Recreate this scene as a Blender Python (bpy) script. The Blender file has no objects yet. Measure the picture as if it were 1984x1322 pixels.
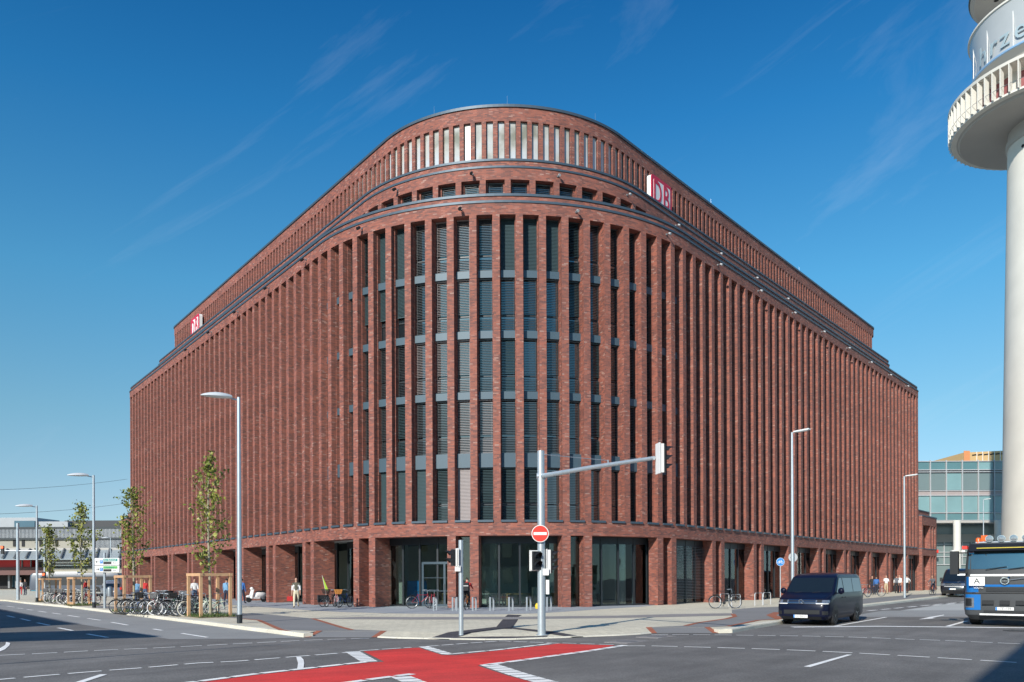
import bpy, bmesh, math, random
from mathutils import Vector, Matrix
R_ = math.radians
SC = bpy.context.scene
COL = SC.collection

# ---------------- camera, sky, sun, exposure ----------------
F_PX, HOR, ROLL, CAM_Z = 1600.0, 1119.7, R_(0.25), 1.70
cam_d = bpy.data.cameras.new('camera'); cam = bpy.data.objects.new('camera', cam_d); COL.objects.link(cam)
cam_d.sensor_width = 36.0; cam_d.lens = F_PX / 1984 * 36.0
cam_d.shift_y = (HOR - 661.0) / 1984.0
cam_d.clip_start = 0.1; cam_d.clip_end = 3000
CAM_M = Matrix.Rotation(R_(90), 4, 'X') @ Matrix.Rotation(-ROLL, 4, 'Z')
cam.matrix_world = Matrix.Translation((0, 0, CAM_Z)) @ CAM_M
SC.camera = cam

SUN_AZ, SUN_EL = R_(27.5), R_(27.5)          # sun stands behind the camera, to the left
to_sun = Vector((-math.sin(SUN_AZ) * math.cos(SUN_EL), -math.cos(SUN_AZ) * math.cos(SUN_EL), math.sin(SUN_EL)))
world = bpy.data.worlds.new('World'); SC.world = world; world.use_nodes = True
wn, wl = world.node_tree.nodes, world.node_tree.links
wn.clear()
w_out = wn.new('ShaderNodeOutputWorld'); w_bg = wn.new('ShaderNodeBackground'); sky = wn.new('ShaderNodeTexSky')
sky.sky_type = 'NISHITA'; sky.sun_disc = False; sky.sun_elevation = SUN_EL
sky.sun_rotation = math.atan2(to_sun.x, to_sun.y)
sky.altitude = 60; sky.air_density = 1.0; sky.dust_density = 0.35; sky.ozone_density = 2.5
w_tc = wn.new('ShaderNodeTexCoord')
w_map = wn.new('ShaderNodeMapping'); w_m0 = wn.new('ShaderNodeMapping'); w_m0.inputs['Rotation'].default_value = (0, R_(31), 0); w_map.inputs['Location'].default_value = (0.5, 0.2, 0.75); w_map.inputs['Scale'].default_value = (0.9, 1.6, 6.5)
w_n1 = wn.new('ShaderNodeTexNoise'); w_n1.inputs['Scale'].default_value = 1.7; w_n1.inputs['Detail'].default_value = 9; w_n1.inputs['Roughness'].default_value = 0.62; w_n1.inputs['Distortion'].default_value = 0.7
w_rp = wn.new('ShaderNodeValToRGB'); w_rp.color_ramp.elements[0].position = 0.57; w_rp.color_ramp.elements[1].position = 0.86
w_rp.color_ramp.elements[1].color = (0.17, 0.17, 0.17, 1)
w_mx = wn.new('ShaderNodeMixRGB'); w_mx.inputs[2].default_value = (4.6, 5.3, 6.2, 1)
w_hs = wn.new('ShaderNodeHueSaturation'); w_hs.inputs['Saturation'].default_value = 1.0
w_sx = wn.new('ShaderNodeSeparateXYZ'); w_cx = wn.new('ShaderNodeCombineXYZ'); w_mz = wn.new('ShaderNodeMapRange')
w_mz.inputs[1].default_value = 0.0; w_mz.inputs[2].default_value = 1.0; w_mz.inputs[3].default_value = 0.075; w_mz.inputs[4].default_value = 1.0
wl.new(w_tc.outputs['Generated'], w_sx.inputs[0]); wl.new(w_sx.outputs[0], w_cx.inputs[0]); wl.new(w_sx.outputs[1], w_cx.inputs[1]); wl.new(w_sx.outputs[2], w_mz.inputs[0]); wl.new(w_mz.outputs[0], w_cx.inputs[2]); wl.new(w_cx.outputs[0], sky.inputs[0])
wl.new(w_tc.outputs['Generated'], w_m0.inputs['Vector']); wl.new(w_m0.outputs[0], w_map.inputs['Vector']); wl.new(w_map.outputs[0], w_n1.inputs['Vector'])
wl.new(w_n1.outputs['Fac'], w_rp.inputs[0]); wl.new(w_rp.outputs[0], w_mx.inputs[0]); wl.new(sky.outputs[0], w_hs.inputs['Color']); w_tn = wn.new('ShaderNodeMixRGB'); w_tn.blend_type = 'MULTIPLY'; w_tn.inputs[0].default_value = 1.0; w_rt = wn.new('ShaderNodeValToRGB'); _e = w_rt.color_ramp.elements; _e[0].position = 0.08; _e[0].color = (0.83, 0.84, 0.77, 1); _e[1].position = 0.62; _e[1].color = (0.05, 0.50, 0.84, 1)
for _p, _c in ((0.18, (0.66, 0.90, 0.82)), (0.32, (0.40, 0.94, 1.0)), (0.48, (0.15, 0.73, 1.0))): _x = _e.new(_p); _x.color = (*_c, 1)
wl.new(w_sx.outputs[2], w_rt.inputs[0]); wl.new(w_rt.outputs[0], w_tn.inputs[2]); wl.new(w_hs.outputs[0], w_tn.inputs[1]); wl.new(w_tn.outputs[0], w_mx.inputs[1])
wl.new(w_mx.outputs[0], w_bg.inputs['Color']); wl.new(w_bg.outputs[0], w_out.inputs['Surface'])
w_bg.inputs['Strength'].default_value = 0.13

sun_d = bpy.data.lights.new('sun', 'SUN'); sun_d.energy = 4.3; sun_d.angle = R_(0.53); sun_d.color = (1.0, 0.94, 0.85)
sun = bpy.data.objects.new('sun', sun_d); COL.objects.link(sun); sun.location = (-20, -40, 60)
sun.rotation_euler = to_sun.to_track_quat('Z', 'Y').to_euler()
SC.view_settings.view_transform = 'Standard'; SC.view_settings.look = 'None'
SC.view_settings.exposure = 0.32; SC.view_settings.gamma = 1.0; SC.view_settings.use_curve_mapping = False
SC.render.engine = 'CYCLES'

# ---------------- camera geometry helpers ----------------
_R3 = CAM_M.to_3x3()
def ray(px, py):
    return _R3 @ Vector(((px - 992) / F_PX, (HOR - py) / F_PX, -1.0))
def P(px, py, z=0.0):                    # point of the photo lying on the level z
    d = ray(px, py); t = (z - CAM_Z) / d.z
    return Vector((d.x * t, d.y * t, z))
def PY(px, py, Y):                       # point of the photo at the depth Y
    d = ray(px, py); t = Y / d.y
    return Vector((d.x * t, Y, CAM_Z + d.z * t))
RD = -0.12                               # level of the carriageway, pavement is 0

# ---------------- object helpers ----------------
def tag(o, label=None, cat=None, group=None, kind=None):
    if label: o['label'] = label
    if cat: o['category'] = cat
    if group: o['group'] = group
    if kind: o['kind'] = kind
    return o
def thing(name, label, cat, loc=(0, 0, 0), rz=0.0, group=None):
    o = bpy.data.objects.new(name, None); COL.objects.link(o); o.empty_display_size = 0.3
    o.location = loc; o.rotation_euler = (0, 0, rz)
    return tag(o, label, cat, group)
def inst(name, mesh, parent=None, loc=(0, 0, 0), rz=0.0):
    o = bpy.data.objects.new(name, mesh); COL.objects.link(o); o.parent = parent
    o.location = loc; o.rotation_euler = (0, 0, rz)
    return o
def dup(root, loc, rz, label=None):
    def cp(o, par):
        c = o.copy(); COL.objects.link(c); c.parent = par
        for ch in kids.get(o, ()): cp(ch, c)
        return c
    kids = {}
    for ch in root.children_recursive: kids.setdefault(ch.parent, []).append(ch)
    r = cp(root, None); r.location = loc; r.rotation_euler = (0, 0, rz)
    if label: r['label'] = label
    return r

class MB:
    def __init__(s): s.v = []; s.f = []; s.uv = []; s.m = []
    def add(s, vs, fs, uvs=None, m=0):
        o = len(s.v); s.v += [tuple(p) for p in vs]
        for i, f in enumerate(fs):
            s.f.append([o + k for k in f]); s.m.append(m)
            s.uv.append(uvs[i] if uvs else [(vs[k][0] + vs[k][1], vs[k][2]) for k in f])
        return s
    def prism(s, poly, z0, z1, m=0, top=True, bot=True, mt=None):
        n = len(poly); vs = [(p[0], p[1], z0) for p in poly] + [(p[0], p[1], z1) for p in poly]
        fs = []; uvs = []; d = 0
        for i in range(n):
            j = (i + 1) % n; l = math.hypot(poly[j][0] - poly[i][0], poly[j][1] - poly[i][1])
            fs.append([i, j, n + j, n + i]); uvs.append([(d, z0), (d + l, z0), (d + l, z1), (d, z1)]); d += l
        s.add(vs, fs, uvs, m)
        if top: s.add(vs[n:], [list(range(n))], [[(p[0], p[1]) for p in poly]], m if mt is None else mt)
        if bot: s.add(vs[:n], [list(range(n))[::-1]], [[(p[0], p[1]) for p in poly][::-1]], m)
        return s
    def box(s, c, d, m=0, rz=0.0, rx=0.0, ry=0.0):
        M = Matrix.Translation(c) @ Matrix.Rotation(rz, 4, 'Z') @ Matrix.Rotation(ry, 4, 'Y') @ Matrix.Rotation(rx, 4, 'X')
        a, b, e = d[0] / 2, d[1] / 2, d[2] / 2
        L = [(-a, -b, -e), (a, -b, -e), (a, b, -e), (-a, b, -e), (-a, -b, e), (a, -b, e), (a, b, e), (-a, b, e)]
        vs = [tuple(M @ Vector(p)) for p in L]
        fs = [[0, 1, 5, 4], [1, 2, 6, 5], [2, 3, 7, 6], [3, 0, 4, 7], [4, 5, 6, 7], [3, 2, 1, 0]]
        dims = [(d[0], d[2]), (d[1], d[2]), (d[0], d[2]), (d[1], d[2]), (d[0], d[1]), (d[0], d[1])]
        return s.add(vs, fs, [[(0, 0), (w, 0), (w, h), (0, h)] for w, h in dims], m)
    def tube(s, p0, p1, r0, r1=None, n=10, m=0, caps=True):
        r1 = r0 if r1 is None else r1
        return s.ptube([p0, p1], [r0, r1], n, m, caps)
    def ptube(s, pts, rs, n=8, m=0, caps=True, closed=False):
        pts = [Vector(p) for p in pts]; k = len(pts)
        if not isinstance(rs, (list, tuple)): rs = [rs] * k
        vs = []; ref = None
        for i, p in enumerate(pts):
            if closed: t = pts[(i + 1) % k] - pts[i - 1]
            else: t = pts[min(i + 1, k - 1)] - pts[max(i - 1, 0)]
            t.normalize()
            if ref is None: ref = Vector((0, 0, 1)) if abs(t.z) < 0.9 else Vector((1, 0, 0))
            a = t.cross(ref)
            if a.length < 1e-4: a = t.cross(Vector((1, 0.3, 0)))
            a.normalize(); b = t.cross(a); ref = b.cross(t) * -1 if False else ref
            for q in range(n):
                g = 2 * math.pi * q / n
                vs.append(p + (a * math.cos(g) + b * math.sin(g)) * rs[i])
        fs = []
        for i in range(k if closed else k - 1):
            i2 = (i + 1) % k
            for q in range(n):
                q2 = (q + 1) % n
                fs.append([i * n + q, i * n + q2, i2 * n + q2, i2 * n + q])
        if caps and not closed: fs += [list(range(n))[::-1], list(range((k - 1) * n, k * n))]
        return s.add(vs, fs, None, m)
    def lathe(s, prof, n=16, m=0, c=(0, 0, 0), axis='Z'):
        vs = []; fs = []
        for r, z in prof:
            for q in range(n):
                g = 2 * math.pi * q / n; x, y = r * math.cos(g), r * math.sin(g)
                p = (x, y, z) if axis == 'Z' else ((z, x, y) if axis == 'X' else (y, z, x))
                vs.append((p[0] + c[0], p[1] + c[1], p[2] + c[2]))
        for i in range(len(prof) - 1):
            for q in range(n):
                q2 = (q + 1) % n; fs.append([i * n + q, i * n + q2, (i + 1) * n + q2, (i + 1) * n + q])
        if prof[0][0] > 1e-4: fs.append(list(range(n))[::-1])
        if prof[-1][0] > 1e-4: fs.append(list(range((len(prof) - 1) * n, len(prof) * n)))
        return s.add(vs, fs, None, m)
    def ell(s, c, r, m=0, nu=10, nv=7):
        vs = []; fs = []
        for j in range(nv + 1):
            a = math.pi * j / nv
            for i in range(nu):
                b = 2 * math.pi * i / nu
                vs.append((c[0] + r[0] * math.sin(a) * math.cos(b), c[1] + r[1] * math.sin(a) * math.sin(b), c[2] - r[2] * math.cos(a)))
        for j in range(nv):
            for i in range(nu):
                i2 = (i + 1) % nu; fs.append([j * nu + i, j * nu + i2, (j + 1) * nu + i2, (j + 1) * nu + i])
        return s.add(vs, fs, None, m)
    def grid(s, fn, nu, nv, m=0):
        vs = [tuple(fn(i / nu, j / nv)) for j in range(nv + 1) for i in range(nu + 1)]
        fs = [[j * (nu + 1) + i, j * (nu + 1) + i + 1, (j + 1) * (nu + 1) + i + 1, (j + 1) * (nu + 1) + i] for j in range(nv) for i in range(nu)]
        return s.add(vs, fs, None, m)
    def mesh(s, name, mats, smooth=False, angle=35):
        me = bpy.data.meshes.new(name); me.from_pydata(s.v, [], s.f)
        for mt in (mats if isinstance(mats, (list, tuple)) else [mats]): me.materials.append(mt)
        ul = me.uv_layers.new(name='UVMap'); k = 0
        flat = [c for u in s.uv for q in u for c in q]
        ul.data.foreach_set('uv', flat)
        me.polygons.foreach_set('material_index', s.m)
        if smooth:
            me.polygons.foreach_set('use_smooth', [True] * len(s.f))
            bm = bmesh.new(); bm.from_mesh(me)
            bmesh.ops.remove_doubles(bm, verts=bm.verts, dist=1e-4)
            bmesh.ops.recalc_face_normals(bm, faces=bm.faces)
            for e in bm.edges:
                if len(e.link_faces) == 2 and e.calc_face_angle(0) > R_(angle): e.smooth = False
            bm.to_mesh(me); bm.free()
        me.update(); return me
    def obj(s, name, mats, parent=None, smooth=False, loc=(0, 0, 0), rz=0.0, angle=35):
        return inst(name, s.mesh(name, mats, smooth, angle), parent, loc, rz)

# ---------------- materials (all procedural) ----------------
def _nodes(name):
    m = bpy.data.materials.new(name); m.use_nodes = True
    nt = m.node_tree; b = nt.nodes['Principled BSDF']; return m, nt, b
def mat(name, col, rough=0.55, metal=0.0, var=0.12, scale=4.0, spec=0.5, bump=0.0, bscale=60.0, emit=0.0, coat=0.0):
    m, nt, b = _nodes(name); N, L = nt.nodes, nt.links
    tc = N.new('ShaderNodeTexCoord'); nz = N.new('ShaderNodeTexNoise'); nz.inputs['Scale'].default_value = scale; nz.inputs['Detail'].default_value = 5
    mr = N.new('ShaderNodeMapRange'); mr.inputs[3].default_value = 1 - var; mr.inputs[4].default_value = 1 + var
    mx = N.new('ShaderNodeMixRGB'); mx.blend_type = 'MULTIPLY'; mx.inputs[0].default_value = 1; mx.inputs[1].default_value = (*col, 1)
    L.new(tc.outputs['Object'], nz.inputs['Vector']); L.new(nz.outputs['Fac'], mr.inputs[0]); L.new(mr.outputs[0], mx.inputs[2]); L.new(mx.outputs[0], b.inputs['Base Color'])
    b.inputs['Roughness'].default_value = rough; b.inputs['Metallic'].default_value = metal; b.inputs['Specular IOR Level'].default_value = spec
    if coat: b.inputs['Coat Weight'].default_value = coat; b.inputs['Coat Roughness'].default_value = 0.05
    if bump:
        n2 = N.new('ShaderNodeTexNoise'); n2.inputs['Scale'].default_value = bscale; n2.inputs['Detail'].default_value = 3
        bp = N.new('ShaderNodeBump'); bp.inputs['Strength'].default_value = bump; bp.inputs['Distance'].default_value = 0.02
        L.new(tc.outputs['Object'], n2.inputs['Vector']); L.new(n2.outputs['Fac'], bp.inputs['Height']); L.new(bp.outputs[0], b.inputs['Normal'])
    if emit:
        b.inputs['Emission Color'].default_value = (*col, 1); b.inputs['Emission Strength'].default_value = emit
    return m
def brick_mat(name, tint=(1, 1, 1), bl=0.25, bh=0.077):
    m, nt, b = _nodes(name); N, L = nt.nodes, nt.links
    def M(op, a, c=None):
        n = N.new('ShaderNodeMath'); n.operation = op
        for i, x in enumerate((a, c)):
            if x is None: continue
            if isinstance(x, (int, float)): n.inputs[i].default_value = x
            else: L.new(x, n.inputs[i])
        return n.outputs[0]
    uv = N.new('ShaderNodeUVMap'); uv.uv_map = 'UVMap'; sp = N.new('ShaderNodeSeparateXYZ'); L.new(uv.outputs[0], sp.inputs[0])
    oi = N.new('ShaderNodeObjectInfo'); rnd = M('MULTIPLY', oi.outputs['Random'], 517.0)
    vr = M('DIVIDE', sp.outputs[1], bh); row = M('FLOOR', vr); fv = M('FRACT', vr)
    us = M('ADD', M('DIVIDE', sp.outputs[0], bl), M('MULTIPLY', M('MODULO', row, 2.0), 0.5))
    us = M('ADD', us, rnd); cell = M('FLOOR', us); fu = M('FRACT', us)
    mort = M('MAXIMUM', M('LESS_THAN', fu, 0.045), M('LESS_THAN', fv, 0.14))
    cv = N.new('ShaderNodeCombineXYZ'); L.new(cell, cv.inputs[0]); L.new(row, cv.inputs[1])
    wn_ = N.new('ShaderNodeTexWhiteNoise'); wn_.noise_dimensions = '2D'; L.new(cv.outputs[0], wn_.inputs['Vector'])
    rp = N.new('ShaderNodeValToRGB'); e = rp.color_ramp.elements
    cols = [(0.0, (0.105, 0.043, 0.039)), (0.2, (0.150, 0.055, 0.045)), (0.55, (0.200, 0.064, 0.046)), (0.86, (0.255, 0.080, 0.054)), (0.95, (0.235, 0.10, 0.08)), (1.0, (0.28, 0.165, 0.14))]
    e[0].position = 0.0; e[0].color = (*cols[0][1], 1); e[1].position = 1.0; e[1].color = (*cols[-1][1], 1)
    for p, c in cols[1:-1]: x = e.new(p); x.color = (*c, 1)
    L.new(wn_.outputs['Value'], rp.inputs[0])
    mm = N.new('ShaderNodeMixRGB'); mm.inputs[2].default_value = (0.165, 0.092, 0.075, 1); L.new(mort, mm.inputs[0]); L.new(rp.outputs[0], mm.inputs[1])
    tc = N.new('ShaderNodeTexCoord'); nz = N.new('ShaderNodeTexNoise'); nz.inputs['Scale'].default_value = 0.8; nz.inputs['Detail'].default_value = 6; L.new(tc.outputs['Object'], nz.inputs['Vector'])
    mr = N.new('ShaderNodeMapRange'); mr.inputs[1].default_value = 0.3; mr.inputs[2].default_value = 0.7; mr.inputs[3].default_value = 0.86; mr.inputs[4].default_value = 1.13; L.new(nz.outputs['Fac'], mr.inputs[0])
    mx = N.new('ShaderNodeMixRGB'); mx.blend_type = 'MULTIPLY'; mx.inputs[0].default_value = 1; L.new(mm.outputs[0], mx.inputs[1]); L.new(mr.outputs[0], mx.inputs[2])
    ws = N.new('ShaderNodeMapping'); ws.inputs['Scale'].default_value = (0.9, 0.9, 0.07); L.new(tc.outputs['Object'], ws.inputs[0]); wz = N.new('ShaderNodeTexNoise'); wz.inputs['Scale'].default_value = 1.6; wz.inputs['Detail'].default_value = 4; L.new(ws.outputs[0], wz.inputs[0])
    wr = N.new('ShaderNodeMapRange'); wr.inputs[1].default_value = 0.3; wr.inputs[2].default_value = 0.7; wr.inputs[3].default_value = 0.88; wr.inputs[4].default_value = 1.1; L.new(wz.outputs['Fac'], wr.inputs[0])
    mw = N.new('ShaderNodeMixRGB'); mw.blend_type = 'MULTIPLY'; mw.inputs[0].default_value = 1; L.new(mx.outputs[0], mw.inputs[1]); L.new(wr.outputs[0], mw.inputs[2]); mx = mw
    m2 = N.new('ShaderNodeMixRGB'); m2.blend_type = 'MULTIPLY'; m2.inputs[0].default_value = 1; m2.inputs[2].default_value = (1.33 * tint[0], 1.31 * tint[1], 1.26 * tint[2], 1); L.new(mx.outputs[0], m2.inputs[1])
    L.new(m2.outputs[0], b.inputs['Base Color']); b.inputs['Roughness'].default_value = 0.75
    bp = N.new('ShaderNodeBump'); bp.inputs['Strength'].default_value = 0.5; bp.inputs['Distance'].default_value = 0.012; bp.invert = True
    L.new(mort, bp.inputs['Height']); L.new(bp.outputs[0], b.inputs['Normal'])
    return m
def ground_mat(name, col, var=0.18, speck=0.25, scale=0.35, fine=45.0, rough=0.9, col2=None, slab=None, bump=0.25, cracks=False):
    m, nt, b = _nodes(name); N, L = nt.nodes, nt.links
    tc = N.new('ShaderNodeTexCoord')
    def nz(s, d, det=6, r=0.6):
        n = N.new('ShaderNodeTexNoise'); n.inputs['Scale'].default_value = s; n.inputs['Detail'].default_value = det; n.inputs['Roughness'].default_value = r; L.new(tc.outputs['Object'], n.inputs['Vector']); return n
    a = nz(scale, 0); f = nz(fine, 0, 2)
    mr = N.new('ShaderNodeMapRange'); mr.inputs[1].default_value = 0.3; mr.inputs[2].default_value = 0.7; mr.inputs[3].default_value = 1 - var; mr.inputs[4].default_value = 1 + var; L.new(a.outputs['Fac'], mr.inputs[0])
    m2 = N.new('ShaderNodeMapRange'); m2.inputs[1].default_value = 0.25; m2.inputs[2].default_value = 0.75; m2.inputs[3].default_value = 1 - speck; m2.inputs[4].default_value = 1 + speck; L.new(f.outputs['Fac'], m2.inputs[0])
    mu = N.new('ShaderNodeMath'); mu.operation = 'MULTIPLY'; L.new(mr.outputs[0], mu.inputs[0]); L.new(m2.outputs[0], mu.inputs[1])
    mx = N.new('ShaderNodeMixRGB'); mx.blend_type = 'MULTIPLY'; mx.inputs[0].default_value = 1; mx.inputs[1].default_value = (*col, 1); L.new(mu.outputs[0], mx.inputs[2])
    out = mx.outputs[0]
    if col2:
        n3 = nz(0.12, 0, 8, 0.7); r3 = N.new('ShaderNodeMapRange'); r3.inputs[1].default_value = 0.42; r3.inputs[2].default_value = 0.62; L.new(n3.outputs['Fac'], r3.inputs[0])
        mc = N.new('ShaderNodeMixRGB'); mc.inputs[1].default_value = (*col, 1); mc.inputs[2].default_value = (*col2, 1); L.new(r3.outputs[0], mc.inputs[0]); L.new(mc.outputs[0], mx.inputs[1])
    if cracks:
        tm_ = N.new('ShaderNodeMapping'); tm_.vector_type = 'TEXTURE'; tm_.inputs['Rotation'].default_value = (0, 0, cracks); tm_.inputs['Scale'].default_value = (9.0, 0.75, 1); L.new(tc.outputs['Object'], tm_.inputs[0])
        tn_ = N.new('ShaderNodeTexNoise'); tn_.inputs['Scale'].default_value = 1.0; tn_.inputs['Detail'].default_value = 6; tn_.inputs['Roughness'].default_value = 0.65; L.new(tm_.outputs[0], tn_.inputs[0])
        tr_ = N.new('ShaderNodeMapRange'); tr_.inputs[1].default_value = 0.32; tr_.inputs[2].default_value = 0.68; tr_.inputs[3].default_value = 0.86; tr_.inputs[4].default_value = 1.12; L.new(tn_.outputs['Fac'], tr_.inputs[0])
        tx_ = N.new('ShaderNodeMixRGB'); tx_.blend_type = 'MULTIPLY'; tx_.inputs[0].default_value = 1; L.new(out, tx_.inputs[1]); L.new(tr_.outputs[0], tx_.inputs[2]); out = tx_.outputs[0]
    if slab:
        bt = N.new('ShaderNodeTexBrick'); mp = N.new('ShaderNodeMapping'); mp.inputs['Rotation'].default_value = (0, 0, slab[2]); L.new(tc.outputs['Object'], mp.inputs[0]); L.new(mp.outputs[0], bt.inputs['Vector'])
        bt.inputs['Scale'].default_value = 1.0; bt.inputs['Brick Width'].default_value = slab[0]; bt.inputs['Row Height'].default_value = slab[1]; bt.inputs['Mortar Size'].default_value = 0.008
        bt.inputs['Color1'].default_value = (1.05, 1.05, 1.05, 1); bt.inputs['Color2'].default_value = (0.9, 0.9, 0.9, 1); bt.inputs['Mortar'].default_value = (0.6, 0.6, 0.6, 1)
        ms = N.new('ShaderNodeMixRGB'); ms.blend_type = 'MULTIPLY'; ms.inputs[0].default_value = 1; L.new(out, ms.inputs[1]); L.new(bt.outputs['Color'], ms.inputs[2]); out = ms.outputs[0]
    L.new(out, b.inputs['Base Color']); b.inputs['Roughness'].default_value = rough; b.inputs['Specular IOR Level'].default_value = 0.3
    if bump:
        bp = N.new('ShaderNodeBump'); bp.inputs['Strength'].default_value = bump; bp.inputs['Distance'].default_value = 0.01; L.new(f.outputs['Fac'], bp.inputs['Height']); L.new(bp.outputs[0], b.inputs['Normal'])
    return m
def glass_mat(name, tint, refl=1.75, see=0.75, rough=0.0):
    m, nt, b = _nodes(name); N, L = nt.nodes, nt.links; N.remove(b); out = N['Material Output']
    tr = N.new('ShaderNodeBsdfTransparent'); gl = N.new('ShaderNodeBsdfGlossy'); gl.inputs['Roughness'].default_value = rough; gl.inputs['Color'].default_value = (0.92, 0.97, 1, 1)
    oi = N.new('ShaderNodeObjectInfo'); mr = N.new('ShaderNodeMapRange'); mr.inputs[3].default_value = see * 0.85; mr.inputs[4].default_value = see
    L.new(oi.outputs['Random'], mr.inputs[0])
    cm = N.new('ShaderNodeMixRGB'); cm.blend_type = 'MULTIPLY'; cm.inputs[0].default_value = 1; cm.inputs[1].default_value = (*tint, 1); L.new(mr.outputs[0], cm.inputs[2]); L.new(cm.outputs[0], tr.inputs['Color'])
    nz = N.new('ShaderNodeTexNoise'); nz.inputs['Scale'].default_value = 0.9; nz.inputs['Detail'].default_value = 1; tc = N.new('ShaderNodeTexCoord'); L.new(tc.outputs['Object'], nz.inputs[0])
    bp = N.new('ShaderNodeBump'); bp.inputs['Strength'].default_value = 0.05; bp.inputs['Distance'].default_value = 0.05; L.new(nz.outputs['Fac'], bp.inputs['Height'])
    fr = N.new('ShaderNodeFresnel'); fr.inputs['IOR'].default_value = refl; L.new(bp.outputs[0], gl.inputs['Normal'])
    mx = N.new('ShaderNodeMixShader'); L.new(fr.outputs[0], mx.inputs[0]); L.new(tr.outputs[0], mx.inputs[1]); L.new(gl.outputs[0], mx.inputs[2]); L.new(mx.outputs[0], out.inputs['Surface'])
    return m

M = {}
M['brick'] = brick_mat('red_brick')
M['zinc'] = mat('zinc_coping', (0.065, 0.095, 0.125), 0.5, 0.3, 0.15, 1.5)
M['spandrel'] = mat('spandrel_metal', (0.060, 0.100, 0.130), 0.5, 0.15, 0.06, 2)
M['anthra'] = mat('anthracite_frame', (0.030, 0.037, 0.043), 0.42, 0.3, 0.1)
M['doorblue'] = mat('grey_blue_frame', (0.06, 0.09, 0.115), 0.4, 0.4, 0.08)
M['dark'] = mat('dark_recess', (0.018, 0.018, 0.020), 0.8)
M['soffit'] = mat('soffit_plaster', (0.62, 0.60, 0.57), 0.85, 0, 0.06)
M['plaster'] = mat('interior_plaster', (0.55, 0.50, 0.42), 0.85, 0, 0.15, 0.7)
M['slat'] = mat('blind_slat', (0.115, 0.13, 0.14), 0.42, 0.3, 0.06)
M['slat_lit'] = mat('blind_slat_sunlit', (0.36, 0.325, 0.325), 0.5, 0.1, 0.06)  # pinkish white of sun-struck slats put into the colour
M['slat_sky'] = mat('blind_slat_sky_shade', (0.060, 0.100, 0.112), 0.4, 0.3, 0.06)  # dark teal of slats reflecting the sky, put into the colour
M['glass'] = glass_mat('shop_glass', (0.80, 0.90, 0.87), 1.6, 0.95)
M['pane'] = mat('window_pane', (0.012, 0.018, 0.022), 0.03, 0, 0.3, 1.0, spec=1.0)
M['pane'].node_tree.nodes['Principled BSDF'].inputs['IOR'].default_value = 1.9
M['white'] = mat('white_enamel', (0.78, 0.78, 0.76), 0.4, 0, 0.05)
M['black'] = mat('black_plastic', (0.016, 0.017, 0.019), 0.45, 0, 0.15)
M['rubber'] = mat('tyre_rubber', (0.022, 0.022, 0.023), 0.8, 0, 0.2, 12)
M['galv'] = mat('galvanised_steel', (0.50, 0.56, 0.60), 0.42, 0.55, 0.14, 5)
M['steel'] = mat('dull_steel', (0.36, 0.40, 0.43), 0.4, 0.7, 0.12, 5)
M['chrome'] = mat('chrome', (0.82, 0.83, 0.85), 0.12, 1.0, 0.02)
M['redsign'] = mat('sign_red', (0.72, 0.045, 0.03), 0.45, 0, 0.04)
M['dbred'] = mat('logo_red', (0.56, 0.012, 0.05), 0.45, 0, 0.05)
M['bluesign'] = mat('sign_blue', (0.03, 0.23, 0.62), 0.45, 0, 0.05)
M['wood'] = mat('raw_timber', (0.58, 0.35, 0.19), 0.75, 0, 0.22, 6, bump=0.2)
M['bark'] = mat('young_bark', (0.36, 0.33, 0.23), 0.85, 0, 0.35, 18, bump=0.4)
M['concrete'] = mat('pale_concrete', (0.60, 0.575, 0.52), 0.85, 0, 0.14, 0.8, bump=0.1)
M['paint'] = ground_mat('road_paint', (0.93, 0.92, 0.88), 0.10, 0.08, 1.6, 26, 0.7, bump=0.1)
M['redpaint'] = ground_mat('red_cycle_paint', (0.76, 0.058, 0.050), 0.12, 0.16, 0.9, 30, 0.75, bump=0.15, col2=(0.62, 0.062, 0.055), cracks=R_(24))
M['asphalt'] = ground_mat('dark_asphalt', (0.160, 0.154, 0.147), 0.16, 0.38, 0.55, 38, 0.85, col2=(0.205, 0.196, 0.184), cracks=R_(50))
M['asphalt_old'] = ground_mat('worn_asphalt', (0.31, 0.31, 0.30), 0.10, 0.28, 0.3, 60, 0.9)
M['asphalt_pale'] = ground_mat('pale_concrete_lane', (0.46, 0.46, 0.44), 0.08, 0.15, 0.3, 60, 0.9)
M['pave'] = ground_mat('pale_pavers', (0.675, 0.62, 0.485), 0.10, 0.12, 0.25, 14, 0.9, slab=(0.4, 0.2, R_(40)))
M['pavegrey'] = ground_mat('blue_grey_slabs', (0.36, 0.38, 0.40), 0.08, 0.12, 0.3, 18, 0.85, slab=(0.6, 0.3, R_(0)))
M['path'] = ground_mat('cycle_path_asphalt', (0.24, 0.238, 0.236), 0.10, 0.22, 0.3, 60, 0.9)
M['strip'] = ground_mat('warm_grey_strip', (0.32, 0.30, 0.29), 0.08, 0.15, 0.3, 30, 0.9, slab=(0.2, 0.1, 0))
M['tactile'] = ground_mat('dark_tactile_slabs', (0.075, 0.072, 0.08), 0.1, 0.4, 0.5, 22, 0.85, slab=(0.3, 0.3, R_(-25)), bump=0.8)
M['redbrickedge'] = ground_mat('red_edge_pavers', (0.42, 0.15, 0.09), 0.12, 0.2, 0.8, 20, 0.9, slab=(0.2, 0.1, 0))
M['kerb'] = ground_mat('kerb_stone', (0.66, 0.63, 0.53), 0.12, 0.15, 0.6, 30, 0.9)
M['grass'] = mat('grass_blades', (0.075, 0.12, 0.03), 0.8, 0, 0.4, 8)
M['soil'] = mat('dry_soil', (0.20, 0.16, 0.10), 0.95, 0, 0.3, 10)
M['leaf'] = mat('leaf_green', (0.15, 0.185, 0.025), 0.5, 0, 0.4, 2.5)
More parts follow.
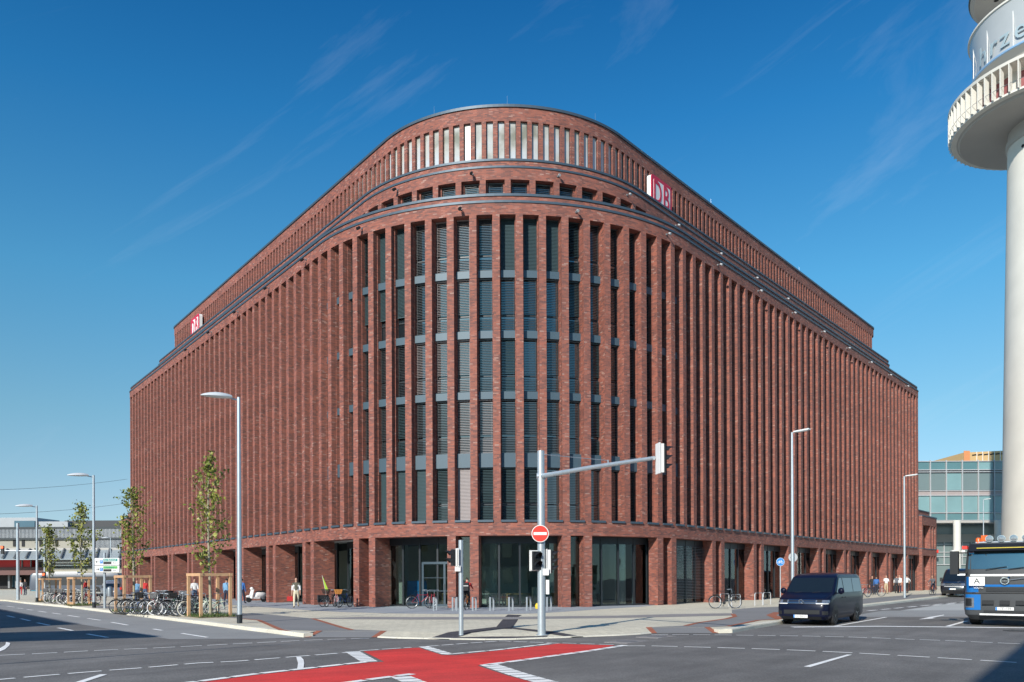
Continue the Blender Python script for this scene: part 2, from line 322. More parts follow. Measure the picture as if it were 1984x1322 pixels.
M['leaf2'] = mat('leaf_yellow_green', (0.30, 0.30, 0.06), 0.5, 0, 0.3, 2.5)
M['skin'] = mat('skin', (0.48, 0.27, 0.19), 0.6, 0, 0.08)
M['grey'] = mat('light_grey_metal', (0.50, 0.51, 0.52), 0.5, 0.2, 0.08)
M['midgrey'] = mat('mid_grey_metal', (0.20, 0.21, 0.22), 0.5, 0.2, 0.1)
M['lamp'] = mat('lamp_housing', (0.72, 0.74, 0.74), 0.35, 0.15, 0.06)

def text_mesh(body, size, depth=0.004, align='CENTER', bold=0.0):
    cu = bpy.data.curves.new('txt', 'FONT'); cu.body = body; cu.size = size; cu.offset = bold * size; cu.extrude = depth; cu.align_x = align; cu.align_y = 'CENTER'; cu.resolution_u = 3
    o = bpy.data.objects.new('txt', cu); COL.objects.link(o)
    bpy.context.view_layer.update()
    me = bpy.data.meshes.new_from_object(o.evaluated_get(bpy.context.evaluated_depsgraph_get()))
    bpy.data.objects.remove(o); bpy.data.curves.remove(cu)
    return me
def text_obj(name, body, size, material, parent, loc, face, depth=0.004, align='CENTER', sx=1.0):
    """lettering standing upright; face = heading (radians) of the outward normal in the xy plane"""
    me = text_mesh(body, size, depth, align); me.name = name; me.materials.clear(); me.materials.append(material)
    o = bpy.data.objects.new(name, me); COL.objects.link(o); o.parent = parent
    o.location = loc; o.rotation_euler = (R_(90), 0, face + R_(90)); o.scale = (sx, 1, 1)
    return o
# ================= GROUND =================
def flat(name, pts, z, material, kind='structure', parent=None):
    b = MB(); vs = [(p[0], p[1], z) for p in pts]
    b.add(vs, [list(range(len(vs)))], [[(v[0], v[1]) for v in vs]])
    me = b.mesh(name, material); bm = bmesh.new(); bm.from_mesh(me); bmesh.ops.triangulate(bm, faces=bm.faces)
    for f in bm.faces:
        if f.normal.z < 0: f.normal_flip()
    bm.to_mesh(me); bm.free()
    o = inst(name, me, parent)
    if kind and parent is None: tag(o, kind=kind)
    return o
def flat_px(name, px, material, lift, base=RD, kind='structure', parent=None):
    pts = []
    for q in px:
        if q == 'N1': pts += [km[0] + n1 * 1.02, kl[-1] + n1 * 1.02]
        elif q == 'N2': pts += [kr[0] + n2 * 1.02, km[-1] + n2 * 1.02]
        else: pts.append(P(q[0], q[1], base + lift))
    return flat(name, pts, base + lift, material, kind, parent)

flat('road', [(-700, -300), (700, -300), (700, 1500), (-700, 1500)], RD, M['asphalt'])
# worn asphalt in the side streets
flat_px('road_side_street', [(-120, 1166), (12, 1165), (141, 1178.5), (302, 1199), (460, 1219), (589, 1235.2), (500, 1238), (400, 1238), (330, 1239), (200, 1217), (124, 1204.5), (0, 1180), (-120, 1172)], M['asphalt_old'], 0.004)
flat_px('road_lane_band', [(1640, 1195.5), (1710, 1183.5), (1990, 1183.5), (2060, 1195.5)], M['asphalt_old'], 0.004)
flat_px('road_bus_lane', [(1744, 1183.2), (1830, 1171), (1985, 1163), (2150, 1163), (2100, 1183.2)], M['asphalt_pale'], 0.005)

# kerb line of the pavement, left to right, with the two dropped crossings
KL = [(-400, 1162), (-60, 1163), (12, 1165.2), (50, 1170.2), (141, 1178.8), (228, 1189.8), (302, 1199), (400, 1211.2), (460, 1219.2), (541, 1229.2), (589, 1235.4)]
KM = [(731, 1235.6), (769, 1237.4), (820, 1238.4), (874, 1239.6), (941, 1240.4), (1001, 1239.6), (1062, 1237.4), (1130, 1234.6), (1200, 1232), (1240, 1229.6), (1262, 1227.6)]
KR = [(1392, 1227.2), (1418, 1226.6), (1462, 1218.2), (1510, 1210.2), (1580, 1196), (1667, 1177), (1751, 1167.6), (1818, 1159.6), (1890, 1150)]
kl, km, kr = [[P(x, y, RD) for x, y in q] for q in (KL, KM, KR)]
d_end = (kr[-1] - kr[-2]).normalized(); kr.append(kr[-1] + d_end * 160)
def inward(a, b, w=1.25):
    t = (b - a).normalized(); n = Vector((-t.y, t.x, 0)); return n * w
n1 = inward(kl[-1], km[0]); n2 = inward(km[-1], kr[0])
SLW = 1.25                                # width of the sloping strip at the corner, kerb lowered to the road
def offs(pts):
    out = []
    for i, p in enumerate(pts):
        t = (pts[min(i + 1, len(pts) - 1)] - pts[max(i - 1, 0)]).normalized(); out.append(p + Vector((-t.y, t.x, 0)) * SLW)
    return out
km_in = offs(km); km_in[0] = km[0] + n1; km_in[-1] = km[-1] + n2
poly = kl + [kl[-1] + n1] + km_in + [kr[0] + n2] + kr + [Vector((190, 420, 0)), Vector((-330, 420, 0))]
_edge = [kl[-1]] + km + [kr[0]]
def ground_z(x, y):
    d = 9e9; p = Vector((x, y, 0))
    for q0, q1 in zip(_edge, _edge[1:]):
        s_ = Vector((q1.x - q0.x, q1.y - q0.y, 0)); w_ = Vector((x - q0.x, y - q0.y, 0)); k = max(0, min(1, w_.dot(s_) / s_.dot(s_))); d = min(d, (w_ - s_ * k).length)
    return (RD + 0.012) * (1 - min(1, d / SLW))
pm = MB(); pm.prism([(p.x, p.y) for p in poly], RD - 0.2, 0.0, bot=False)
pme = pm.mesh('pavement', M['pave']); bm = bmesh.new(); bm.from_mesh(pme); bmesh.ops.triangulate(bm, faces=bm.faces); bm.to_mesh(pme); bm.free()
pavement = tag(inst('pavement', pme), kind='structure')
def ramp(name, a, b, n):
    m = MB(); vs = [(a.x, a.y, RD + 0.006), (b.x, b.y, RD + 0.006), (b.x + n.x * 1.05, b.y + n.y * 1.05, 0.004), (a.x + n.x * 1.05, a.y + n.y * 1.05, 0.004)]
    m.add(vs, [[0, 1, 2, 3]], [[(v[0], v[1]) for v in vs]]); tag(m.obj(name, M['path']), kind='structure')
def ramp_edge(a, b, n):
    t = (b - a).normalized()
    for q, sg in ((a, 1), (b, -1)):
        m = MB(); vs = [(q.x, q.y, RD + 0.010), ((q + t * sg * 0.19).x, (q + t * sg * 0.19).y, RD + 0.010), ((q + t * sg * 0.19 + n).x, (q + t * sg * 0.19 + n).y, 0.010), ((q + n).x, (q + n).y, 0.010)]
        m.add(vs, [[0, 1, 2, 3] if sg > 0 else [3, 2, 1, 0]], [[(v[0], v[1]) for v in vs]]); tag(m.obj('pavement_red_edge', M['redbrickedge']), kind='structure')
ramp_edge(kl[-1], km[0], n1); ramp_edge(km[-1], kr[0], n2)
ramp('path_dropped_crossing', kl[-1], km[0], n1); ramp('path_dropped_crossing', km[-1], kr[0], n2)

sm = MB(); n_ = len(km); nv = 3
for i in range(n_ - 1):
    for j in range(nv):
        q = [km[i].lerp(km_in[i], j / nv), km[i + 1].lerp(km_in[i + 1], j / nv), km[i + 1].lerp(km_in[i + 1], (j + 1) / nv), km[i].lerp(km_in[i], (j + 1) / nv)]
        zz = [(RD + 0.012) * (1 - j / nv)] * 2 + [(RD + 0.012) * (1 - (j + 1) / nv)] * 2; vs = [(p.x, p.y, z_) for p, z_ in zip(q, zz)]; sm.add(vs, [[0, 1, 2, 3]], [[(v[0], v[1]) for v in vs]])
tag(sm.obj('pavement_slope', M['pave']), kind='structure')
def drape(name, px, material, lift, zg=-0.06):
    pts = [P(x, y, zg) for x, y in px]; o = flat(name, pts, 0.0, material); bm = bmesh.new(); bm.from_mesh(o.data)
    bmesh.ops.subdivide_edges(bm, edges=bm.edges, cuts=7, use_grid_fill=True)
    bmesh.ops.triangulate(bm, faces=bm.faces)
    for v in bm.verts: v.co.z = ground_z(v.co.x, v.co.y) + lift
    bm.to_mesh(o.data); bm.free(); return o
# kerb stones, each one a piece
kerb = tag(bpy.data.objects.new('kerb', None), kind='structure'); COL.objects.link(kerb)
def kerb_run(pts, step=1.0, w=0.30, maxd=75, ztop=0.006):
    seg = []
    for a, b in zip(pts, pts[1:]):
        L = (b - a).length; k = max(1, int(round(L / step)))
        for i in range(k): seg.append((a + (b - a) * (i / k), a + (b - a) * ((i + 1) / k)))
    for a, b in seg:
        if (a + b).length / 2 > maxd or a.x < -60: continue
        t = (b - a).normalized(); n = Vector((-t.y, t.x, 0)); a2 = a + t * 0.006; b2 = b - t * 0.006
        z1 = ztop + random.uniform(-0.002, 0.003); o = n * -0.012
        q = [a2 + o, b2 + o, b2 + n * w, a2 + n * w]; ch = 0.03
        m = MB(); m.prism([(p.x, p.y) for p in q], RD - 0.1, z1 - ch, top=False, bot=False)
        vs = [(p.x, p.y, z1 - ch) for p in q] + [(p.x + (n.x * ch if i < 2 else 0), p.y + (n.y * ch if i < 2 else 0), z1) for i, p in enumerate(q)]
        m.add(vs, [[0, 1, 5, 4], [1, 2, 6, 5], [2, 3, 7, 6], [3, 0, 4, 7], [4, 5, 6, 7]])
        m.obj('kerb_stone', M['kerb'], kerb)
random.seed(3)
kerb_run(kl); kerb_run(km, w=0.14, ztop=RD + 0.036); kerb_run(kr)

# --- surfaces on the pavement ---
flat_px('pavement_slab_apron', [(150, 1152), (300, 1163), (400, 1169.5), (470, 1173.5), (560, 1180), (660, 1186), (769, 1188.8), (800, 1189.2), (962, 1190.4), (1045, 1188.6), (1200, 1178.2), (1246, 1175.4), (1330, 1166), (1200, 1150), (960, 1146), (700, 1146), (400, 1146)], M['pavegrey'], 0.004, 0.0)
flat_px('path_strip', [(603, 1198.5), (700, 1195.3), (800, 1195.8), (1000, 1195.2), (1200, 1192.8), (1300, 1190), (1418, 1188.3), (1418, 1192.8), (1300, 1195.6), (1200, 1197.4), (1000, 1200), (800, 1200.6), (640, 1199.4)], M['strip'], 0.0045, 0.0)
flat_px('cycle_path', [(180, 1173), (300, 1180), (380, 1184.4), (437, 1186.6), (530, 1191.6), (603, 1198.3), (662, 1215.5), (676, 1219.4), 'N1', (545, 1220.6), (501, 1201.5), (470, 1199), (400, 1193), (300, 1187.5), (180, 1177)], M['path'], 0.005, 0.0)
flat_px('cycle_path', [(1328, 1212.6), (1353, 1206.5), (1410, 1198.6), (1428, 1194.4), (1418, 1188), (1418, 1181.4), (1462, 1177.4), (1510, 1175.8), (1584, 1168), (1668, 1160.4), (1772, 1152.2), (1830, 1150), (1830, 1152.6), (1750, 1161.6), (1668, 1170.6), (1580, 1185), (1510, 1199.6), (1470, 1201.6), (1410, 1213.6), 'N2'], M['path'], 0.005, 0.0)
def ribbon(name, px, w, material, z, kind='structure', parent=None, pts=None):
    pts = pts or [P(x, y, z) for x, y in px]; L = []; Rr = []
    for i, p in enumerate(pts):
        t = (pts[min(i + 1, len(pts) - 1)] - pts[max(i - 1, 0)]).normalized(); n = Vector((-t.y, t.x, 0)) * (w / 2)
        L.append(p + n); Rr.append(p - n)
    return flat(name, L + Rr[::-1], z, material, kind, parent)
ribbon('pavement_red_edge', [(470, 1199), (501, 1201.5), (545, 1220.6), (560, 1222.4)], 0.19, M['redbrickedge'], 0.009)
ribbon('pavement_red_edge', [(606, 1198.6), (662, 1215.5), (682, 1220.6)], 0.19, M['redbrickedge'], 0.009)
ribbon('pavement_red_edge', [(1328, 1212.6), (1353, 1206.5), (1408, 1198.8), (1424, 1194.6), (1420, 1189.6)], 0.20, M['redbrickedge'], 0.009)
ribbon('pavement_red_edge', [(1410, 1213.6), (1470, 1201.8), (1512, 1199.8)], 0.20, M['redbrickedge'], 0.009)
ribbon('pavement_red_edge', [(1512, 1199.4), (1494, 1192), (1508, 1186.4)], 0.42, M['redbrickedge'], 0.0095)
flat_px('pavement_tactile_band', [(984, 1191.0), (1011, 1191.8), (1003, 1195.4), (978, 1195.6)], M['tactile'], 0.009, 0.0)
flat_px('pavement_tactile_band', [(974, 1200.4), (1004, 1200.2), (991, 1218.8), (959, 1217.8)], M['tactile'], 0.009, 0.0)
drape('pavement_tactile_band', [(958, 1218.8), (985, 1220.4), (897, 1232.8), (868, 1236), (830, 1234.8), (880, 1227.8)], M['tactile'], 0.007)
drape('pavement_tactile_band', [(980, 1220.6), (993, 1219.6), (1060, 1226.6), (1130, 1231.0), (1112, 1232.2), (1040, 1228.4)], M['tactile'], 0.0085)
drape('pavement_tactile_band', [(874, 1236.8), (941, 1236.6), (1001, 1236.0), (1060, 1234.4), (1062, 1235.8), (1001, 1238.2), (941, 1239.0), (876, 1238.4)], M['tactile'], 0.010, -0.1)

# --- road markings ---
markings = tag(bpy.data.objects.new('road_markings', None), kind='structure'); COL.objects.link(markings)
def dashes(px, dash, gap, w, z=RD + 0.009, start=0.0, name='dash_mark', mid=None):
    pts = [P(x, y, z) for x, y in px]; cum = [0]
    for a, b in zip(pts, pts[1:]): cum.append(cum[-1] + (b - a).length)
    def at(s):
        for i in range(len(pts) - 1):
            if s <= cum[i + 1] or i == len(pts) - 2:
                k = (s - cum[i]) / max(1e-6, cum[i + 1] - cum[i]); return pts[i] + (pts[i + 1] - pts[i]) * k
    s = start
    while s + dash * 0.4 < cum[-1]:
        e = min(s + dash, cum[-1]); k = 2
        ribbon(name, None, w, M['paint'], z, None, markings, [at(s + (e - s) * i / k) for i in range(k + 1)]); s += dash + gap
dashes([(-60, 1275), (0, 1269.8), (72, 1266.6), (184, 1260.6), (293, 1256), (400, 1250.6), (490, 1245.9), (603, 1240.2), (726, 1236.6)], 0.55, 0.145, 0.10)
dashes([(-40, 1321), (0, 1316.4), (64, 1310.8), (168, 1302.2), (275, 1294), (385, 1284.6), (454, 1281.6), (559, 1273.3), (640, 1267), (684, 1263.2)], 0.62, 0.15, 0.12)
dashes([(826, 1252.6), (880, 1248.4), (940, 1244), (972, 1241.8), (1000, 1243.2), (1060, 1245.4), (1092, 1247)], 0.42, 0.10, 0.10)
dashes([(1200, 1251.6), (1261, 1251.5), (1364, 1254.2), (1470, 1257.2), (1560, 1260.6), (1642, 1264.4), (1710, 1268.2), (1790, 1272.8), (1868, 1277.4), (1950, 1282.4), (2020, 1287)], 0.68, 0.17, 0.12)
dashes([(1262, 1229.6), (1329, 1229.7), (1412, 1230.5), (1486, 1231.6), (1566, 1232.6), (1644, 1234.4), (1704, 1236.4), (1762, 1239), (1806, 1240.2), (1860, 1242.4), (1915, 1245), (1984, 1247.8), (2060, 1252)], 0.52, 0.13, 0.10)
def mark(px, name='line_mark', z=RD + 0.009, w=None, lift=0):
    if w: return ribbon(name, px, w, M['paint'], z + lift, None, markings)
    return flat(name, [P(x, y, z) for x, y in px], z + lift, M['paint'], None, markings)
mark([(1535, 1215.2), (1705, 1213.6), (1984, 1216.6), (2200, 1219.5)], 'stop_line', w=0.42)
mark([(1619, 1213.2), (1717, 1196)], 'lane_line', w=0.14)
mark([(1836, 1213.6), (1874, 1203)], 'lane_line', w=0.16)
mark([(1557, 1291.6), (1570, 1292.6), (1651, 1268.6), (1641, 1268.4)], 'lane_line')
mark([(144, 1322.5), (161, 1322.5), (208, 1306.8), (194, 1306.6)], 'lane_line')
mark([(574, 1273), (583, 1272.6), (588, 1278), (589.5, 1285), (588, 1295), (576, 1295.6), (577.5, 1285)], 'curve_mark')
mark([(1780, 1200.4), (1800, 1195.8), (1829, 1191.2), (1829, 1192.4), (1806, 1197.6), (1812, 1198.4)], 'arrow_mark')
for x0, y0, x1, y1 in [(14, 1174.8, 28, 1176.6), (33, 1178.2, 45, 1179.4), (52, 1181, 64, 1182.4), (74, 1184.2, 90, 1186.6), (101, 1187.8, 118, 1190.2), (132, 1192.6, 154, 1195.8), (170, 1198.4, 195, 1202), (216, 1205.8, 248, 1211.4), (297, 1218.8, 314, 1221.6), (352, 1227.2, 402, 1235),
                       (14, 1193.2, 28, 1196.4), (40, 1198.8, 58, 1203), (72, 1206.8, 96, 1211.8), (113, 1216.6, 141, 1222), (169, 1228.4, 208, 1235.2)]:
    mark([(x0, y0), (x1, y1)], 'lane_dash', w=0.13)
for i in range(9):
    x = 1682 + i * 25.5; y = 1183.6 - i * 2.35
    mark([(x, y), (x + 17, y - 1.5)], 'cycle_lane_dash', w=0.22)
mark([(1806, 1173.8), (1822, 1172.4)], 'cycle_lane_dash', w=0.2); mark([(1834, 1171), (1850, 1169.6)], 'cycle_lane_dash', w=0.2)
mark([(-20, 1268), (0, 1262.2), (10, 1258), (18, 1251), (20, 1246), (12, 1244), (10, 1250), (0, 1256), (-20, 1262)], 'island_edge_mark')

# red cycle crossing with white blocks along its edges
RED = [(330, 1330), (400, 1320.6), (505, 1307), (610, 1295.8), (714, 1284), (744, 1282.2), (704, 1262.4), (800, 1255.6), (812, 1255.2), (856, 1269.2), (882, 1269.6), (961, 1261.2), (1062, 1250), (1080, 1247.2), (1122, 1248.8), (1192, 1250.6), (1132, 1262.2), (1001, 1280.2), (925, 1289.8), (981, 1308.4), (1032, 1322), (1120, 1346), (900, 1346), (823, 1322.4), (790, 1307.6), (742, 1313.6), (678, 1320.6), (590, 1334)]
flat_px('cycle_crossing', RED, M['redpaint'], 0.006)
def blocks(px, off, dash, gap, w):
    pts = [P(x, y, RD) for x, y in px]; out = []
    for i, p in enumerate(pts):
        t = (pts[min(i + 1, len(pts) - 1)] - pts[max(i - 1, 0)]).normalized(); out.append(p + Vector((-t.y, t.x, 0)) * off)
    cum = [0]
    for a, b in zip(out, out[1:]): cum.append(cum[-1] + (b - a).length)
    s = 0.0
    def at(q):
        for i in range(len(out) - 1):
            if q <= cum[i + 1] or i == len(out) - 2: return out[i] + (out[i + 1] - out[i]) * ((q - cum[i]) / (cum[i + 1] - cum[i]))
    while s + 0.1 < cum[-1]:
        e = min(s + dash, cum[-1]); ribbon('block_mark', None, w, M['paint'], RD + 0.011, None, markings, [at(s), at((s + e) / 2), at(e)]); s += dash + gap
blocks([(330, 1330), (505, 1307), (714, 1284)], 0.1, 0.60, 0.09, 0.2)
blocks([(716, 1283), (682, 1263)], 0.0, 0.32, 0.06, 0.36)
blocks([(700, 1262.4), (800, 1255.6)], 0.08, 0.55, 0.10, 0.1)
blocks([(812, 1254), (858, 1268.6)], 0.12, 0.40, 0.08, 0.28)
blocks([(866, 1269.4), (961, 1261), (1075, 1247.6)], 0.06, 0.60, 0.09, 0.16)
blocks([(1088, 1247), (1192, 1250.6)], 0.05, 0.42, 0.12, 0.08)
blocks([(935, 1288.6), (1001, 1280.2), (1132, 1262.2), (1205, 1250.8)], -0.09, 0.60, 0.09, 0.2)
blocks([(934, 1289), (990, 1308.4), (1120, 1346)], 0.14, 0.34, 0.06, 0.40)
blocks([(590, 1334), (742, 1313), (795, 1306.4)], -0.06, 0.60, 0.09, 0.2)
blocks([(793, 1311.5), (823, 1323), (900, 1346)], -0.16, 0.34, 0.06, 0.38)

# tyre marks, patches, hatch covers
for (x, y, w_, d_) in [(1272, 1233.6, 1.15, 0.75), (1214, 1243.2, 1.15, 0.75)]:
    c = P(x, y, RD + 0.008); t = thing('manhole_cover', 'pale hatch with round iron lid ' + ('at the tip of the red crossing' if x < 1230 else 'in the road by the dropped kerb'), 'manhole cover', (c.x, c.y, RD), R_(50), 'hatch covers in the road')
    m = MB(); m.box((0, 0, 0.004), (w_, d_, 0.012)); m.obj('frame', M['strip'], t)
    m = MB(); m.lathe([(0.31, 0.0105), (0.31, 0.018), (0.27, 0.018), (0.26, 0.014), (0.0, 0.014)], 20); m.obj('lid', M['midgrey'], t)
for x, y in [(1842, 1202), (1968, 1222.6)]:
    c = P(x, y, RD); t = thing('drain_lid', 'dark round iron lid in the asphalt ' + ('left of the truck' if x < 1900 else 'in front of the truck'), 'manhole cover', (c.x, c.y, RD), 0)
    m = MB(); m.lathe([(0.36, 0.0), (0.36, 0.010), (0.33, 0.012), (0.0, 0.012)], 20); m.obj('lid', M['black'], t)
# ================= MAIN BRICK OFFICE BUILDING =================
CX, CY, BR, aL, aR = -0.335, 61.613, 14.892, R_(-142.883), R_(-39.748)
LN = BR * (aR - aL); S0, G = 14.582, 1.322; SL, SR = -52.9, 84.1
def path(s, off=0.0):
    if s < 0: a, d = aL, s
    elif s > LN: a, d = aR, s - LN
    else: a, d = aL + s / BR, 0.0
    nx, ny = math.cos(a), math.sin(a)
    return Vector((CX + nx * (BR - off) - ny * d, CY + ny * (BR - off) + nx * d, 0)), a
def srange(s0, s1, step=0.5):
    out = [s0]
    if s0 < 0 < s1: out.append(0.0)
    k = max(1, int((min(s1, LN) - max(s0, 0)) / step)) if min(s1, LN) > max(s0, 0) else 0
    a, b = max(s0, 0), min(s1, LN)
    for i in range(1, k): out.append(a + (b - a) * i / k)
    if s0 < LN < s1: out.append(LN)
    out.append(s1); return sorted(set(round(x, 4) for x in out))
BB = thing('office_building', 'large red brick office block with a rounded corner, brick fins and arcade', 'building', (CX, CY - BR, 0))
BINV = Matrix.Translation((-CX, -(CY - BR), 0))
def bpart(mb, name, mats, smooth=False, par=None):
    o = mb.obj(name, mats, par or BB, smooth)
    o.matrix_parent_inverse = BINV; return o
def bput(name, mesh, s, off=0.0, z=0.0, par=None, flip=0.0):
    p, a = path(s, off); o = bpy.data.objects.new(name, mesh); COL.objects.link(o); o.parent = par or BB
    o.matrix_parent_inverse = BINV
    o.location = (p.x, p.y, z); o.rotation_euler = (0, 0, a + R_(90) + flip); return o      # local -y looks outwards
def band(mb, s0, s1, o0, o1, z0, z1, m=0, round0=0.0, round1=0.0, top=True, bot=True):
    ss = srange(s0, s1); outer = []; inner = []
    cum = []; d = 0
    for s in ss:
        outer.append(path(s, o0)[0]); inner.append(path(s, o1)[0])
    for i in range(len(outer)):
        if i: d += (outer[i] - outer[i - 1]).length
        cum.append(d)
    n = len(ss); vs = [(p.x, p.y, z0) for p in outer] + [(p.x, p.y, z1) for p in outer] + [(p.x, p.y, z0) for p in inner] + [(p.x, p.y, z1) for p in inner]
    fs = []; uv = []
    for i in range(n - 1):
        u0, u1 = cum[i], cum[i + 1]
        fs.append([i, i + 1, n + i + 1, n + i]); uv.append([(u0, z0), (u1, z0), (u1, z1), (u0, z1)])
        fs.append([2 * n + i + 1, 2 * n + i, 3 * n + i, 3 * n + i + 1]); uv.append([(u1, z0), (u0, z0), (u0, z1), (u1, z1)])
        if top: fs.append([n + i, n + i + 1, 3 * n + i + 1, 3 * n + i]); uv.append([(u0, 0), (u1, 0), (u1, o1 - o0), (u0, o1 - o0)])
        if bot: fs.append([i + 1, i, 2 * n + i, 2 * n + i + 1]); uv.append([(u1, 0), (u0, 0), (u0, o1 - o0), (u1, o1 - o0)])
    w = abs(o1 - o0)
    fs.append([0, n, 3 * n, 2 * n]); uv.append([(0, z0), (0, z1), (w, z1), (w, z0)])
    fs.append([n - 1, 3 * n - 1, 4 * n - 1, 2 * n - 1]); uv.append([(0, z0), (w, z0), (w, z1), (0, z1)])
    mb.add(vs, fs, uv, m); return mb
def footprint(off, s0=SL, s1=SR, depth=24.0, rc=1.6):
    """plan polygon of a tier: front path plus rounded far ends and a back"""
    pts = []
    p, a = path(s0, off); inn = Vector((-math.cos(a), -math.sin(a), 0)); tl = Vector((math.sin(a), -math.cos(a), 0))
    dep = depth - off
    pts.append(p + inn * dep)
    for i in range(7):
        g = R_(90) * i / 6; pts.append(p + inn * (rc - rc * math.sin(g)) + tl * (-rc + rc * math.cos(g)))
    for s in srange(s0, s1)[1:-1]: pts.append(path(s, off)[0])
    p, a = path(s1, off); inn = Vector((-math.cos(a), -math.sin(a), 0)); tr = Vector((-math.sin(a), math.cos(a), 0))
    for i in range(7):
        g = R_(90) * i / 6; pts.append(p + inn * (rc - rc * math.cos(g)) + tr * (-rc + rc * math.sin(g)))
    pts.append(p + inn * dep)
    return [(q.x, q.y) for q in pts]
def ring(mb, off0, off1, z0, z1, m=0, rc=1.6):
    """band that follows the whole front incl. the rounded far ends"""
    a = footprint(off0, rc=rc); b = footprint(off1, rc=max(0.15, rc - (off1 - off0)))
    n = len(a); vs = [(p[0], p[1], z0) for p in a] + [(p[0], p[1], z1) for p in a] + [(p[0], p[1], z0) for p in b] + [(p[0], p[1], z1) for p in b]
    fs = []; uv = []; d = 0
    for i in range(n - 1):
        l = math.hypot(a[i + 1][0] - a[i][0], a[i + 1][1] - a[i][1]); u0, u1 = d, d + l; d += l; w = off1 - off0
        fs += [[i, i + 1, n + i + 1, n + i], [2 * n + i + 1, 2 * n + i, 3 * n + i, 3 * n + i + 1], [n + i, n + i + 1, 3 * n + i + 1, 3 * n + i], [i + 1, i, 2 * n + i, 2 * n + i + 1]]
        uv += [[(u0, z0), (u1, z0), (u1, z1), (u0, z1)], [(u1, z0), (u0, z0), (u0, z1), (u1, z1)], [(u0, 0), (u1, 0), (u1, w), (u0, w)], [(u1, 0), (u0, 0), (u0, w), (u1, w)]]
    mb.add(vs, fs, uv, m); return mb

Z_BEAM, Z_SILL, Z_TOP, Z_C1 = 4.10, 4.86, 22.27, 22.93
FL = [(4.98, 8.00), (8.82, 11.90), (12.34, 15.37), (15.81, 18.83), (19.26, 22.27)]
# opaque cores of the tiers and flat roofs
m = MB(); m.prism(footprint(1.05), Z_BEAM + 0.12, 23.20, mt=1); bpart(m, 'core', [M['dark'], M['midgrey']])
m = MB(); m.prism(footprint(3.75), 23.15, 26.70, mt=1); bpart(m, 'core', [M['dark'], M['midgrey']])
m = MB(); m.prism(footprint(5.45), 26.60, 31.05, mt=1); bpart(m, 'core', [M['dark'], M['midgrey']])
# bands of brick, coping strips
bpart(ring(MB(), 0.0, 1.1, Z_BEAM, Z_SILL), 'arcade_beam', M['brick'])
bpart(ring(MB(), 0.0, 1.1, Z_TOP, Z_C1), 'cornice', M['brick'])
bpart(ring(MB(), -0.05, 0.2, Z_C1, Z_C1 + 0.13), 'coping', M['zinc'])
bpart(ring(MB(), 0.14, 0.5, Z_C1 + 0.13, 23.36), 'parapet', M['brick'])
bpart(ring(MB(), 0.08, 0.56, 23.36, 23.50), 'coping', M['zinc'])
bpart(ring(MB(), 3.12, 3.8, 25.75, 26.45), 'cornice', M['brick'])
bpart(ring(MB(), 3.07, 3.3, 26.45, 26.57), 'coping', M['zinc'])
bpart(ring(MB(), 3.24, 3.62, 26.57, 26.92), 'parapet', M['brick'])
bpart(ring(MB(), 3.18, 3.68, 26.92, 27.05), 'coping', M['zinc'])
bpart(ring(MB(), 4.88, 5.6, 30.25, 31.10), 'cornice', M['brick'])
bpart(ring(MB(), 4.80, 5.7, 31.10, 31.27), 'coping', M['zinc'])

# fins: stepped brick piers between the windows
def fin_mesh(w, d1, step, d2, h, name):
    a, b = w / 2, w / 2 + step
    prof = [(-a, 0), (a, 0), (a, d1), (b, d1), (b, d2), (-b, d2), (-b, d1), (-a, d1)]
    m = MB(); m.prism(prof, 0, h); return m.mesh(name, M['brick'])
FW, FS = 0.41, 0.035
FIN = fin_mesh(FW, 0.34, FS, 1.0, Z_TOP - Z_SILL, 'brick_fin')
K0, K1 = int((SL + 1.6 - S0) / G), int((SR - 1.2 - S0) / G)
for k in range(K0, K1 + 1): bput('brick_fin', FIN, S0 + k * G, 0.0, Z_SILL)
for e, sg in ((SL, -1), (SR, 1)):                          # rounded far corners: solid brick
    fp = footprint(0.02)
    pts = fp[:8] if sg < 0 else fp[-8:]
    p, a = path(e + (1.7 if sg < 0 else -1.7), 1.1); m = MB(); m.prism(pts + [(p.x, p.y)] if sg > 0 else [(p.x, p.y)] + pts, Z_SILL, Z_TOP); bpart(m, 'end_wall', M['brick'])
sm = MB(); sm.box((0, 0.16, 0.06), (G - FW - 0.02, 0.46, 0.12)); SILL = sm.mesh('window_sill', M['zinc'])
for k in range(K0, K1): bput('window_sill', SILL, S0 + (k + 0.5) * G, -0.02, Z_SILL)

# windows in the rounded corner, one by one; a joined strip along the straight wings
WIN_W = G - FW - 2 * FS + 0.02; ROFF = 0.66
def blind_mesh(h, tilt, pitch, material, name, chord=0.085):
    m = MB(); n = int(h / pitch); c, s_ = math.cos(tilt) * chord / 2, math.sin(tilt) * chord / 2; w = WIN_W / 2 - 0.03
    for i in range(n):
        z = h - 0.05 - i * pitch; t = 0.004
        if h > 3.0 and tilt < 0.7 and 0.285 < z / h < 0.345: continue
        vs = [(-w, -c, z - s_ - t), (w, -c, z - s_ - t), (w, c, z + s_ - t), (-w, c, z + s_ - t), (-w, -c, z - s_ + t), (w, -c, z - s_ + t), (w, c, z + s_ + t), (-w, c, z + s_ + t)]
        m.add(vs, [[0, 1, 5, 4], [2, 3, 7, 6], [4, 5, 6, 7], [3, 2, 1, 0]])
    m.box((0, 0, h - 0.025), (w * 2, 0.09, 0.05)); m.box((0, 0, 0.02 + h - n * pitch - 0.04), (w * 2, 0.05, 0.03))
    for x in (-w * 0.8, w * 0.8): m.box((x, -c * 0.2, h / 2), (0.008, 0.008, h))
    return m.mesh(name, material)
HW = FL[1][1] - FL[1][0]
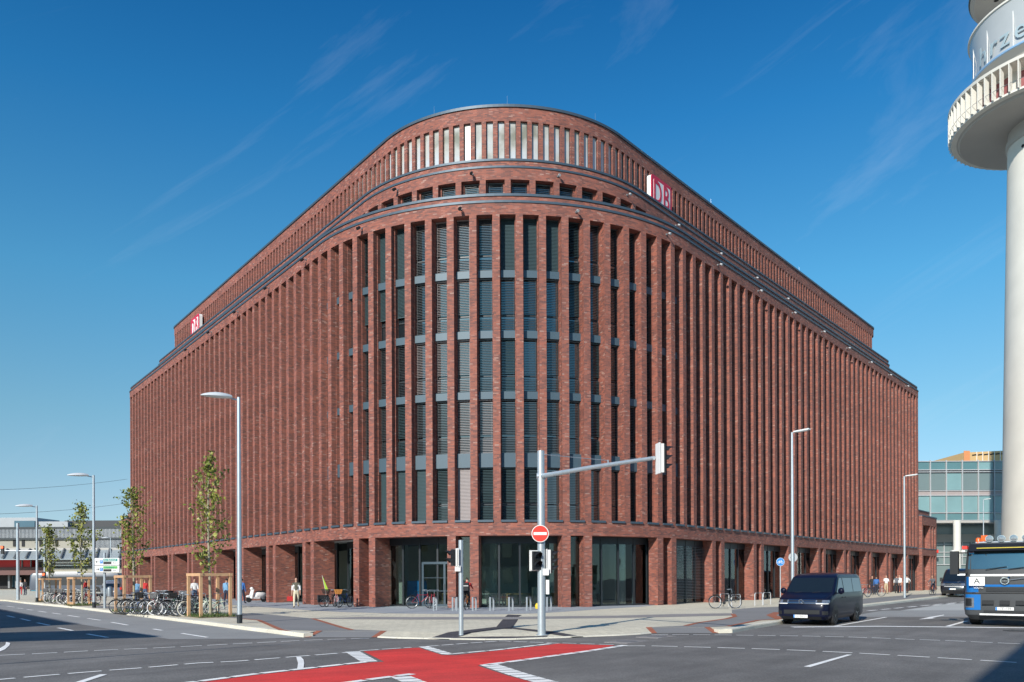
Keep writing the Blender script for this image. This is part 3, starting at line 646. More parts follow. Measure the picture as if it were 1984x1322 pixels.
BL = {'open': blind_mesh(HW, R_(8), 0.095, M['slat'], 'blind', 0.06), 'mid': blind_mesh(HW, R_(24), 0.095, M['slat'], 'blind', 0.07), 'pale': blind_mesh(HW, R_(24), 0.095, M['slat_lit'], 'blind', 0.065),  # sunlit and sky-dark looks come from separate slat colours
      'shut': blind_mesh(HW, R_(62), 0.080, M['slat_sky'], 'blind', 0.09), 'sky_toned': blind_mesh(HW, R_(32), 0.09, M['slat_sky'], 'blind', 0.08), 'bright': blind_mesh(HW, R_(58), 0.080, M['slat_lit'], 'blind', 0.095),
      'half': blind_mesh(HW * 0.58, R_(55), 0.080, M['slat_sky'], 'blind', 0.09)}
def frame_mesh(h):
    m = MB(); w = WIN_W / 2; t = 0.055
    m.box((-w + t / 2, 0, h / 2), (t, 0.09, h)); m.box((w - t / 2, 0, h / 2), (t, 0.09, h))
    m.box((0, 0, h - t / 2), (2 * w - 2 * t, 0.09, t)); m.box((0, 0, t / 2), (2 * w - 2 * t, 0.09, t)); m.box((0, 0, h * 0.31), (2 * w - 2 * t, 0.08, 0.075))
    return m.mesh('window', M['anthra'])
FRM = {i: frame_mesh(z1 - z0) for i, (z0, z1) in enumerate(FL)}
PNE = {}
for i, (z0, z1) in enumerate(FL):
    m = MB(); m.box((0, 0.03, (z1 - z0) / 2), (WIN_W - 0.12, 0.02, z1 - z0 - 0.12)); PNE[i] = m.mesh('pane', M['pane'])
def span_mesh(h):
    m = MB(); m.box((0, 0.10, h / 2), (WIN_W + 0.14, 0.44, h - 0.012)); return m.mesh('spandrel', M['spandrel'])
SPN = {i: span_mesh(FL[i + 1][0] - FL[i][1]) for i in range(4)}
KA, KB = -14, 13
rnd = random.Random(11)
def blind_kind(k, f):
    # k = bay right of fin k, f = storey 0..4 from below
    tab = {(-3, 0): 'bright', (-3, 1): 'pale', (-2, 1): 'pale', (-4, 3): 'pale', (-3, 3): 'pale', (-4, 2): 'pale', (-3, 2): 'pale', (-4, 4): 'pale', (-3, 4): 'pale', (-2, 2): 'mid', (-5, 2): 'pale',
           (-5, 3): 'mid', (-7, 3): 'half', (-6, 3): 'half', (-8, 3): 'half', (-7, 4): 'shut', (-6, 4): 'shut', (-8, 4): 'sky_toned', (-1, 4): 'shut', (0, 4): 'shut', (1, 4): 'shut', (0, 0): 'sky_toned', (-1, 0): 'sky_toned', (-2, 0): 'sky_toned', (0, 2): 'open', (1, 2): 'mid', (-5, 4): 'open', (-2, 4): 'mid'}
    if (k, f) in tab: return tab[(k, f)]
    if f == 0: return rnd.choice(['sky_toned', 'sky_toned', 'shut', 'open']) if k < 1 else 'open'
    if k >= 2: return rnd.choice(['open', 'open', 'mid', 'sky_toned'])
    return rnd.choice(['mid', 'open', 'sky_toned', 'mid'])
for k in range(KA, KB):
    s = S0 + (k + 0.5) * G
    for f, (z0, z1) in enumerate(FL):
        w = bput('window', FRM[f], s, ROFF + 0.08, z0)
        q = inst('pane', PNE[f], w)
        kd = blind_kind(k, f); b = inst('blind', BL[kd], w, (0, -0.14, (z1 - z0) - (HW * 0.58 if kd == 'half' else HW)))
        if f < 4: bput('spandrel', SPN[f], s, 0.52, z1 + 0.006)
m = MB(); m2 = MB(); m3 = MB()
for lo, hi in ((K0, KA), (KB, K1)):
    sa, sb = S0 + lo * G, S0 + hi * G
    band(m, sa, sb, ROFF + 0.10, ROFF + 0.2, Z_SILL, Z_TOP)
    for f in range(4):
        for k in range(lo, hi): band(m2, S0 + k * G + 0.2, S0 + (k + 1) * G - 0.2, 0.42, 0.72, FL[f][1], FL[f + 1][0])
tag(bpart(m, 'wing_glazing', M['pane']), kind='stuff'); tag(bpart(m2, 'wing_spandrels', M['spandrel']), kind='stuff')

# floodlights on the cornices
fm = MB(); fm.tube((0, 0, 0), (0, -0.34, 0.02), 0.02, n=6); fm.box((0, -0.03, 0), (0.1, 0.06, 0.1))
FARM = fm.mesh('floodlight', M['midgrey'])
hm = MB(); hm.tube((0, -0.24, 0.0), (0, -0.42, -0.14), 0.085, 0.10, n=10); FHEAD = hm.mesh('lamp_head', M['black'])
wmh = MB(); wmh.tube((0, -0.22, 0.02), (0, -0.36, -0.08), 0.055, 0.08, n=10, m=0); FHEADW = wmh.mesh('lamp_head', M['grey'])
for j in range(-7, 11):
    k = 2.5 + 5 * j
    if not (K0 < k < K1): continue
    s = S0 + k * G
    o = bput('floodlight', FARM, s, 0.0, 22.62); inst('lamp_head', FHEAD if j < 0 else FHEADW, o)
    if 0 < s < LN + 30: o = bput('floodlight', FARM, s, 3.12, 26.12); inst('lamp_head', FHEAD if j < 0 else FHEADW, o)

# second tier: deep windows round the corner, plain wall along the wings
T2F = fin_mesh(0.36, 0.30, 0.10, 0.62, 25.75 - 23.2, 'brick_pier')
G2 = 1.51 * BR / (BR - 3.12); n2t = 8; sc = S0 + 0.5 * G - 0.32
a2 = sc - (n2t + 0.5) * G2; b2 = sc + (n2t + 0.5) * G2
for i in range(2 * n2t + 2): bput('brick_pier', T2F, a2 + i * G2, 3.12, 23.2)
tm = MB(); tm.box((0, 0, 1.2), (1.06, 0.08, 2.4)); T2P = tm.mesh('window', M['pane'])
T2B = blind_mesh(2.4, R_(20), 0.1, M['slat'], 'blind', 0.08)
for i in range(2 * n2t + 1):
    w = bput('window', T2P, a2 + (i + 0.5) * G2, 3.66, 23.3); o = inst('blind', T2B, w, (0, -0.12, 0)); o.scale = (1.02 / WIN_W, 1, 1)
for lo, hi in ((SL + 1.6, a2), (b2, SR - 1.6)): bpart(band(MB(), lo, hi, 3.12, 3.7, 23.15, 25.75), 'tier_wall', M['brick'])

# attic: narrow fins and tall panes
A_F = MB(); A_F.box((0, 0.16, (30.25 - 26.8) / 2), (0.28, 0.32, 30.25 - 26.8)); AF = A_F.mesh('attic_fin', M['brick'])
gA = 0.697 * BR / (BR - 4.88); nA = int(LN / gA); gA = LN / nA; gS = 0.665
att = [SL + 1.9 + i * gS for i in range(int((0 - SL - 1.9) / gS) + 1)]; att = [s - att[-1] - gS for s in att]
att = [s for s in att if s > SL + 1.6]
att += [i * gA for i in range(nA + 1)]; s = LN + gS
while s < SR - 1.6: att.append(s); s += gS
for s in att: bput('attic_fin', AF, s, 4.88, 26.8)
def louvre_sky_mat(name, cols):
    m, nt, b = _nodes(name); N, L = nt.nodes, nt.links
    oi = N.new('ShaderNodeObjectInfo'); tc = N.new('ShaderNodeTexCoord'); mp = N.new('ShaderNodeMapping'); L.new(tc.outputs['Object'], mp.inputs[0])
    ad = N.new('ShaderNodeVectorMath'); ad.operation = 'SCALE'; L.new(oi.outputs['Location'], ad.inputs[0]); ad.inputs['Scale'].default_value = 0.5
    L.new(ad.outputs[0], mp.inputs['Location'])
    nz = N.new('ShaderNodeTexNoise'); nz.inputs['Scale'].default_value = 0.55; nz.inputs['Detail'].default_value = 5; L.new(mp.outputs[0], nz.inputs[0])
    rp = N.new('ShaderNodeValToRGB'); e = rp.color_ramp.elements; e[0].position = 0.35; e[0].color = (*cols[0], 1); e[1].position = 0.68; e[1].color = (*cols[2], 1); x = e.new(0.5); x.color = (*cols[1], 1)
    L.new(nz.outputs[0], rp.inputs[0])
    wv = N.new('ShaderNodeTexWave'); wv.bands_direction = 'Z'; wv.inputs['Scale'].default_value = 5.0; L.new(tc.outputs['Object'], wv.inputs[0])
    mr = N.new('ShaderNodeMapRange'); mr.inputs[3].default_value = 0.8; mr.inputs[4].default_value = 1.05; L.new(wv.outputs['Fac'], mr.inputs[0])
    mx = N.new('ShaderNodeMixRGB'); mx.blend_type = 'MULTIPLY'; mx.inputs[0].default_value = 1; L.new(rp.outputs[0], mx.inputs[1]); L.new(mr.outputs[0], mx.inputs[2])
    L.new(mx.outputs[0], b.inputs['Base Color']); b.inputs['Roughness'].default_value = 0.06; b.inputs['IOR'].default_value = 1.7
    return m
M['louvre_sky'] = louvre_sky_mat('louvre_and_sky_glass', [(0.26, 0.25, 0.19), (0.50, 0.49, 0.45), (0.55, 0.60, 0.66)])  # louvre tans plus pale sky and cloud reflections painted into the pane colour
cm = MB(); cm.box((0, 0, 1.75), (0.42, 0.05, 3.4)); AP = cm.mesh('attic_pane', M['louvre_sky'])
am = MB(); am.box((-0.205, -0.03, 1.75), (0.03, 0.05, 3.4)); am.box((0.205, -0.03, 1.75), (0.03, 0.05, 3.4)); AFR = am.mesh('attic_frame', M['anthra'])
arc = [s for s in att if -7 <= s <= LN + 4]
for s0_, s1_ in zip(arc, arc[1:]):
    o = bput('attic_pane', AP, (s0_ + s1_) / 2, 5.08, 26.8); inst('attic_frame', AFR, o)
m = MB(); band(m, SL + 1.6, arc[0], 5.12, 5.2, 26.8, 30.25); band(m, arc[-1], SR - 1.6, 5.12, 5.2, 26.8, 30.25); tag(bpart(m, 'wing_attic_glazing', M['pane']), kind='stuff')

# lightning rods on the roof edge
lr = MB(); lr.tube((0, 0, 0), (0, 0, 0.8), 0.007, 0.004, n=5); LR = lr.mesh('lightning_rod', M['steel'])
for s in (-38.0, -6, 6.5, 14, 23.5, LN + 14, LN + 33): bput('lightning_rod', LR, s, 5.2, 31.2)

# ---------------- ground floor ----------------
piers = [k for k in range(K0 - 1, K1 + 1) if k % 5 in (2, 3)]
def pier_mesh(d, w=0.50):
    m = MB(); m.box((0, d / 2, Z_BEAM / 2), (w, d, Z_BEAM)); return m.mesh('brick_pier', M['brick'])
def pdepth(k): return 1.45 if k <= -7 else (1.05 if k <= -2 else (0.92 if k <= 3 else 0.72))
def gset(k): return 2.5 if k < -7 else (1.35 if k < -2 else (0.98 if k < 7 else 0.74))
PM = {d: pier_mesh(d) for d in (1.45, 1.05, 0.92, 0.72)}
for k in piers: bput('brick_pier', PM[pdepth(k)], S0 + k * G, 0.005, 0.0)
for k in piers:
    if k % 5 == 2:
        s = S0 + k * G; d = pdepth(k)
        bpart(band(MB(), s + 0.2, s + G - 0.2, d * 0.75, d * 0.75 + 0.12, 0, Z_BEAM), 'pier_infill', M['brick'] if k > 3 or k < -7 else M['glass'])
# soffit of the arcade, glazing, doors
m = MB(); band(m, SL + 1.6, SR - 1.6, 1.1, 3.2, Z_BEAM + 0.02, Z_BEAM + 0.1); bpart(m, 'arcade_soffit', M['soffit'])
starts = sorted(set(k for k in range(K0 - 6, K1 + 1) if k % 5 == 3))
for k in starts:
    sa, sb = max(SL + 0.4, S0 + k * G + 0.1), min(SR - 0.2, S0 + (k + 4) * G - 0.1)
    if sb - sa < 1.5: continue
    g = gset(k); mid = (sa + sb) / 2; nd = 4
    fr = MB(); hgt = Z_BEAM
    band(fr, sa, sb, g - 0.05, g + 0.06, hgt - 0.42, hgt + 0.015); band(fr, sa, sb, g - 0.03, g + 0.05, 0.0, 0.10)
    us = [sa + (sb - sa) * i / nd for i in range(nd + 1)]
    for u in us:
        p, a = path(min(max(u, sa + 0.06), sb - 0.06), g); fr.box((p.x, p.y, hgt / 2), (0.11, 0.14, hgt - 0.01), rz=a + R_(90))
    fo = bpart(fr, 'shop_glazing', M['anthra'])
    for u0, u1 in zip(us, us[1:]):
        q = bpart(band(MB(), u0 + 0.06, u1 - 0.06, g, g + 0.02, 0.1, hgt - 0.42), 'pane', M['glass']); q.parent = fo; q.matrix_parent_inverse = Matrix.Identity(4)
    if k == -7:                                           # entrance door, grey-blue
        u0, u1 = us[2] + 0.25, us[4] - 0.12
        dm = MB()
        for u in (u0, (u0 * 0.3 + u1 * 0.7), u1):
            p, a = path(u, g - 0.09); dm.box((p.x, p.y, 1.32), (0.13, 0.06, 2.64), rz=a + R_(90))
        band(dm, u0, u1, g - 0.12, g - 0.06, 2.52, 2.66); band(dm, u0, u1, g - 0.12, g - 0.06, 0.02, 0.16); band(dm, u0, u1, g - 0.11, g - 0.07, 0.92, 0.96); band(dm, u0, u1, g - 0.11, g - 0.07, 1.7, 1.73)
        do = bpart(dm, 'entrance_door', M['doorblue'])
        hm_ = MB(); p, a = path(u0 * 0.3 + u1 * 0.7, g - 0.17); hm_.tube((p.x, p.y, 1.05), (p.x, p.y, 1.35), 0.018, n=6); h_ = bpart(hm_, 'door_handle', M['steel']); h_.parent = do; h_.matrix_parent_inverse = Matrix.Identity(4)
    if k == 8:                                            # louvred bay
        lm = MB()
        for i in range(34): band(lm, sa + 0.1, sb - 0.1, g - 0.18, g - 0.12, 0.3 + i * 0.1, 0.325 + i * 0.1)
        bpart(lm, 'blind', M['slat'])
# interior seen through the glass
m = MB(); band(m, SL + 2, SR - 2, 9.5, 9.7, 0, Z_BEAM); bpart(m, 'interior_wall', M['plaster'])
m = MB(); band(m, SL + 2, SR - 2, 1.2, 9.5, 0.012, 0.03); bpart(m, 'interior_floor', M['midgrey'])
for i, s in enumerate((-30, -20, -9, 2, 8.6, 12.5, 18.0, 22, 27, 34, 42)):
    m = MB(); p, a = path(s, 5.2); m.box((p.x, p.y, Z_BEAM / 2), (0.45, 0.45, Z_BEAM), rz=a); bpart(m, 'interior_column', M['soffit'])
for s, o_, w, h, key in ((9.5, 3.6, 1.6, 0.75, 'wood'), (12.4, 3.2, 1.8, 0.75, 'grey'), (14.6, 2.8, 1.5, 0.75, 'wood'), (16.6, 3.4, 1.2, 1.1, 'soffit'), (18.2, 2.9, 1.6, 0.75, 'wood'), (20.5, 3.0, 1.4, 0.75, 'grey'), (13.5, 7.5, 3.0, 2.4, 'soffit'), (5.0, 4.5, 1.2, 1.5, 'bluesign'), (30.5, 3.0, 1.5, 1.3, 'bluesign'), (24, 6.5, 2.6, 1.9, 'plaster')):
    m = MB(); p, a = path(s, o_)
    if h == 0.75:
        m.box((p.x, p.y, 0.73), (w, 0.7, 0.04), rz=a + R_(90))
        for dx in (-1, 1):
            q = p + Vector((-math.sin(a), math.cos(a), 0)) * dx * (w / 2 - 0.08); m.box((q.x, q.y, 0.37), (0.05, 0.6, 0.69), rz=a + R_(90))
    else: m.box((p.x, p.y, h / 2), (w, 0.5, h), rz=a + R_(90)); m.box((p.x, p.y, h + 0.02), (w + 0.06, 0.56, 0.03), rz=a + R_(90))
    bpart(m, 'interior_desk' if h == 0.75 else 'interior_counter', M[key])

# low two-storey annexes at both far ends
def annex(s0, s1, z1, name, label, flip):
    t = thing(name, label, 'building', tuple(path((s0 + s1) / 2, 0)[0]))
    inv = Matrix.Translation(-path((s0 + s1) / 2, 0)[0])
    def ap(mb, nm, mt):
        o = mb.obj(nm, mt, t); o.matrix_parent_inverse = inv
    ap(band(MB(), s0, s1, 0.75, 8, 0, z1 - 0.2), 'core', M['dark'])
    ap(band(MB(), s0, s1, 0.0, 0.8, Z_BEAM, Z_SILL), 'floor_band', M['brick']); ap(band(MB(), s0, s1, -0.04, 0.3, Z_SILL, Z_SILL + 0.1), 'sill', M['zinc'])
    ap(band(MB(), s0, s1, 0.0, 8, z1 - 1.0, z1), 'top_band', M['brick']); ap(band(MB(), s0, s1 + 0.05, -0.05, 0.5, z1, z1 + 0.14), 'coping', M['zinc'])
    ap(band(MB(), s0, s1 - 0.6, 0.7, 7, z1 + 0.14, z1 + 0.75), 'parapet', M['brick']); ap(band(MB(), s0, s1 - 0.55, 0.62, 7.1, z1 + 0.75, z1 + 0.86), 'coping', M['zinc'])
    n = max(1, int((s1 - s0) / 1.32))
    for i in range(n + 1):
        if n > 2 and i in (1, 2): continue
        s = s0 + 0.27 + (s1 - s0 - 0.54) * i / n
        ap(band(MB(), s - 0.25, s + 0.25, 0.0, 0.8, 0, Z_BEAM), 'brick_pier', M['brick']); ap(band(MB(), s - 0.25, s + 0.25, 0.0, 0.8, Z_SILL + 0.1, z1 - 1.0), 'brick_pier', M['brick'])
    ap(band(MB(), s0, s1, 0.60, 0.66, 0.05, z1 - 1.0), 'window_glazing', M['glass'])
annex(SR + 0.02, SR + 7.0, 8.7, 'brick_annex', 'low two-storey brick annex at the far right end of the brick office block', 1)
annex(SL - 3.0, SL - 0.02, 8.7, 'brick_annex', 'low two-storey brick annex at the far left end, behind the parking sign', -1)

# ---------------- company signs on the attic ----------------
def db_sign(s, zc, w, h, label):
    p, a = path(s, 4.45); t = thing('company_sign', label, 'sign', (p.x, p.y, zc - h / 2), a + R_(90), 'company signs on the attic storey')
    def rr(w_, h_, r, n=5):
        o = []
        for cx_, cz_, a0 in ((w_ / 2 - r, h_ / 2 - r, 0), (-w_ / 2 + r, h_ / 2 - r, 90), (-w_ / 2 + r, -h_ / 2 + r, 180), (w_ / 2 - r, -h_ / 2 + r, 270)):
            for i in range(n + 1): g = R_(a0 + 90 * i / n); o.append((cx_ + r * math.cos(g), cz_ + r * math.sin(g)))
        return o
    def slab(pts, y0, y1, m_=0, mb=None):
        mb = mb or MB(); n = len(pts); vs = [(x, y0, z + h / 2) for x, z in pts] + [(x, y1, z + h / 2) for x, z in pts]
        mb.add(vs, [[i, (i + 1) % n, n + (i + 1) % n, n + i] for i in range(n)] + [list(range(n))[::-1], list(range(n, 2 * n))], None, m_); return mb
    slab(rr(w, h, 0.25), 0.20, -0.10).obj('box', M['white'], t)
    slab(rr(w, h, 0.25), -0.102, -0.16).obj('red_border', M['dbred'], t); k = 0.115 * h
    slab(rr(w - 2 * k, h - 2 * k, 0.10), -0.162, -0.175).obj('white_field', M['white'], t)
    for ch, x in (('D', -0.215 * w), ('B', 0.205 * w)):
        me = text_mesh(ch, h * 0.98, 0.01, bold=0.012); me.name = 'letter'; me.materials.clear(); me.materials.append(M['dbred'])
        o = bpy.data.objects.new('letter', me); COL.objects.link(o); o.parent = t; o.location = (x, -0.19, h / 2 - 0.01 * h); o.rotation_euler = (R_(90), 0, 0); o.scale = (0.72, 1.0, 1)
    m_ = MB()
    for x in (-w * 0.3, w * 0.3): m_.box((x, 0.35, h / 2), (0.08, 0.3, 0.08))
    m_.obj('bracket', M['steel'], t)
db_sign(LN + 4.5, 28.55, 2.85, 2.3, 'red and white company sign with the letters DB right of the rounded corner')
db_sign(-41.4, 28.6, 2.9, 2.3, 'red and white company sign with the letters DB far along the left wing')
# ================= STREET FURNITURE =================
HL = math.atan2(math.sin(aL), math.cos(aL))     # heading from the left wing towards its street
HR = aR                                         # heading from the right wing towards its street
def zat(px, py, Y): return PY(px, py, Y).z

def street_lamp(px, py, top, label, head_dir, kind, sleeve=True):
    b = P(px, py, 0); h = zat(px, top, b.y)
    t = thing('street_lamp', label, 'street lamp', tuple(b), head_dir, 'street lamps')         # local +x = direction of the head
    m = MB(); m.ptube([(0, 0, 0), (0, 0, h * 0.45), (0, 0, h)], [0.095, 0.085, 0.06], 12); m.obj('pole', M['galv'], t, True)
    if sleeve: m = MB(); m.tube((0, 0, 0), (0, 0, 0.34), 0.105, n=12); m.obj('base_sleeve', M['anthra'], t, True)
    if kind == 'boat':
        m = MB(); m.tube((0, 0, h - 0.12), (0.42, 0, h - 0.06), 0.03, n=8); m.obj('bracket', M['galv'], t, True)
        def hull(u, v):
            x = 0.28 + u * 1.15; w = 0.21 * math.sin(math.pi * min(1, 0.12 + 0.86 * u)) ** 0.6; a = math.pi * 2 * v
            zz = math.sin(a) * (0.16 if math.sin(a) > 0 else 0.05) * math.sin(math.pi * min(1, 0.15 + 0.83 * u)) ** 0.7
            return (x, w * math.cos(a), h - 0.05 + zz - 0.05 * u)
        m = MB(); m.grid(hull, 12, 14); m.obj('lamp_head', M['lamp'], t, True, angle=60)
    else:
        m = MB(); m.tube((0, 0, h - 0.05), (0.2, 0, h + 0.02), 0.035, n=8); m.obj('bracket', M['galv'], t, True)
        m = MB(); m.box((0.55, 0, h + 0.04), (0.85, 0.3, 0.07), ry=R_(-4)); m.box((0.6, 0, h - 0.005), (0.55, 0.22, 0.03), ry=R_(-4)); m.obj('lamp_head', M['lamp'], t)
    return t
street_lamp(464.3, 1208, 770, 'tall lamp post with boat-shaped head nearest the corner, right of the first tree', HL, 'boat')
street_lamp(182.3, 1178, 921, 'lamp post with boat-shaped head left of the parking guidance sign', HL, 'boat')
street_lamp(72, 1166.8, 980, 'lamp post with boat-shaped head left of the farthest young tree', HL, 'boat')
street_lamp(1536, 1177, 838, 'tall lamp post with flat head behind the dark blue van', HR, 'flat', False)
street_lamp(1752.8, 1158.5, 923, 'lamp post with flat head near the group of standing people', HR, 'flat', False)
street_lamp(1906, 1138, 968, 'thin lamp post in front of the glass offices, behind the truck', HR, 'flat', False)
street_lamp(214.5, 1142, 1042, 'small far lamp post just above the parking guidance sign', HL, 'boat', False)

# signal heads: local -y is the front
def signal_head(parent, loc, rz, n, s=0.27, lit=None, name='signal_head', back=True):
    h = n * s + 0.06
    m = MB(); m.box((0, 0.03, 0), (s + 0.03, 0.12 if n > 2 else 0.05, h)); m.box((0, 0.085, 0), (s + 0.09, 0.02, h + 0.05))
    o = m.obj(name, M['white'], parent, loc=loc, rz=rz)
    m = MB(); m.box((0, -0.04, 0), (s + 0.01, 0.10, h - 0.02)); f = m.obj('front_plate', M['black'], o)
    for i in range(n):
        z = h / 2 - 0.03 - s * (i + 0.5); r = s * 0.40; mm = MB()
        def vis(u, v):
            a = R_(-20 + 220 * u); L = (0.22 * (0.35 + 0.65 * max(0.0, math.sin(a)))) * v
            return (r * math.cos(a), -0.088 - L, z + r * math.sin(a))
        mm.grid(vis, 14, 1)
        def vis2(u, v):
            a = R_(-20 + 220 * u); L = (0.22 * (0.35 + 0.65 * max(0.0, math.sin(a)))) * v
            return ((r + 0.008) * math.cos(a), -0.088 - L, z + (r + 0.008) * math.sin(a))
        mm.grid(vis2, 14, 1); mm.obj('visor', M['black'], o, True)
        ml = MB(); ml.lathe([(0.0, -0.115), (r * 0.6, -0.108), (r * 0.96, -0.09)], 14, axis='Y'); ml.obj('lens', M['redlit'] if lit == i else M['lens'], o, True)
    return o
M['lens'] = mat('dark_lens', (0.03, 0.03, 0.028), 0.25, 0, 0.1)
M['redlit'] = mat('lit_red_lens', (1.0, 0.10, 0.03), 0.3, 0, 0.0, emit=2.2)

mb0 = P(1049.5, 1231, -0.06); k_ = 1600 / mb0.y
tl = thing('traffic_light', 'galvanised traffic signal mast with a cantilever arm and red no-entry sign', 'traffic light', tuple(mb0))
HM = zat(1051, 870, mb0.y)
m = MB(); m.ptube([(0, 0, 0), (0, 0, HM * 0.5), (0, 0, HM)], [0.125, 0.115, 0.108], 16); m.obj('pole', M['galv'], tl, True)
m = MB(); m.lathe([(0.19, 0.0), (0.19, 0.02), (0.13, 0.03)], 16); m.obj('base_plate', M['galv'], tl, True)
arm = Vector((2.69, -4.45, 0)); za, zb = 4.86, 4.76
m = MB(); m.ptube([(0, 0, za), tuple(arm * 0.5 + Vector((0, 0, (za + zb) / 2 + 0.02))), tuple(arm + Vector((0, 0, zb)))], [0.075, 0.062, 0.05], 12); m.tube((-0.13, 0, za), (0.14, 0, za), 0.1, n=12); m.obj('arm', M['galv'], tl, True)
m = MB(); m.tube((0.05, -0.08, HM - 0.12), tuple(arm * 0.64 + Vector((0, 0, zb + 0.17))), 0.010, n=5); m.tube(tuple(arm * 0.64 + Vector((0, 0, zb))), tuple(arm * 0.64 + Vector((0, 0, zb + 0.18))), 0.02, n=6); m.obj('stay_wire', M['steel'], tl)
signal_head(tl, tuple(arm * 1.02 + Vector((0.12, 0.05, zb - 0.02))), R_(100), 3, 0.22)
sh = signal_head(tl, (-0.17, -0.10, 2.28), R_(28), 2, 0.26); signal_head(tl, (0.24, 0.05, 2.25), R_(95), 3, 0.22)
m = MB(); m.box((0.13, -0.08, 1.93), (0.18, 0.16, 0.2)); m.obj('push_button_box', M['white'], tl)
m = MB(); m.box((0.185, 0.02, 1.47), (0.10, 0.06, 0.44)); m.obj('back_plate', M['white'], tl)
def disc(mb, c, r, y0, y1, n=28, mm=0):
    vs = []
    for y in (y0, y1):
        for i in range(n): g = 2 * math.pi * i / n; vs.append((c[0] + r * math.cos(g), y, c[1] + r * math.sin(g)))
    mb.add(vs, [[i, (i + 1) % n, n + (i + 1) % n, n + i] for i in range(n)] + [list(range(n))[::-1], list(range(n, 2 * n))], None, mm); return mb
zs = zat(1047, 1031, mb0.y); m = MB(); disc(m, (-0.04, zs), 0.262, -0.20, -0.175); so = m.obj('no_entry_sign', M['white'], tl)
m = MB(); disc(m, (-0.04, zs), 0.240, -0.206, -0.199); m.obj('red_disc', M['redsign'], so)
m = MB(); m.box((-0.04, -0.208, zs), (0.40, 0.006, 0.085)); m.obj('white_bar', M['white'], so)
m = MB(); m.box((-0.02, -0.14, zs), (0.06, 0.08, 0.3)); m.obj('bracket', M['steel'], so)

pb = P(893.6, 1232, -0.06); tp = thing('traffic_light', 'short galvanised post with a two-lamp pedestrian signal facing left', 'traffic light', tuple(pb))
hp = zat(894, 1043, pb.y)
m = MB(); m.tube((0, 0, 0), (0, 0, hp), 0.072, n=14); m.obj('pole', M['galv'], tp, True)
m = MB(); m.lathe([(0.11, 0.0), (0.11, 0.02), (0.075, 0.03)], 14); m.obj('base_plate', M['galv'], tp, True)
signal_head(tp, (-0.19, -0.06, zat(880, 1077, pb.y)), R_(-72), 2, 0.23)
m = MB(); m.box((-0.09, -0.07, zat(888, 1098, pb.y)), (0.17, 0.15, 0.17)); m.obj('push_button_box', M['white'], tp)
yb = P(1041, 1180, 0); t = thing('yellow_marker', 'small yellow marker just left of the signal mast, on the grey slabs', 'marker', tuple(yb))
m = MB(); m.lathe([(0.10, 0), (0.12, 0.08), (0.12, 0.2), (0.07, 0.3), (0.0, 0.32)], 12); m.obj('body', mat('yellow_plastic', (0.75, 0.5, 0.02), 0.5), t, True)

# cycle path sign and the back of a round sign on the lamp post
cb = P(1512, 1162, 0); t = thing('cycle_sign', 'round blue sign with a white bicycle on a slim post', 'sign', tuple(cb)); zc = zat(1512, 1089, cb.y); rs = 8.0 / 1600 * cb.y
m = MB(); m.tube((0, 0, 0), (0, 0, zc + rs), 0.035, n=10); m.obj('post', M['galv'], t, True)
m = MB(); disc(m, (0, zc), rs, -0.06, -0.04); s_o = m.obj('sign_plate', M['white'], t)
m = MB(); disc(m, (0, zc), rs * 0.94, -0.066, -0.059); m.obj('blue_disc', M['bluesign'], s_o)
m = MB()
def seg(mb, a, b, r, y): mb.tube((a[0], y, a[1]), (b[0], y, b[1]), r, n=5)
q = rs
for cx_ in (-0.42 * q, 0.42 * q):
    pts = [(cx_ + 0.24 * q * math.cos(g * math.pi / 8), -0.074, zc - 0.16 * q + 0.24 * q * math.sin(g * math.pi / 8)) for g in range(16)]; m.ptube(pts, 0.013, 5, closed=True)
for a, b in (((-0.42, -0.16), (-0.22, 0.22)), ((-0.22, 0.22), (0.22, 0.22)), ((0.22, 0.22), (0.0, -0.16)), ((0.0, -0.16), (-0.22, 0.22)), ((0.0, -0.16), (-0.42, -0.16)), ((0.22, 0.22), (0.42, -0.16)), ((0.22, 0.22), (0.24, 0.42)), ((0.24, 0.42), (0.06, 0.42)), ((-0.22, 0.22), (-0.27, 0.34))):
    seg(m, (a[0] * q, zc + a[1] * q), (b[0] * q, zc + b[1] * q), 0.013, -0.074)
m.obj('bicycle_symbol', M['white'], s_o)
lb = P(1536, 1177, 0); t = thing('round_sign', 'grey back of a round sign clamped to the lamp post behind the van', 'sign', tuple(lb)); zc = zat(1539, 1080, lb.y)
m = MB(); disc(m, (0.06, zc), 0.25, 0.10, 0.125); m.obj('plate', M['grey'], t); m = MB(); m.box((0.02, 0.085, zc), (0.24, 0.03, 0.06)); m.obj('clamp', M['steel'], t)

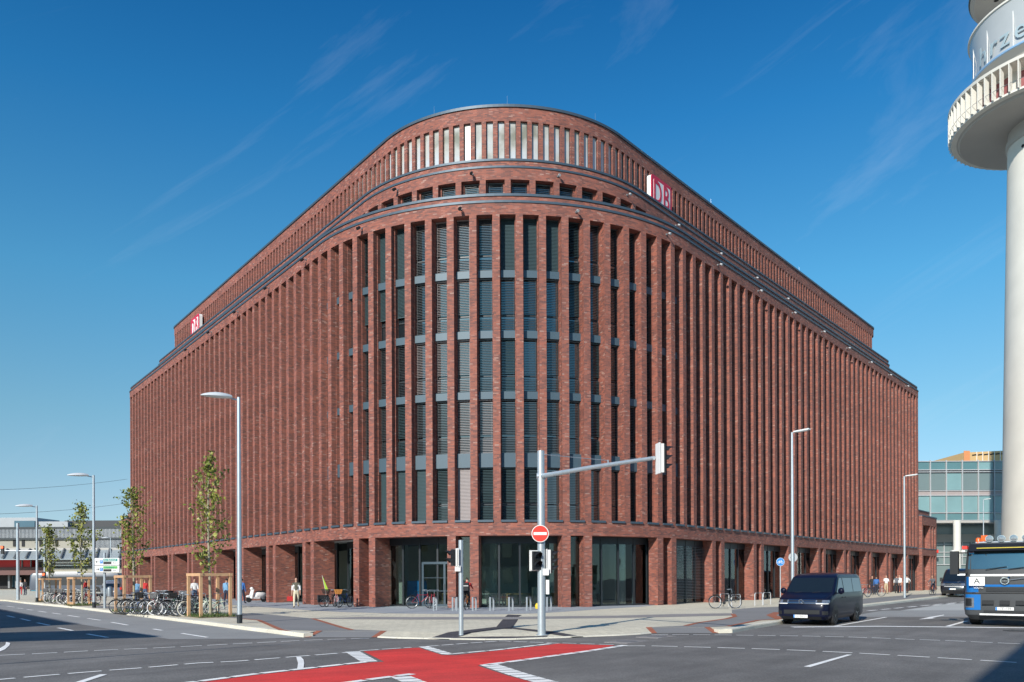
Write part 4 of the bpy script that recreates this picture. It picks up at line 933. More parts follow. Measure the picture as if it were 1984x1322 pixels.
# parking guidance sign
gb = P(203, 1179, 0); t = thing('parking_sign', 'two white parking guidance boards reading Am Bahnhof and Kaufland on a grey post', 'sign', tuple(gb), R_(-4))
m = MB(); m.tube((0, 0, 0), (0, 0, zat(203, 1071, gb.y)), 0.075, n=12); m.obj('post', M['galv'], t, True)
M['teal'] = mat('sign_teal', (0.02, 0.30, 0.26), 0.5, 0, 0.04); M['green'] = mat('sign_green', (0.10, 0.42, 0.09), 0.5, 0, 0.04); M['signtext'] = mat('sign_text', (0.02, 0.03, 0.03), 0.6)
for i, (yc, fieldm, txt, tm_, ar) in enumerate(((1088.3, 'teal', 'Am Bahnhof', 'white', -1), (1102.6, 'green', 'Kaufland', 'teal', 1))):
    zc = zat(211, yc, gb.y); W = 1.5; Hb = 0.40; x0 = 0.25
    m = MB(); m.box((x0, -0.14, zc), (W, 0.09, Hb)); bo = m.obj('board', M['white'], t)
    m = MB(); m.box((x0 + 0.21, -0.188, zc + 0.085), (0.86, 0.006, 0.15)); m.obj('name_field', M[fieldm], bo)
    m = MB(); m.box((x0 + 0.03, -0.188, zc - 0.085), (0.49, 0.006, 0.14)); m.obj('counter_display', M['black'], bo)
    m = MB(); m.box((x0 - 0.34, -0.188, zc - 0.02), (0.19, 0.006, 0.19)); m.obj('blue_square', M['bluesign'], bo)
    text_obj('lettering', 'P', 0.17, M['white'], bo, (x0 - 0.34, -0.194, zc - 0.02), R_(-90))
    text_obj('lettering', txt, 0.15, M[tm_], bo, (x0 + 0.18, -0.194, zc + 0.085), R_(-90)); text_obj('lettering', 'frei', 0.12, M['midgrey'], bo, (x0 + 0.46, -0.19, zc - 0.085), R_(-90))
    m = MB(); m.box((x0 - 0.58, -0.19, zc - 0.02), (0.17, 0.006, 0.025))
    for sg in (-1, 1): m.box((x0 - 0.58 + ar * 0.06, -0.19, zc - 0.02 + sg * 0.035), (0.10, 0.006, 0.025), ry=R_(38) * sg * ar)
    m.obj('arrow', M['signtext'], bo)
t = thing('litter_bin', 'grey rounded litter bin fixed beside the parking sign post', 'bin', (gb.x + 0.28, gb.y + 0.05, 0))
z0 = zat(212, 1156, gb.y); m = MB(); m.lathe([(0.0, z0), (0.16, z0 + 0.01), (0.165, z0 + 0.42), (0.15, z0 + 0.52), (0.09, z0 + 0.58), (0.0, z0 + 0.60)], 16); m.obj('body', M['steel'], t, True)
m = MB(); m.box((-0.15, 0, z0 + 0.3), (0.22, 0.05, 0.3)); m.obj('bracket', M['galv'], t)

# far left signal gantry, second post, overhead wires
ga = P(35, 1162.5, 0); t = thing('signal_gantry', 'thick grey mast with a long horizontal arm and red traffic light at far left', 'traffic light', tuple(ga)); hz_ = zat(35, 1014, ga.y); az_ = zat(35, 1068, ga.y)
m = MB(); m.tube((0, 0, 0), (0, 0, hz_), 0.14, 0.12, n=14); m.obj('pole', M['galv'], t, True)
m = MB(); m.tube((-2.6, 0, az_ + 0.05), (2.3, 0, az_), 0.05, n=8); m.obj('arm', M['galv'], t, True)
m = MB(); xa = (6 - 35) / 1600 * ga.y; m.box((xa, -0.05, az_ + 0.1), (0.24, 0.16, 0.7)); sg_ = m.obj('signal_head', M['black'], t)
m = MB(); disc(m, (xa, az_ + 0.33), 0.1, -0.15, -0.13); m.obj('lens', M['redlit'], sg_)
gb2 = P(87, 1166, 0); t = thing('signal_post', 'grey post with a small lit red signal beside the farthest young tree', 'traffic light', tuple(gb2))
m = MB(); m.tube((0, 0, 0), (0, 0, zat(87, 1045, gb2.y)), 0.085, n=12); m.obj('pole', M['galv'], t, True)
zr = zat(87, 1113, gb2.y); m = MB(); m.box((0.02, -0.14, zr - 0.1), (0.22, 0.14, 0.6)); sg_ = m.obj('signal_head', M['black'], t); m = MB(); disc(m, (0.02, zr), 0.09, -0.23, -0.21); m.obj('lens', M['redlit'], sg_)
wl_end = path(SL, 0)[0]
for i, (ya, yb_) in enumerate(((943, 928.5), (990, 975))):
    a = PY(-160, ya + 9, 62); b = PY(246.5, yb_, wl_end.y - 0.3); m = MB(); pts = []
    for j in range(9):
        u = j / 8; p = a.lerp(b, u); p.z -= 0.35 * 4 * u * (1 - u); pts.append(p - a)
    m.ptube(pts, 0.014, 5)
    tag(m.obj('overhead_wire', M['black'], loc=tuple(a)), 'thin overhead wire, ' + ('upper' if i == 0 else 'lower') + ' of the two crossing the sky to the brick block', 'wire', 'overhead wires')

# flat steel bike stands in front of the corner, tubular hoops on the right
M['standgrey'] = mat('painted_steel', (0.22, 0.25, 0.28), 0.5, 0.2, 0.1)
def flat_stand(px, py, label, rz):
    b = P(px, py, 0); t = thing('bike_stand', label, 'bike stand', tuple(b), rz, 'flat steel bike stands')
    for y in (-0.34, 0.34): m = MB(); m.box((0, y, 0.34), (0.085, 0.03, 0.68)); m.obj('leg', M['standgrey'], t)
    m = MB(); m.box((0, 0, 0.695), (0.085, 0.71, 0.03)); m.obj('top_bar', M['standgrey'], t)
xs_ = [843, 880, 888, 919, 953, 990, 1024.5, 1064]
for i, x in enumerate(xs_):
    lab = ['leftmost flat steel bike stand, by the parked bicycles', 'flat steel bike stand just left of the pedestrian signal post', 'flat steel bike stand right behind the pedestrian signal post', 'flat steel bike stand right of the red-jacketed cyclist', 'flat steel bike stand below the left end of the centre glazing', 'flat steel bike stand in line with the dark tactile strip', 'flat steel bike stand just left of the big signal mast', 'rightmost flat steel bike stand, right of the big signal mast'][i]
    flat_stand(x, 1183.5, lab, R_(-14 + (x - 955) * -0.06))
def hoop(px, py, label, rz=HR + R_(90)):
    b = P(px, py, 0); t = thing('bike_hoop', label, 'bike stand', tuple(b), rz, 'tubular bike hoops by the right wing')
    W = 0.55; pts = [(-W, 0, 0), (-W, 0, 0.62)] + [(-W + 0.12 - 0.12 * math.cos(R_(g)), 0, 0.62 + 0.12 * math.sin(R_(g))) for g in (30, 60, 90)] + [(W - 0.12 + 0.12 * math.sin(R_(g)), 0, 0.62 + 0.12 * math.cos(R_(g))) for g in (0, 30, 60)] + [(W, 0, 0.62), (W, 0, 0)]
    m = MB(); m.ptube(pts, 0.026, 8); m.obj('tube', M['grey'], t, True)
for px, py, lab in ((1404, 1176, 'tubular bike hoop nearest the corner, with the parked bicycle'), (1426, 1178.5, 'tubular bike hoop in front of the parked bicycle on the right'), (1470, 1173.5, 'tubular bike hoop left of the blue cycle sign'), (1486, 1172, 'tubular bike hoop right under the blue cycle sign'), (1676, 1157.5, 'tubular bike hoop just behind the tail of the dark blue van'), (1712, 1150.5, 'tubular bike hoop beside the man in beige trousers')):
    hoop(px, py, lab)
# ================= VEHICLES =================
M['vanblue'] = mat('dark_blue_car_paint', (0.005, 0.007, 0.022), 0.3, 0.0, 0.05, 2, spec=0.12, coat=0.2)
M['vanblack'] = mat('black_car_paint', (0.012, 0.014, 0.020), 0.25, 0.1, 0.05, 2, coat=1.0)
M['silver'] = mat('silver_car_paint', (0.33, 0.35, 0.40), 0.3, 0.6, 0.04, 2, coat=0.6)
M['redcar'] = mat('red_car_paint', (0.45, 0.03, 0.015), 0.25, 0.1, 0.05, 2, coat=0.8)
M['carglass'] = mat('car_glass', (0.010, 0.014, 0.016), 0.03, 0, 0.1, 2, spec=1.0); M['carglass'].node_tree.nodes['Principled BSDF'].inputs['IOR'].default_value = 1.55
M['headlamp'] = mat('headlamp_glass', (0.36, 0.38, 0.41), 0.12, 0.7, 0.5, 22)  # strong mottling paints reflections into the lamp colour
M['vanglass'] = mat('side_glass', (0.02, 0.03, 0.035), 0.02, 0, 0.1, 2, spec=1.0); M['vanglass'].node_tree.nodes['Principled BSDF'].inputs['IOR'].default_value = 1.75
M['rim'] = mat('alloy_rim', (0.28, 0.28, 0.29), 0.3, 0.9, 0.1)
M['truckblue'] = mat('truck_blue', (0.012, 0.155, 0.46), 0.3, 0.0, 0.06, 2, coat=0.7)
M['truckgrey'] = mat('truck_grey_plastic', (0.055, 0.060, 0.065), 0.55, 0, 0.12, 3)
M['truckglass'] = mat('truck_windscreen', (0.035, 0.06, 0.07), 0.04, 0, 0.5, 1.5, spec=1.0); M['truckglass'].node_tree.nodes['Principled BSDF'].inputs['IOR'].default_value = 2.0  # bluish reflection partly put into the base colour
M['orange'] = mat('orange_lens', (0.75, 0.13, 0.02), 0.35, 0, 0.08)
M['yellow'] = mat('yellow_tape', (0.6, 0.47, 0.05), 0.5, 0, 0.05)

def ring_levels(levels, crown=0.06, n1=5, n2=5):
    """closed body shell: stack of rounded outlines; level = (z, x_front, x_rear, half width, corner radius front, corner radius rear, bulge)"""
    rings = []
    for z, xf, xr, w, rf, rr, bg in levels:
        L = []
        for i in range(n1): y = (w - rf) * i / (n1 - 1); L.append((xf - bg * (1 - (y / max(w, .01)) ** 2) + bg * (1 - ((w - rf) / w) ** 2), y, z))
        for i in range(1, n2 + 1): g = R_(90 * i / n2); L.append((xf + rf - rf * math.cos(g), w - rf + rf * math.sin(g), z))
        for i in range(1, 9): L.append((xf + rf + (xr - rr - xf - rf) * i / 8, w, z))
        for i in range(1, n2 + 1): g = R_(90 * i / n2); L.append((xr - rr + rr * math.sin(g), w - rr + rr * math.cos(g), z))
        for i in range(1, n1): L.append((xr, (w - rr) * (1 - i / (n1 - 1)), z))
        full = L + [(x, -y, z_) for x, y, z_ in L[-2:0:-1]]
        rings.append(full)
    m = MB(); n = len(rings[0]); vs = [p for r in rings for p in r]; fs = []
    for i in range(len(rings) - 1):
        for j in range(n): j2 = (j + 1) % n; fs.append([i * n + j2, i * n + j, (i + 1) * n + j, (i + 1) * n + j2])
    top = rings[-1]; c = len(vs); zx = sum(p[0] for p in top) / n
    inner = [((p[0] - zx) * 0.55 + zx, p[1] * 0.55, p[2] + crown) for p in top]; vs += inner; o = (len(rings) - 1) * n
    for j in range(n): j2 = (j + 1) % n; fs.append([o + j2, o + j, c + j, c + j2])
    fs.append(list(range(c, c + n))[::-1]); fs.append(list(range(n)))
    m.add(vs, fs); return m
def lev(levels, z):
    for a, b in zip(levels, levels[1:]):
        if a[0] <= z <= b[0]:
            k = (z - a[0]) / (b[0] - a[0]); return [x + (y - x) * k for x, y in zip(a, b)]
    return list(levels[-1] if z > levels[-1][0] else levels[0])
def side_patch(levels, poly, side, eps=0.006, nm=None):
    m = MB(); vs = [(x, side * (lev(levels, z)[3] + eps), z) for x, z in poly]; m.add(vs, [list(range(len(vs)))]); return m
def front_patch(levels, y0, y1, z0, z1, eps=0.008, nu=8, nv=4, rear=False, m=None, tl=0.0, m_=0):
    m = m or MB()
    def fn(u, v):
        z = z0 + (z1 - z0) * v; k = 1 - tl * v; y = (y0 + (y1 - y0) * u) * k; _, xf, xr, w, rf, rr, bg = lev(levels, z)
        if rear: return (xr + eps, y, z)
        x = xf - bg * (1 - (y / w) ** 2) + bg * (1 - ((w - rf) / w) ** 2); a = abs(y) - (w - rf)
        if a > 0: x = xf + rf - math.sqrt(max(0, rf * rf - a * a)) * 1.0
        return (x - eps, y, z)
    m.grid(fn, nu, nv, m_); return m
def wheel(parent, x, y, r, w, side, rimr=0.62):
    m = MB(); m.lathe([(r * 0.60, -w / 2), (r * 0.93, -w / 2), (r, -w * 0.36), (r, w * 0.36), (r * 0.93, w / 2), (r * 0.60, w / 2)], 24, axis='Y', c=(x, y, r)); wo = m.obj('wheel', M['rubber'], parent, True)
    m = MB(); yy = y + side * (w / 2 - 0.03); 
    m.lathe([(r * 0.66, yy - 0.01 * side), (r * 0.66, yy + side * 0.032), (r * 0.58, yy + side * 0.03), (r * 0.56, yy), (0.0, yy)], 24, axis='Y', c=(x, 0, r)); m.obj('rim_barrel', M['black'], wo, True)
    m = MB()
    for i in range(5):
        g = 2 * math.pi * i / 5 + 0.3; m.box((x + 0.3 * r * math.cos(g), yy + side * 0.02, r + 0.3 * r * math.sin(g)), (r * 0.58, 0.02, r * 0.16), ry=-g)
    m.lathe([(0.0, yy + side * 0.035), (r * 0.14, yy + side * 0.03), (r * 0.15, yy)], 12, axis='Y', c=(x, 0, r)); m.obj('rim', M['rim'], wo)
    return wo
def arch(parent, levels, x, r, side, z0):
    m = MB(); pts = [(x + r * math.cos(R_(a)), max(z0, 0.34 + r * math.sin(R_(a)))) for a in range(-12, 193, 12)]
    vs = [(px_, side * (lev(levels, pz)[3] + 0.004), pz) for px_, pz in pts]; m.add(vs, [list(range(len(vs)))]); m.obj('wheel_arch', M['black'], parent)
def heading_thing(name, label, cat, px, py, heading, group=None, z=RD):
    b = P(px, py, z); return thing(name, label, cat, tuple(b), heading + R_(180), group)      # local -x = forward
HEAD_R = math.atan2(-math.cos(aR), math.sin(aR))    # towards the camera along the right wing
def plate(parent, x, z, txt, w=0.5):
    m = MB(); m.box((x, 0, z), (0.012, w, 0.11)); po = m.obj('number_plate', M['white'], parent)
    m = MB(); m.box((x - 0.002, w / 2 - 0.025, z), (0.013, 0.045, 0.108)); m.obj('blue_band', M['bluesign'], po)
    text_obj('lettering', txt, 0.10, M['signtext'], po, (x - 0.008, -0.02, z), R_(180), 0.001)

# --- dark blue van at the stop line ---
VL = [(0.22, 0.12, 4.85, 0.86, 0.22, 0.10, 0.06), (0.34, 0.03, 4.90, 0.935, 0.26, 0.10, 0.08), (0.60, 0.0, 4.90, 0.95, 0.28, 0.10, 0.09), (0.84, 0.05, 4.90, 0.952, 0.28, 0.10, 0.09), (1.00, 0.16, 4.89, 0.95, 0.28, 0.10, 0.09),
      (1.10, 0.42, 4.885, 0.945, 0.22, 0.10, 0.06), (1.20, 0.84, 4.88, 0.935, 0.14, 0.10, 0.05), (1.79, 1.52, 4.80, 0.845, 0.12, 0.10, 0.06), (1.90, 1.84, 4.74, 0.775, 0.14, 0.12, 0.05)]
v = heading_thing('van', 'dark blue passenger van waiting at the stop line', 'van', 1560, 1209.5, HEAD_R + R_(2.5))
v.location = P(1553, 1212, RD)
ring_levels(VL, 0.07).obj('body', M['vanblue'], v, True, angle=28)
front_patch(VL, -0.84, 0.84, 1.22, 1.77, 0.010, 10, 4, tl=0.06).obj('windscreen', M['carglass'], v, True)
for s in (1, -1):
    side_patch(VL, [(1.10, 1.205), (4.70, 1.205), (4.60, 1.775), (1.66, 1.775)], s, 0.006).obj('pillar_trim', M['black'], v)
    side_patch(VL, [(1.16, 1.21), (2.10, 1.21), (2.06, 1.76), (1.72, 1.76)], s, 0.012).obj('window', M['vanglass'], v)
    side_patch(VL, [(2.18, 1.21), (3.38, 1.21), (3.38, 1.76), (2.14, 1.76)], s, 0.012).obj('window', M['vanglass'], v)
    side_patch(VL, [(3.44, 1.21), (4.66, 1.21), (4.56, 1.76), (3.44, 1.76)], s, 0.012).obj('window', M['vanglass'], v)
    for x in (0.98, 3.98): arch(v, VL, x, 0.42, s, 0.22); wheel(v, x, s * 0.83, 0.345, 0.24, s)
    m = MB(); m.ell((1.22, s * 1.09, 1.27), (0.08, 0.12, 0.125)); m.box((1.24, s * 0.98, 1.19), (0.06, 0.16, 0.04)); m.obj('mirror', M['vanblue'], v, True)
    front_patch(VL, s * 0.50, s * 0.945, 0.81, 0.95, 0.012, 8, 3).obj('headlight', M['headlamp'], v, True)
    front_patch(VL, s * 0.52, s * 0.93, 0.80, 0.825, 0.020, 8, 1).obj('daylight_strip', M['white'], v, True)
    front_patch(VL, s * 0.55, s * 0.72, 0.86, 0.96, 0.018, 4, 2).obj('lamp_reflector', M['black'], v, True)
    for hx in (1.92, 2.32): m = MB(); m.box((hx, s * 0.958, 1.02), (0.16, 0.02, 0.035)); m.obj('door_handle', M['black'], v)
    for x in (1.42, 2.13, 3.39):
        m = side_patch(VL, [(x, 0.36), (x + 0.012, 0.36), (x + 0.012, 1.17), (x, 1.17)], s, 0.003); m.obj('panel_gap', M['black'], v)
    side_patch(VL, [(0.5, 0.925), (4.85, 1.02), (4.85, 1.035), (0.5, 0.94)], s, 0.004).obj('crease_line', M['vanblue'], v)
m = front_patch(VL, -0.50, 0.50, 0.80, 0.96, 0.010, 10, 3); g = m.obj('grille', M['black'], v, True)
for z in (0.83, 0.885, 0.94): front_patch(VL, -0.50, 0.50, z, z + 0.014, 0.017, 10, 1).obj('chrome_bar', M['chrome'], g, True)
m = front_patch(VL, -0.66, 0.66, 0.42, 0.58, 0.010, 10, 2); g = m.obj('lower_grille', M['black'], v, True)
for z in (0.46, 0.50, 0.54): front_patch(VL, -0.64, 0.64, z, z + 0.008, 0.016, 10, 1).obj('slat', M['truckgrey'], g, True)
front_patch(VL, -0.85, 0.85, 0.22, 0.33, 0.008, 10, 2).obj('bumper_lip', M['black'], v, True)
front_patch(VL, 0.74, 0.92, 0.40, 0.54, 0.012, 4, 2).obj('fog_lamp', M['black'], v, True); front_patch(VL, -0.74, -0.92, 0.40, 0.54, 0.012, 4, 2).obj('fog_lamp', M['black'], v, True)
def vw_badge(parent, x, z, r):
    m = MB(); pts = [(x, r * math.cos(g * math.pi / 10), z + r * math.sin(g * math.pi / 10)) for g in range(20)]; m.ptube(pts, r * 0.10, 6, closed=True); bo = m.obj('badge', M['chrome'], parent, True)
    m = MB()
    for a, b in (((-0.42, 0.80), (-0.12, 0.12)), ((-0.12, 0.12), (0.12, 0.12)), ((0.12, 0.12), (0.42, 0.80)), ((-0.78, 0.45), (-0.36, -0.72)), ((-0.36, -0.72), (0, -0.02)), ((0, -0.02), (0.36, -0.72)), ((0.36, -0.72), (0.78, 0.45))):
        m.tube((x - 0.004, -a[0] * r, z + a[1] * r), (x - 0.004, -b[0] * r, z + b[1] * r), r * 0.085, n=5)
    m.obj('badge_letters', M['chrome'], bo)
vw_badge(v, -0.055, 0.885, 0.082)
plate(v, -0.115, 0.345, 'H  5013', 0.52)
m = MB(); m.tube((0.80, 0.5, 1.215), (0.92, -0.12, 1.26), 0.010, n=5); m.obj('wiper', M['black'], v); m = MB(); m.tube((0.80, -0.15, 1.215), (0.92, -0.72, 1.26), 0.010, n=5); m.obj('wiper', M['black'], v)
m = MB(); m.box((3.0, 0, 0.30), (3.6, 1.55, 0.16)); m.obj('underbody', M['black'], v)

# --- black high-roof van further back ---
WL = [(0.30, 0.08, 5.9, 0.90, 0.2, 0.1, 0.06), (0.55, 0.0, 5.95, 0.98, 0.24, 0.1, 0.08), (0.95, 0.05, 5.95, 1.0, 0.24, 0.1, 0.08), (1.22, 0.22, 5.95, 1.0, 0.24, 0.1, 0.07), (1.42, 0.82, 5.95, 0.98, 0.16, 0.1, 0.05), (2.05, 1.42, 5.93, 0.92, 0.16, 0.1, 0.06), (2.32, 1.85, 5.9, 0.88, 0.18, 0.12, 0.06), (2.42, 2.1, 5.85, 0.8, 0.2, 0.12, 0.06)]
v2 = heading_thing('van', 'black high-roof delivery van driving up behind the truck', 'van', 1846, 1157.5, HEAD_R + R_(2))
ring_levels(WL, 0.05).obj('body', M['vanblack'], v2, True, angle=28)
front_patch(WL, -0.86, 0.86, 1.44, 2.03, 0.012, 8, 3, tl=0.08).obj('windscreen', M['carglass'], v2, True)
front_patch(WL, -0.78, -0.15, 1.84, 2.0, 0.02, 4, 1).obj('sun_visor', M['white'], v2)
for s in (1, -1):
    front_patch(WL, s * 0.62, s * 0.97, 0.98, 1.18, 0.012, 6, 2).obj('headlight', M['headlamp'], v2, True)
    side_patch(WL, [(1.4, 1.42), (2.2, 1.42), (2.15, 1.98), (1.75, 1.98)], s).obj('window', M['carglass'], v2)
    for x in (1.0, 4.6): arch(v2, WL, x, 0.44, s, 0.3); wheel(v2, x, s * 0.86, 0.36, 0.24, s)
    m = MB(); m.box((1.3, s * 1.12, 1.5), (0.12, 0.2, 0.34)); m.obj('mirror', M['black'], v2)
g = front_patch(WL, -0.62, 0.62, 0.98, 1.18, 0.010, 8, 2).obj('grille', M['black'], v2, True)
for z in (1.0, 1.06, 1.12): front_patch(WL, -0.62, 0.62, z, z + 0.018, 0.016, 8, 1).obj('chrome_bar', M['steel'], g, True)
front_patch(WL, -0.66, 0.66, 0.90, 0.94, 0.014, 8, 1).obj('bumper_strip', M['grey'], v2, True); vw_badge(v2, -0.03, 1.08, 0.1)
front_patch(WL, -0.88, 0.88, 0.30, 0.52, 0.01, 8, 2).obj('bumper_lip', M['black'], v2, True); plate(v2, -0.11, 0.70, '', 0.5)
m = MB(); m.box((3.4, 0, 0.36), (4.6, 1.6, 0.2)); m.obj('underbody', M['black'], v2)

# --- blue and grey construction truck ---
t = heading_thing('truck', 'blue and grey construction truck with roof lamps waiting at the right edge', 'truck', 1948, 1214.5, HEAD_R - R_(1)); t.scale = (1, 1.10, 1)
q = Vector((math.cos(t.rotation_euler.z), math.sin(t.rotation_euler.z), 0))
TLv = [(1.20, 0.08, 2.2, 1.20, 0.25, 0.05, 0.10), (1.5, 0.05, 2.2, 1.22, 0.28, 0.05, 0.10), (2.02, 0.06, 2.2, 1.22, 0.28, 0.05, 0.10), (2.72, 0.20, 2.2, 1.18, 0.22, 0.05, 0.10), (3.0, 0.30, 2.2, 1.12, 0.22, 0.05, 0.10)]
TBv = [(0.22, 0.22, 0.9, 1.08, 0.26, 0.05, 0.08), (0.40, 0.02, 0.9, 1.22, 0.30, 0.05, 0.10), (0.60, 0.0, 0.9, 1.25, 0.30, 0.05, 0.10), (1.17, 0.0, 0.9, 1.25, 0.30, 0.05, 0.10)]
ring_levels(TLv, 0.05).obj('cab', M['truckgrey'], t, True, angle=30); ring_levels(TBv, 0.01).obj('bumper', M['truckgrey'], t, True, angle=30)
front_patch(TLv, -1.10, 1.10, 2.06, 2.70, 0.012, 12, 4, tl=0.02).obj('windscreen', M['truckglass'], t, True)
m = MB(); m.grid(lambda u, v_: (-0.10 + 0.35 * v_ - 0.06 * (1 - (2 * u - 1) ** 2), -1.06 + 2.12 * u, 2.72 + 0.26 * v_), 12, 3); m.obj('sun_visor', M['black'], t, True)
m = MB(); m.grid(lambda u, v_: (-0.112 - 0.06 * (1 - (2 * u - 1) ** 2), -0.80 + 1.60 * u, 2.80 + 0.03 * v_), 12, 1); m.obj('yellow_stripe', M['yellow'], t)
for s in (1, -1):
    front_patch(TLv, s * 0.78, s * 1.218, 1.22, 1.78, 0.012, 6, 3).obj('blue_corner_panel', M['truckblue'], t, True)
    side_patch(TLv, [(0.36, 1.22), (2.15, 1.22), (2.15, 1.95), (0.36, 1.85)], s, 0.005).obj('door_panel', M['truckblue'], t)
    side_patch(TLv, [(0.55, 2.05), (1.6, 2.05), (1.6, 2.66), (0.7, 2.66)], s).obj('window', M['carglass'], t)
    front_patch(TBv, s * 0.70, s * 1.248, 0.58, 1.14, 0.012, 6, 3).obj('blue_bumper_panel', M['truckblue'], t, True)
    front_patch(TBv, s * 0.90, s * 1.18, 0.66, 1.02, 0.020, 6, 3).obj('headlight', M['headlamp'], t, True)
    front_patch(TBv, s * 0.97, s * 1.16, 0.72, 0.99, 0.026, 5, 2).obj('lamp_reflector', M['black'], t, True)
    m = MB(); m.box((0.0, s * 1.48, 2.30), (0.18, 0.25, 0.85)); m.box((0.0, s * 1.30, 2.66), (0.06, 0.40, 0.05)); m.box((0.0, s * 1.30, 1.95), (0.06, 0.40, 0.05)); m.obj('mirror', M['black'], t)
    wheel(t, 1.05, s * 1.02, 0.50, 0.32, s); wheel(t, 5.2, s * 1.0, 0.50, 0.5, s)
    m = MB(); m.box((0.02, s * 1.16, 2.85), (0.2, 0.16, 0.12)); m.obj('side_marker', M['redsign'], t)
front_patch(TLv, -1.02, 1.02, 1.80, 1.875, 0.03, 12, 1).obj('white_trim', M['white'], t, True)
front_patch(TLv, -0.86, 0.86, 1.42, 1.50, 0.02, 10, 1).obj('blue_stripe', M['truckblue'], t, True)
g = front_patch(TLv, -0.55, 0.55, 1.24, 1.38, 0.014, 10, 2).obj('grille', M['black'], t, True)
for z in (1.26, 1.30, 1.34): front_patch(TLv, -0.54, 0.54, z, z + 0.02, 0.022, 10, 1).obj('grille_slat', M['truckgrey'], g, True)
m = MB(); r = 0.115; pts = [(-0.085, r * math.cos(k * math.pi / 10), 1.63 + r * math.sin(k * math.pi / 10)) for k in range(20)]; m.ptube(pts, 0.026, 6, closed=True); m.tube((-0.085, -0.08, 1.71), (-0.085, -0.14, 1.78), 0.022, n=5)
bo = m.obj('badge', M['chrome'], t, True); text_obj('badge_lettering', 'VOLVO', 0.055, M['chrome'], bo, (-0.10, 0, 1.63), R_(180))
m = MB(); m.tube((-0.075, -0.12, 1.66), (-0.055, -0.80, 1.78), 0.012, n=5); m.obj('diagonal_bar', M['steel'], t)
text_obj('lettering', 'VOLVO', 0.085, M['white'], t, (-0.06, 0.76, 1.38), R_(180))
m = MB(); m.box((-0.085, 0.80, 1.62), (0.02, 0.46, 0.32)); po = m.obj('letter_board', M['white'], t); text_obj('lettering', 'A', 0.27, M['signtext'], po, (-0.10, 0.80, 1.62), R_(180))
for y in (-0.48, 0.0, 0.48): m = MB(); m.box((-0.115, y, 0.86), (0.03, 0.34 if y else 0.28, 0.15)); m.obj('air_intake', M['black'], t)
m = MB(); m.grid(lambda u, v_: (-0.12 - 0.0 * u, -0.72 + 1.44 * u, 0.40 + 0.06 * v_), 6, 1); m.obj('bumper_strip', M['white'], t)
m = MB(); m.box((-0.108, 0, 0.52), (0.02, 1.2, 0.10)); m.obj('lower_intake', M['black'], t)
plate(t, -0.128, 0.64, 'CE  138', 0.52)
m = MB(); m.tube((0.55, -0.95, 3.04), (0.55, 0.95, 3.04), 0.03, n=8); m.tube((0.55, -0.9, 2.98), (0.55, -0.9, 3.04), 0.025, n=6); m.tube((0.55, 0.9, 2.98), (0.55, 0.9, 3.04), 0.025, n=6); m.obj('lamp_bar', M['galv'], t)
for y in (-0.52, -0.17, 0.18, 0.53):
    m = MB(); m.lathe([(0.0, 0.62), (0.10, 0.60), (0.12, 0.50), (0.12, 0.46)], 16, axis='X', c=(0, y, 3.17)); lo = m.obj('roof_lamp', M['chrome'], t, True)
    m = MB(); m.lathe([(0.0, 0.445), (0.11, 0.455)], 16, axis='X', c=(0, y, 3.17)); m.obj('lamp_glass', M['headlamp'], lo, True)
m = MB(); m.lathe([(0.08, 3.0), (0.08, 3.17), (0.05, 3.22), (0.0, 3.23)], 14, c=(0.6, 0.88, 0)); m.obj('beacon', M['orange'], t, True)
m = MB(); m.box((0.75, 0.72, 3.2), (0.02, 0.2, 0.22)); m.obj('warning_flag', M['orange'], t)
for y0 in (0.1, -0.55): m = MB(); m.tube((-0.06, y0 + 0.45, 2.05), (-0.04, y0 - 0.15, 2.14), 0.012, n=5); m.obj('wiper', M['black'], t)
m = MB(); m.box((0.15, 0.45, 2.42), (0.05, 0.26, 0.14)); m.tube((0.13, 0.5, 2.48), (0.1, 0.6, 2.62), 0.012, n=5); m.obj('front_mirror', M['black'], t)
m = MB(); m.box((4.4, 0, 0.85), (5.2, 0.9, 0.25)); m.box((4.9, 0, 2.0), (4.2, 2.4, 1.5)); m.box((4.9, 0, 2.78), (4.3, 2.5, 0.08)); m.obj('tipper_body', M['truckgrey'], t)

# --- city bus at the far left ---
bb = P(54, 1149.5, RD); t = thing('city_bus', 'white and blue-green city bus seen from its side at the bus station', 'bus', tuple(bb), R_(6))
BLv = [(0.30, 0.05, 11.8, 1.2, 0.3, 0.2, 0.1), (1.0, 0.0, 11.9, 1.25, 0.3, 0.2, 0.12), (2.6, 0.10, 11.9, 1.24, 0.3, 0.2, 0.12), (2.95, 0.3, 11.8, 1.15, 0.3, 0.2, 0.1)]
t.location = (bb.x, bb.y + 1.2, RD); t.scale = (1, 1, 0.92)
M['busteal'] = mat('bus_teal', (0.03, 0.22, 0.30), 0.35, 0, 0.05, coat=0.5); M['busblue'] = mat('bus_grey_blue', (0.085, 0.10, 0.13), 0.35, 0, 0.05)
ring_levels(BLv, 0.05).obj('body', M['busblue'], t, True)
front_patch(BLv, -1.1, 1.1, 1.1, 2.55, 0.012, 8, 3).obj('windscreen', M['carglass'], t, True)
front_patch(BLv, -1.22, 1.22, 0.35, 1.0, 0.012, 8, 2).obj('white_front', M['white'], t, True)
side_patch(BLv, [(0.3, 0.32), (2.0, 0.32), (1.5, 2.7), (0.3, 2.7)], -1, 0.006).obj('teal_panel', M['busteal'], t)
side_patch(BLv, [(1.55, 1.15), (11.7, 1.15), (11.7, 2.45), (1.55, 2.45)], -1, 0.012).obj('window_band', M['black'], t)
for x in (2.9, 4.4, 5.9, 7.4, 8.9, 10.4): side_patch(BLv, [(x, 1.15), (x + 0.07, 1.15), (x + 0.07, 2.45), (x, 2.45)], -1, 0.016).obj('window_post', M['black'], t)
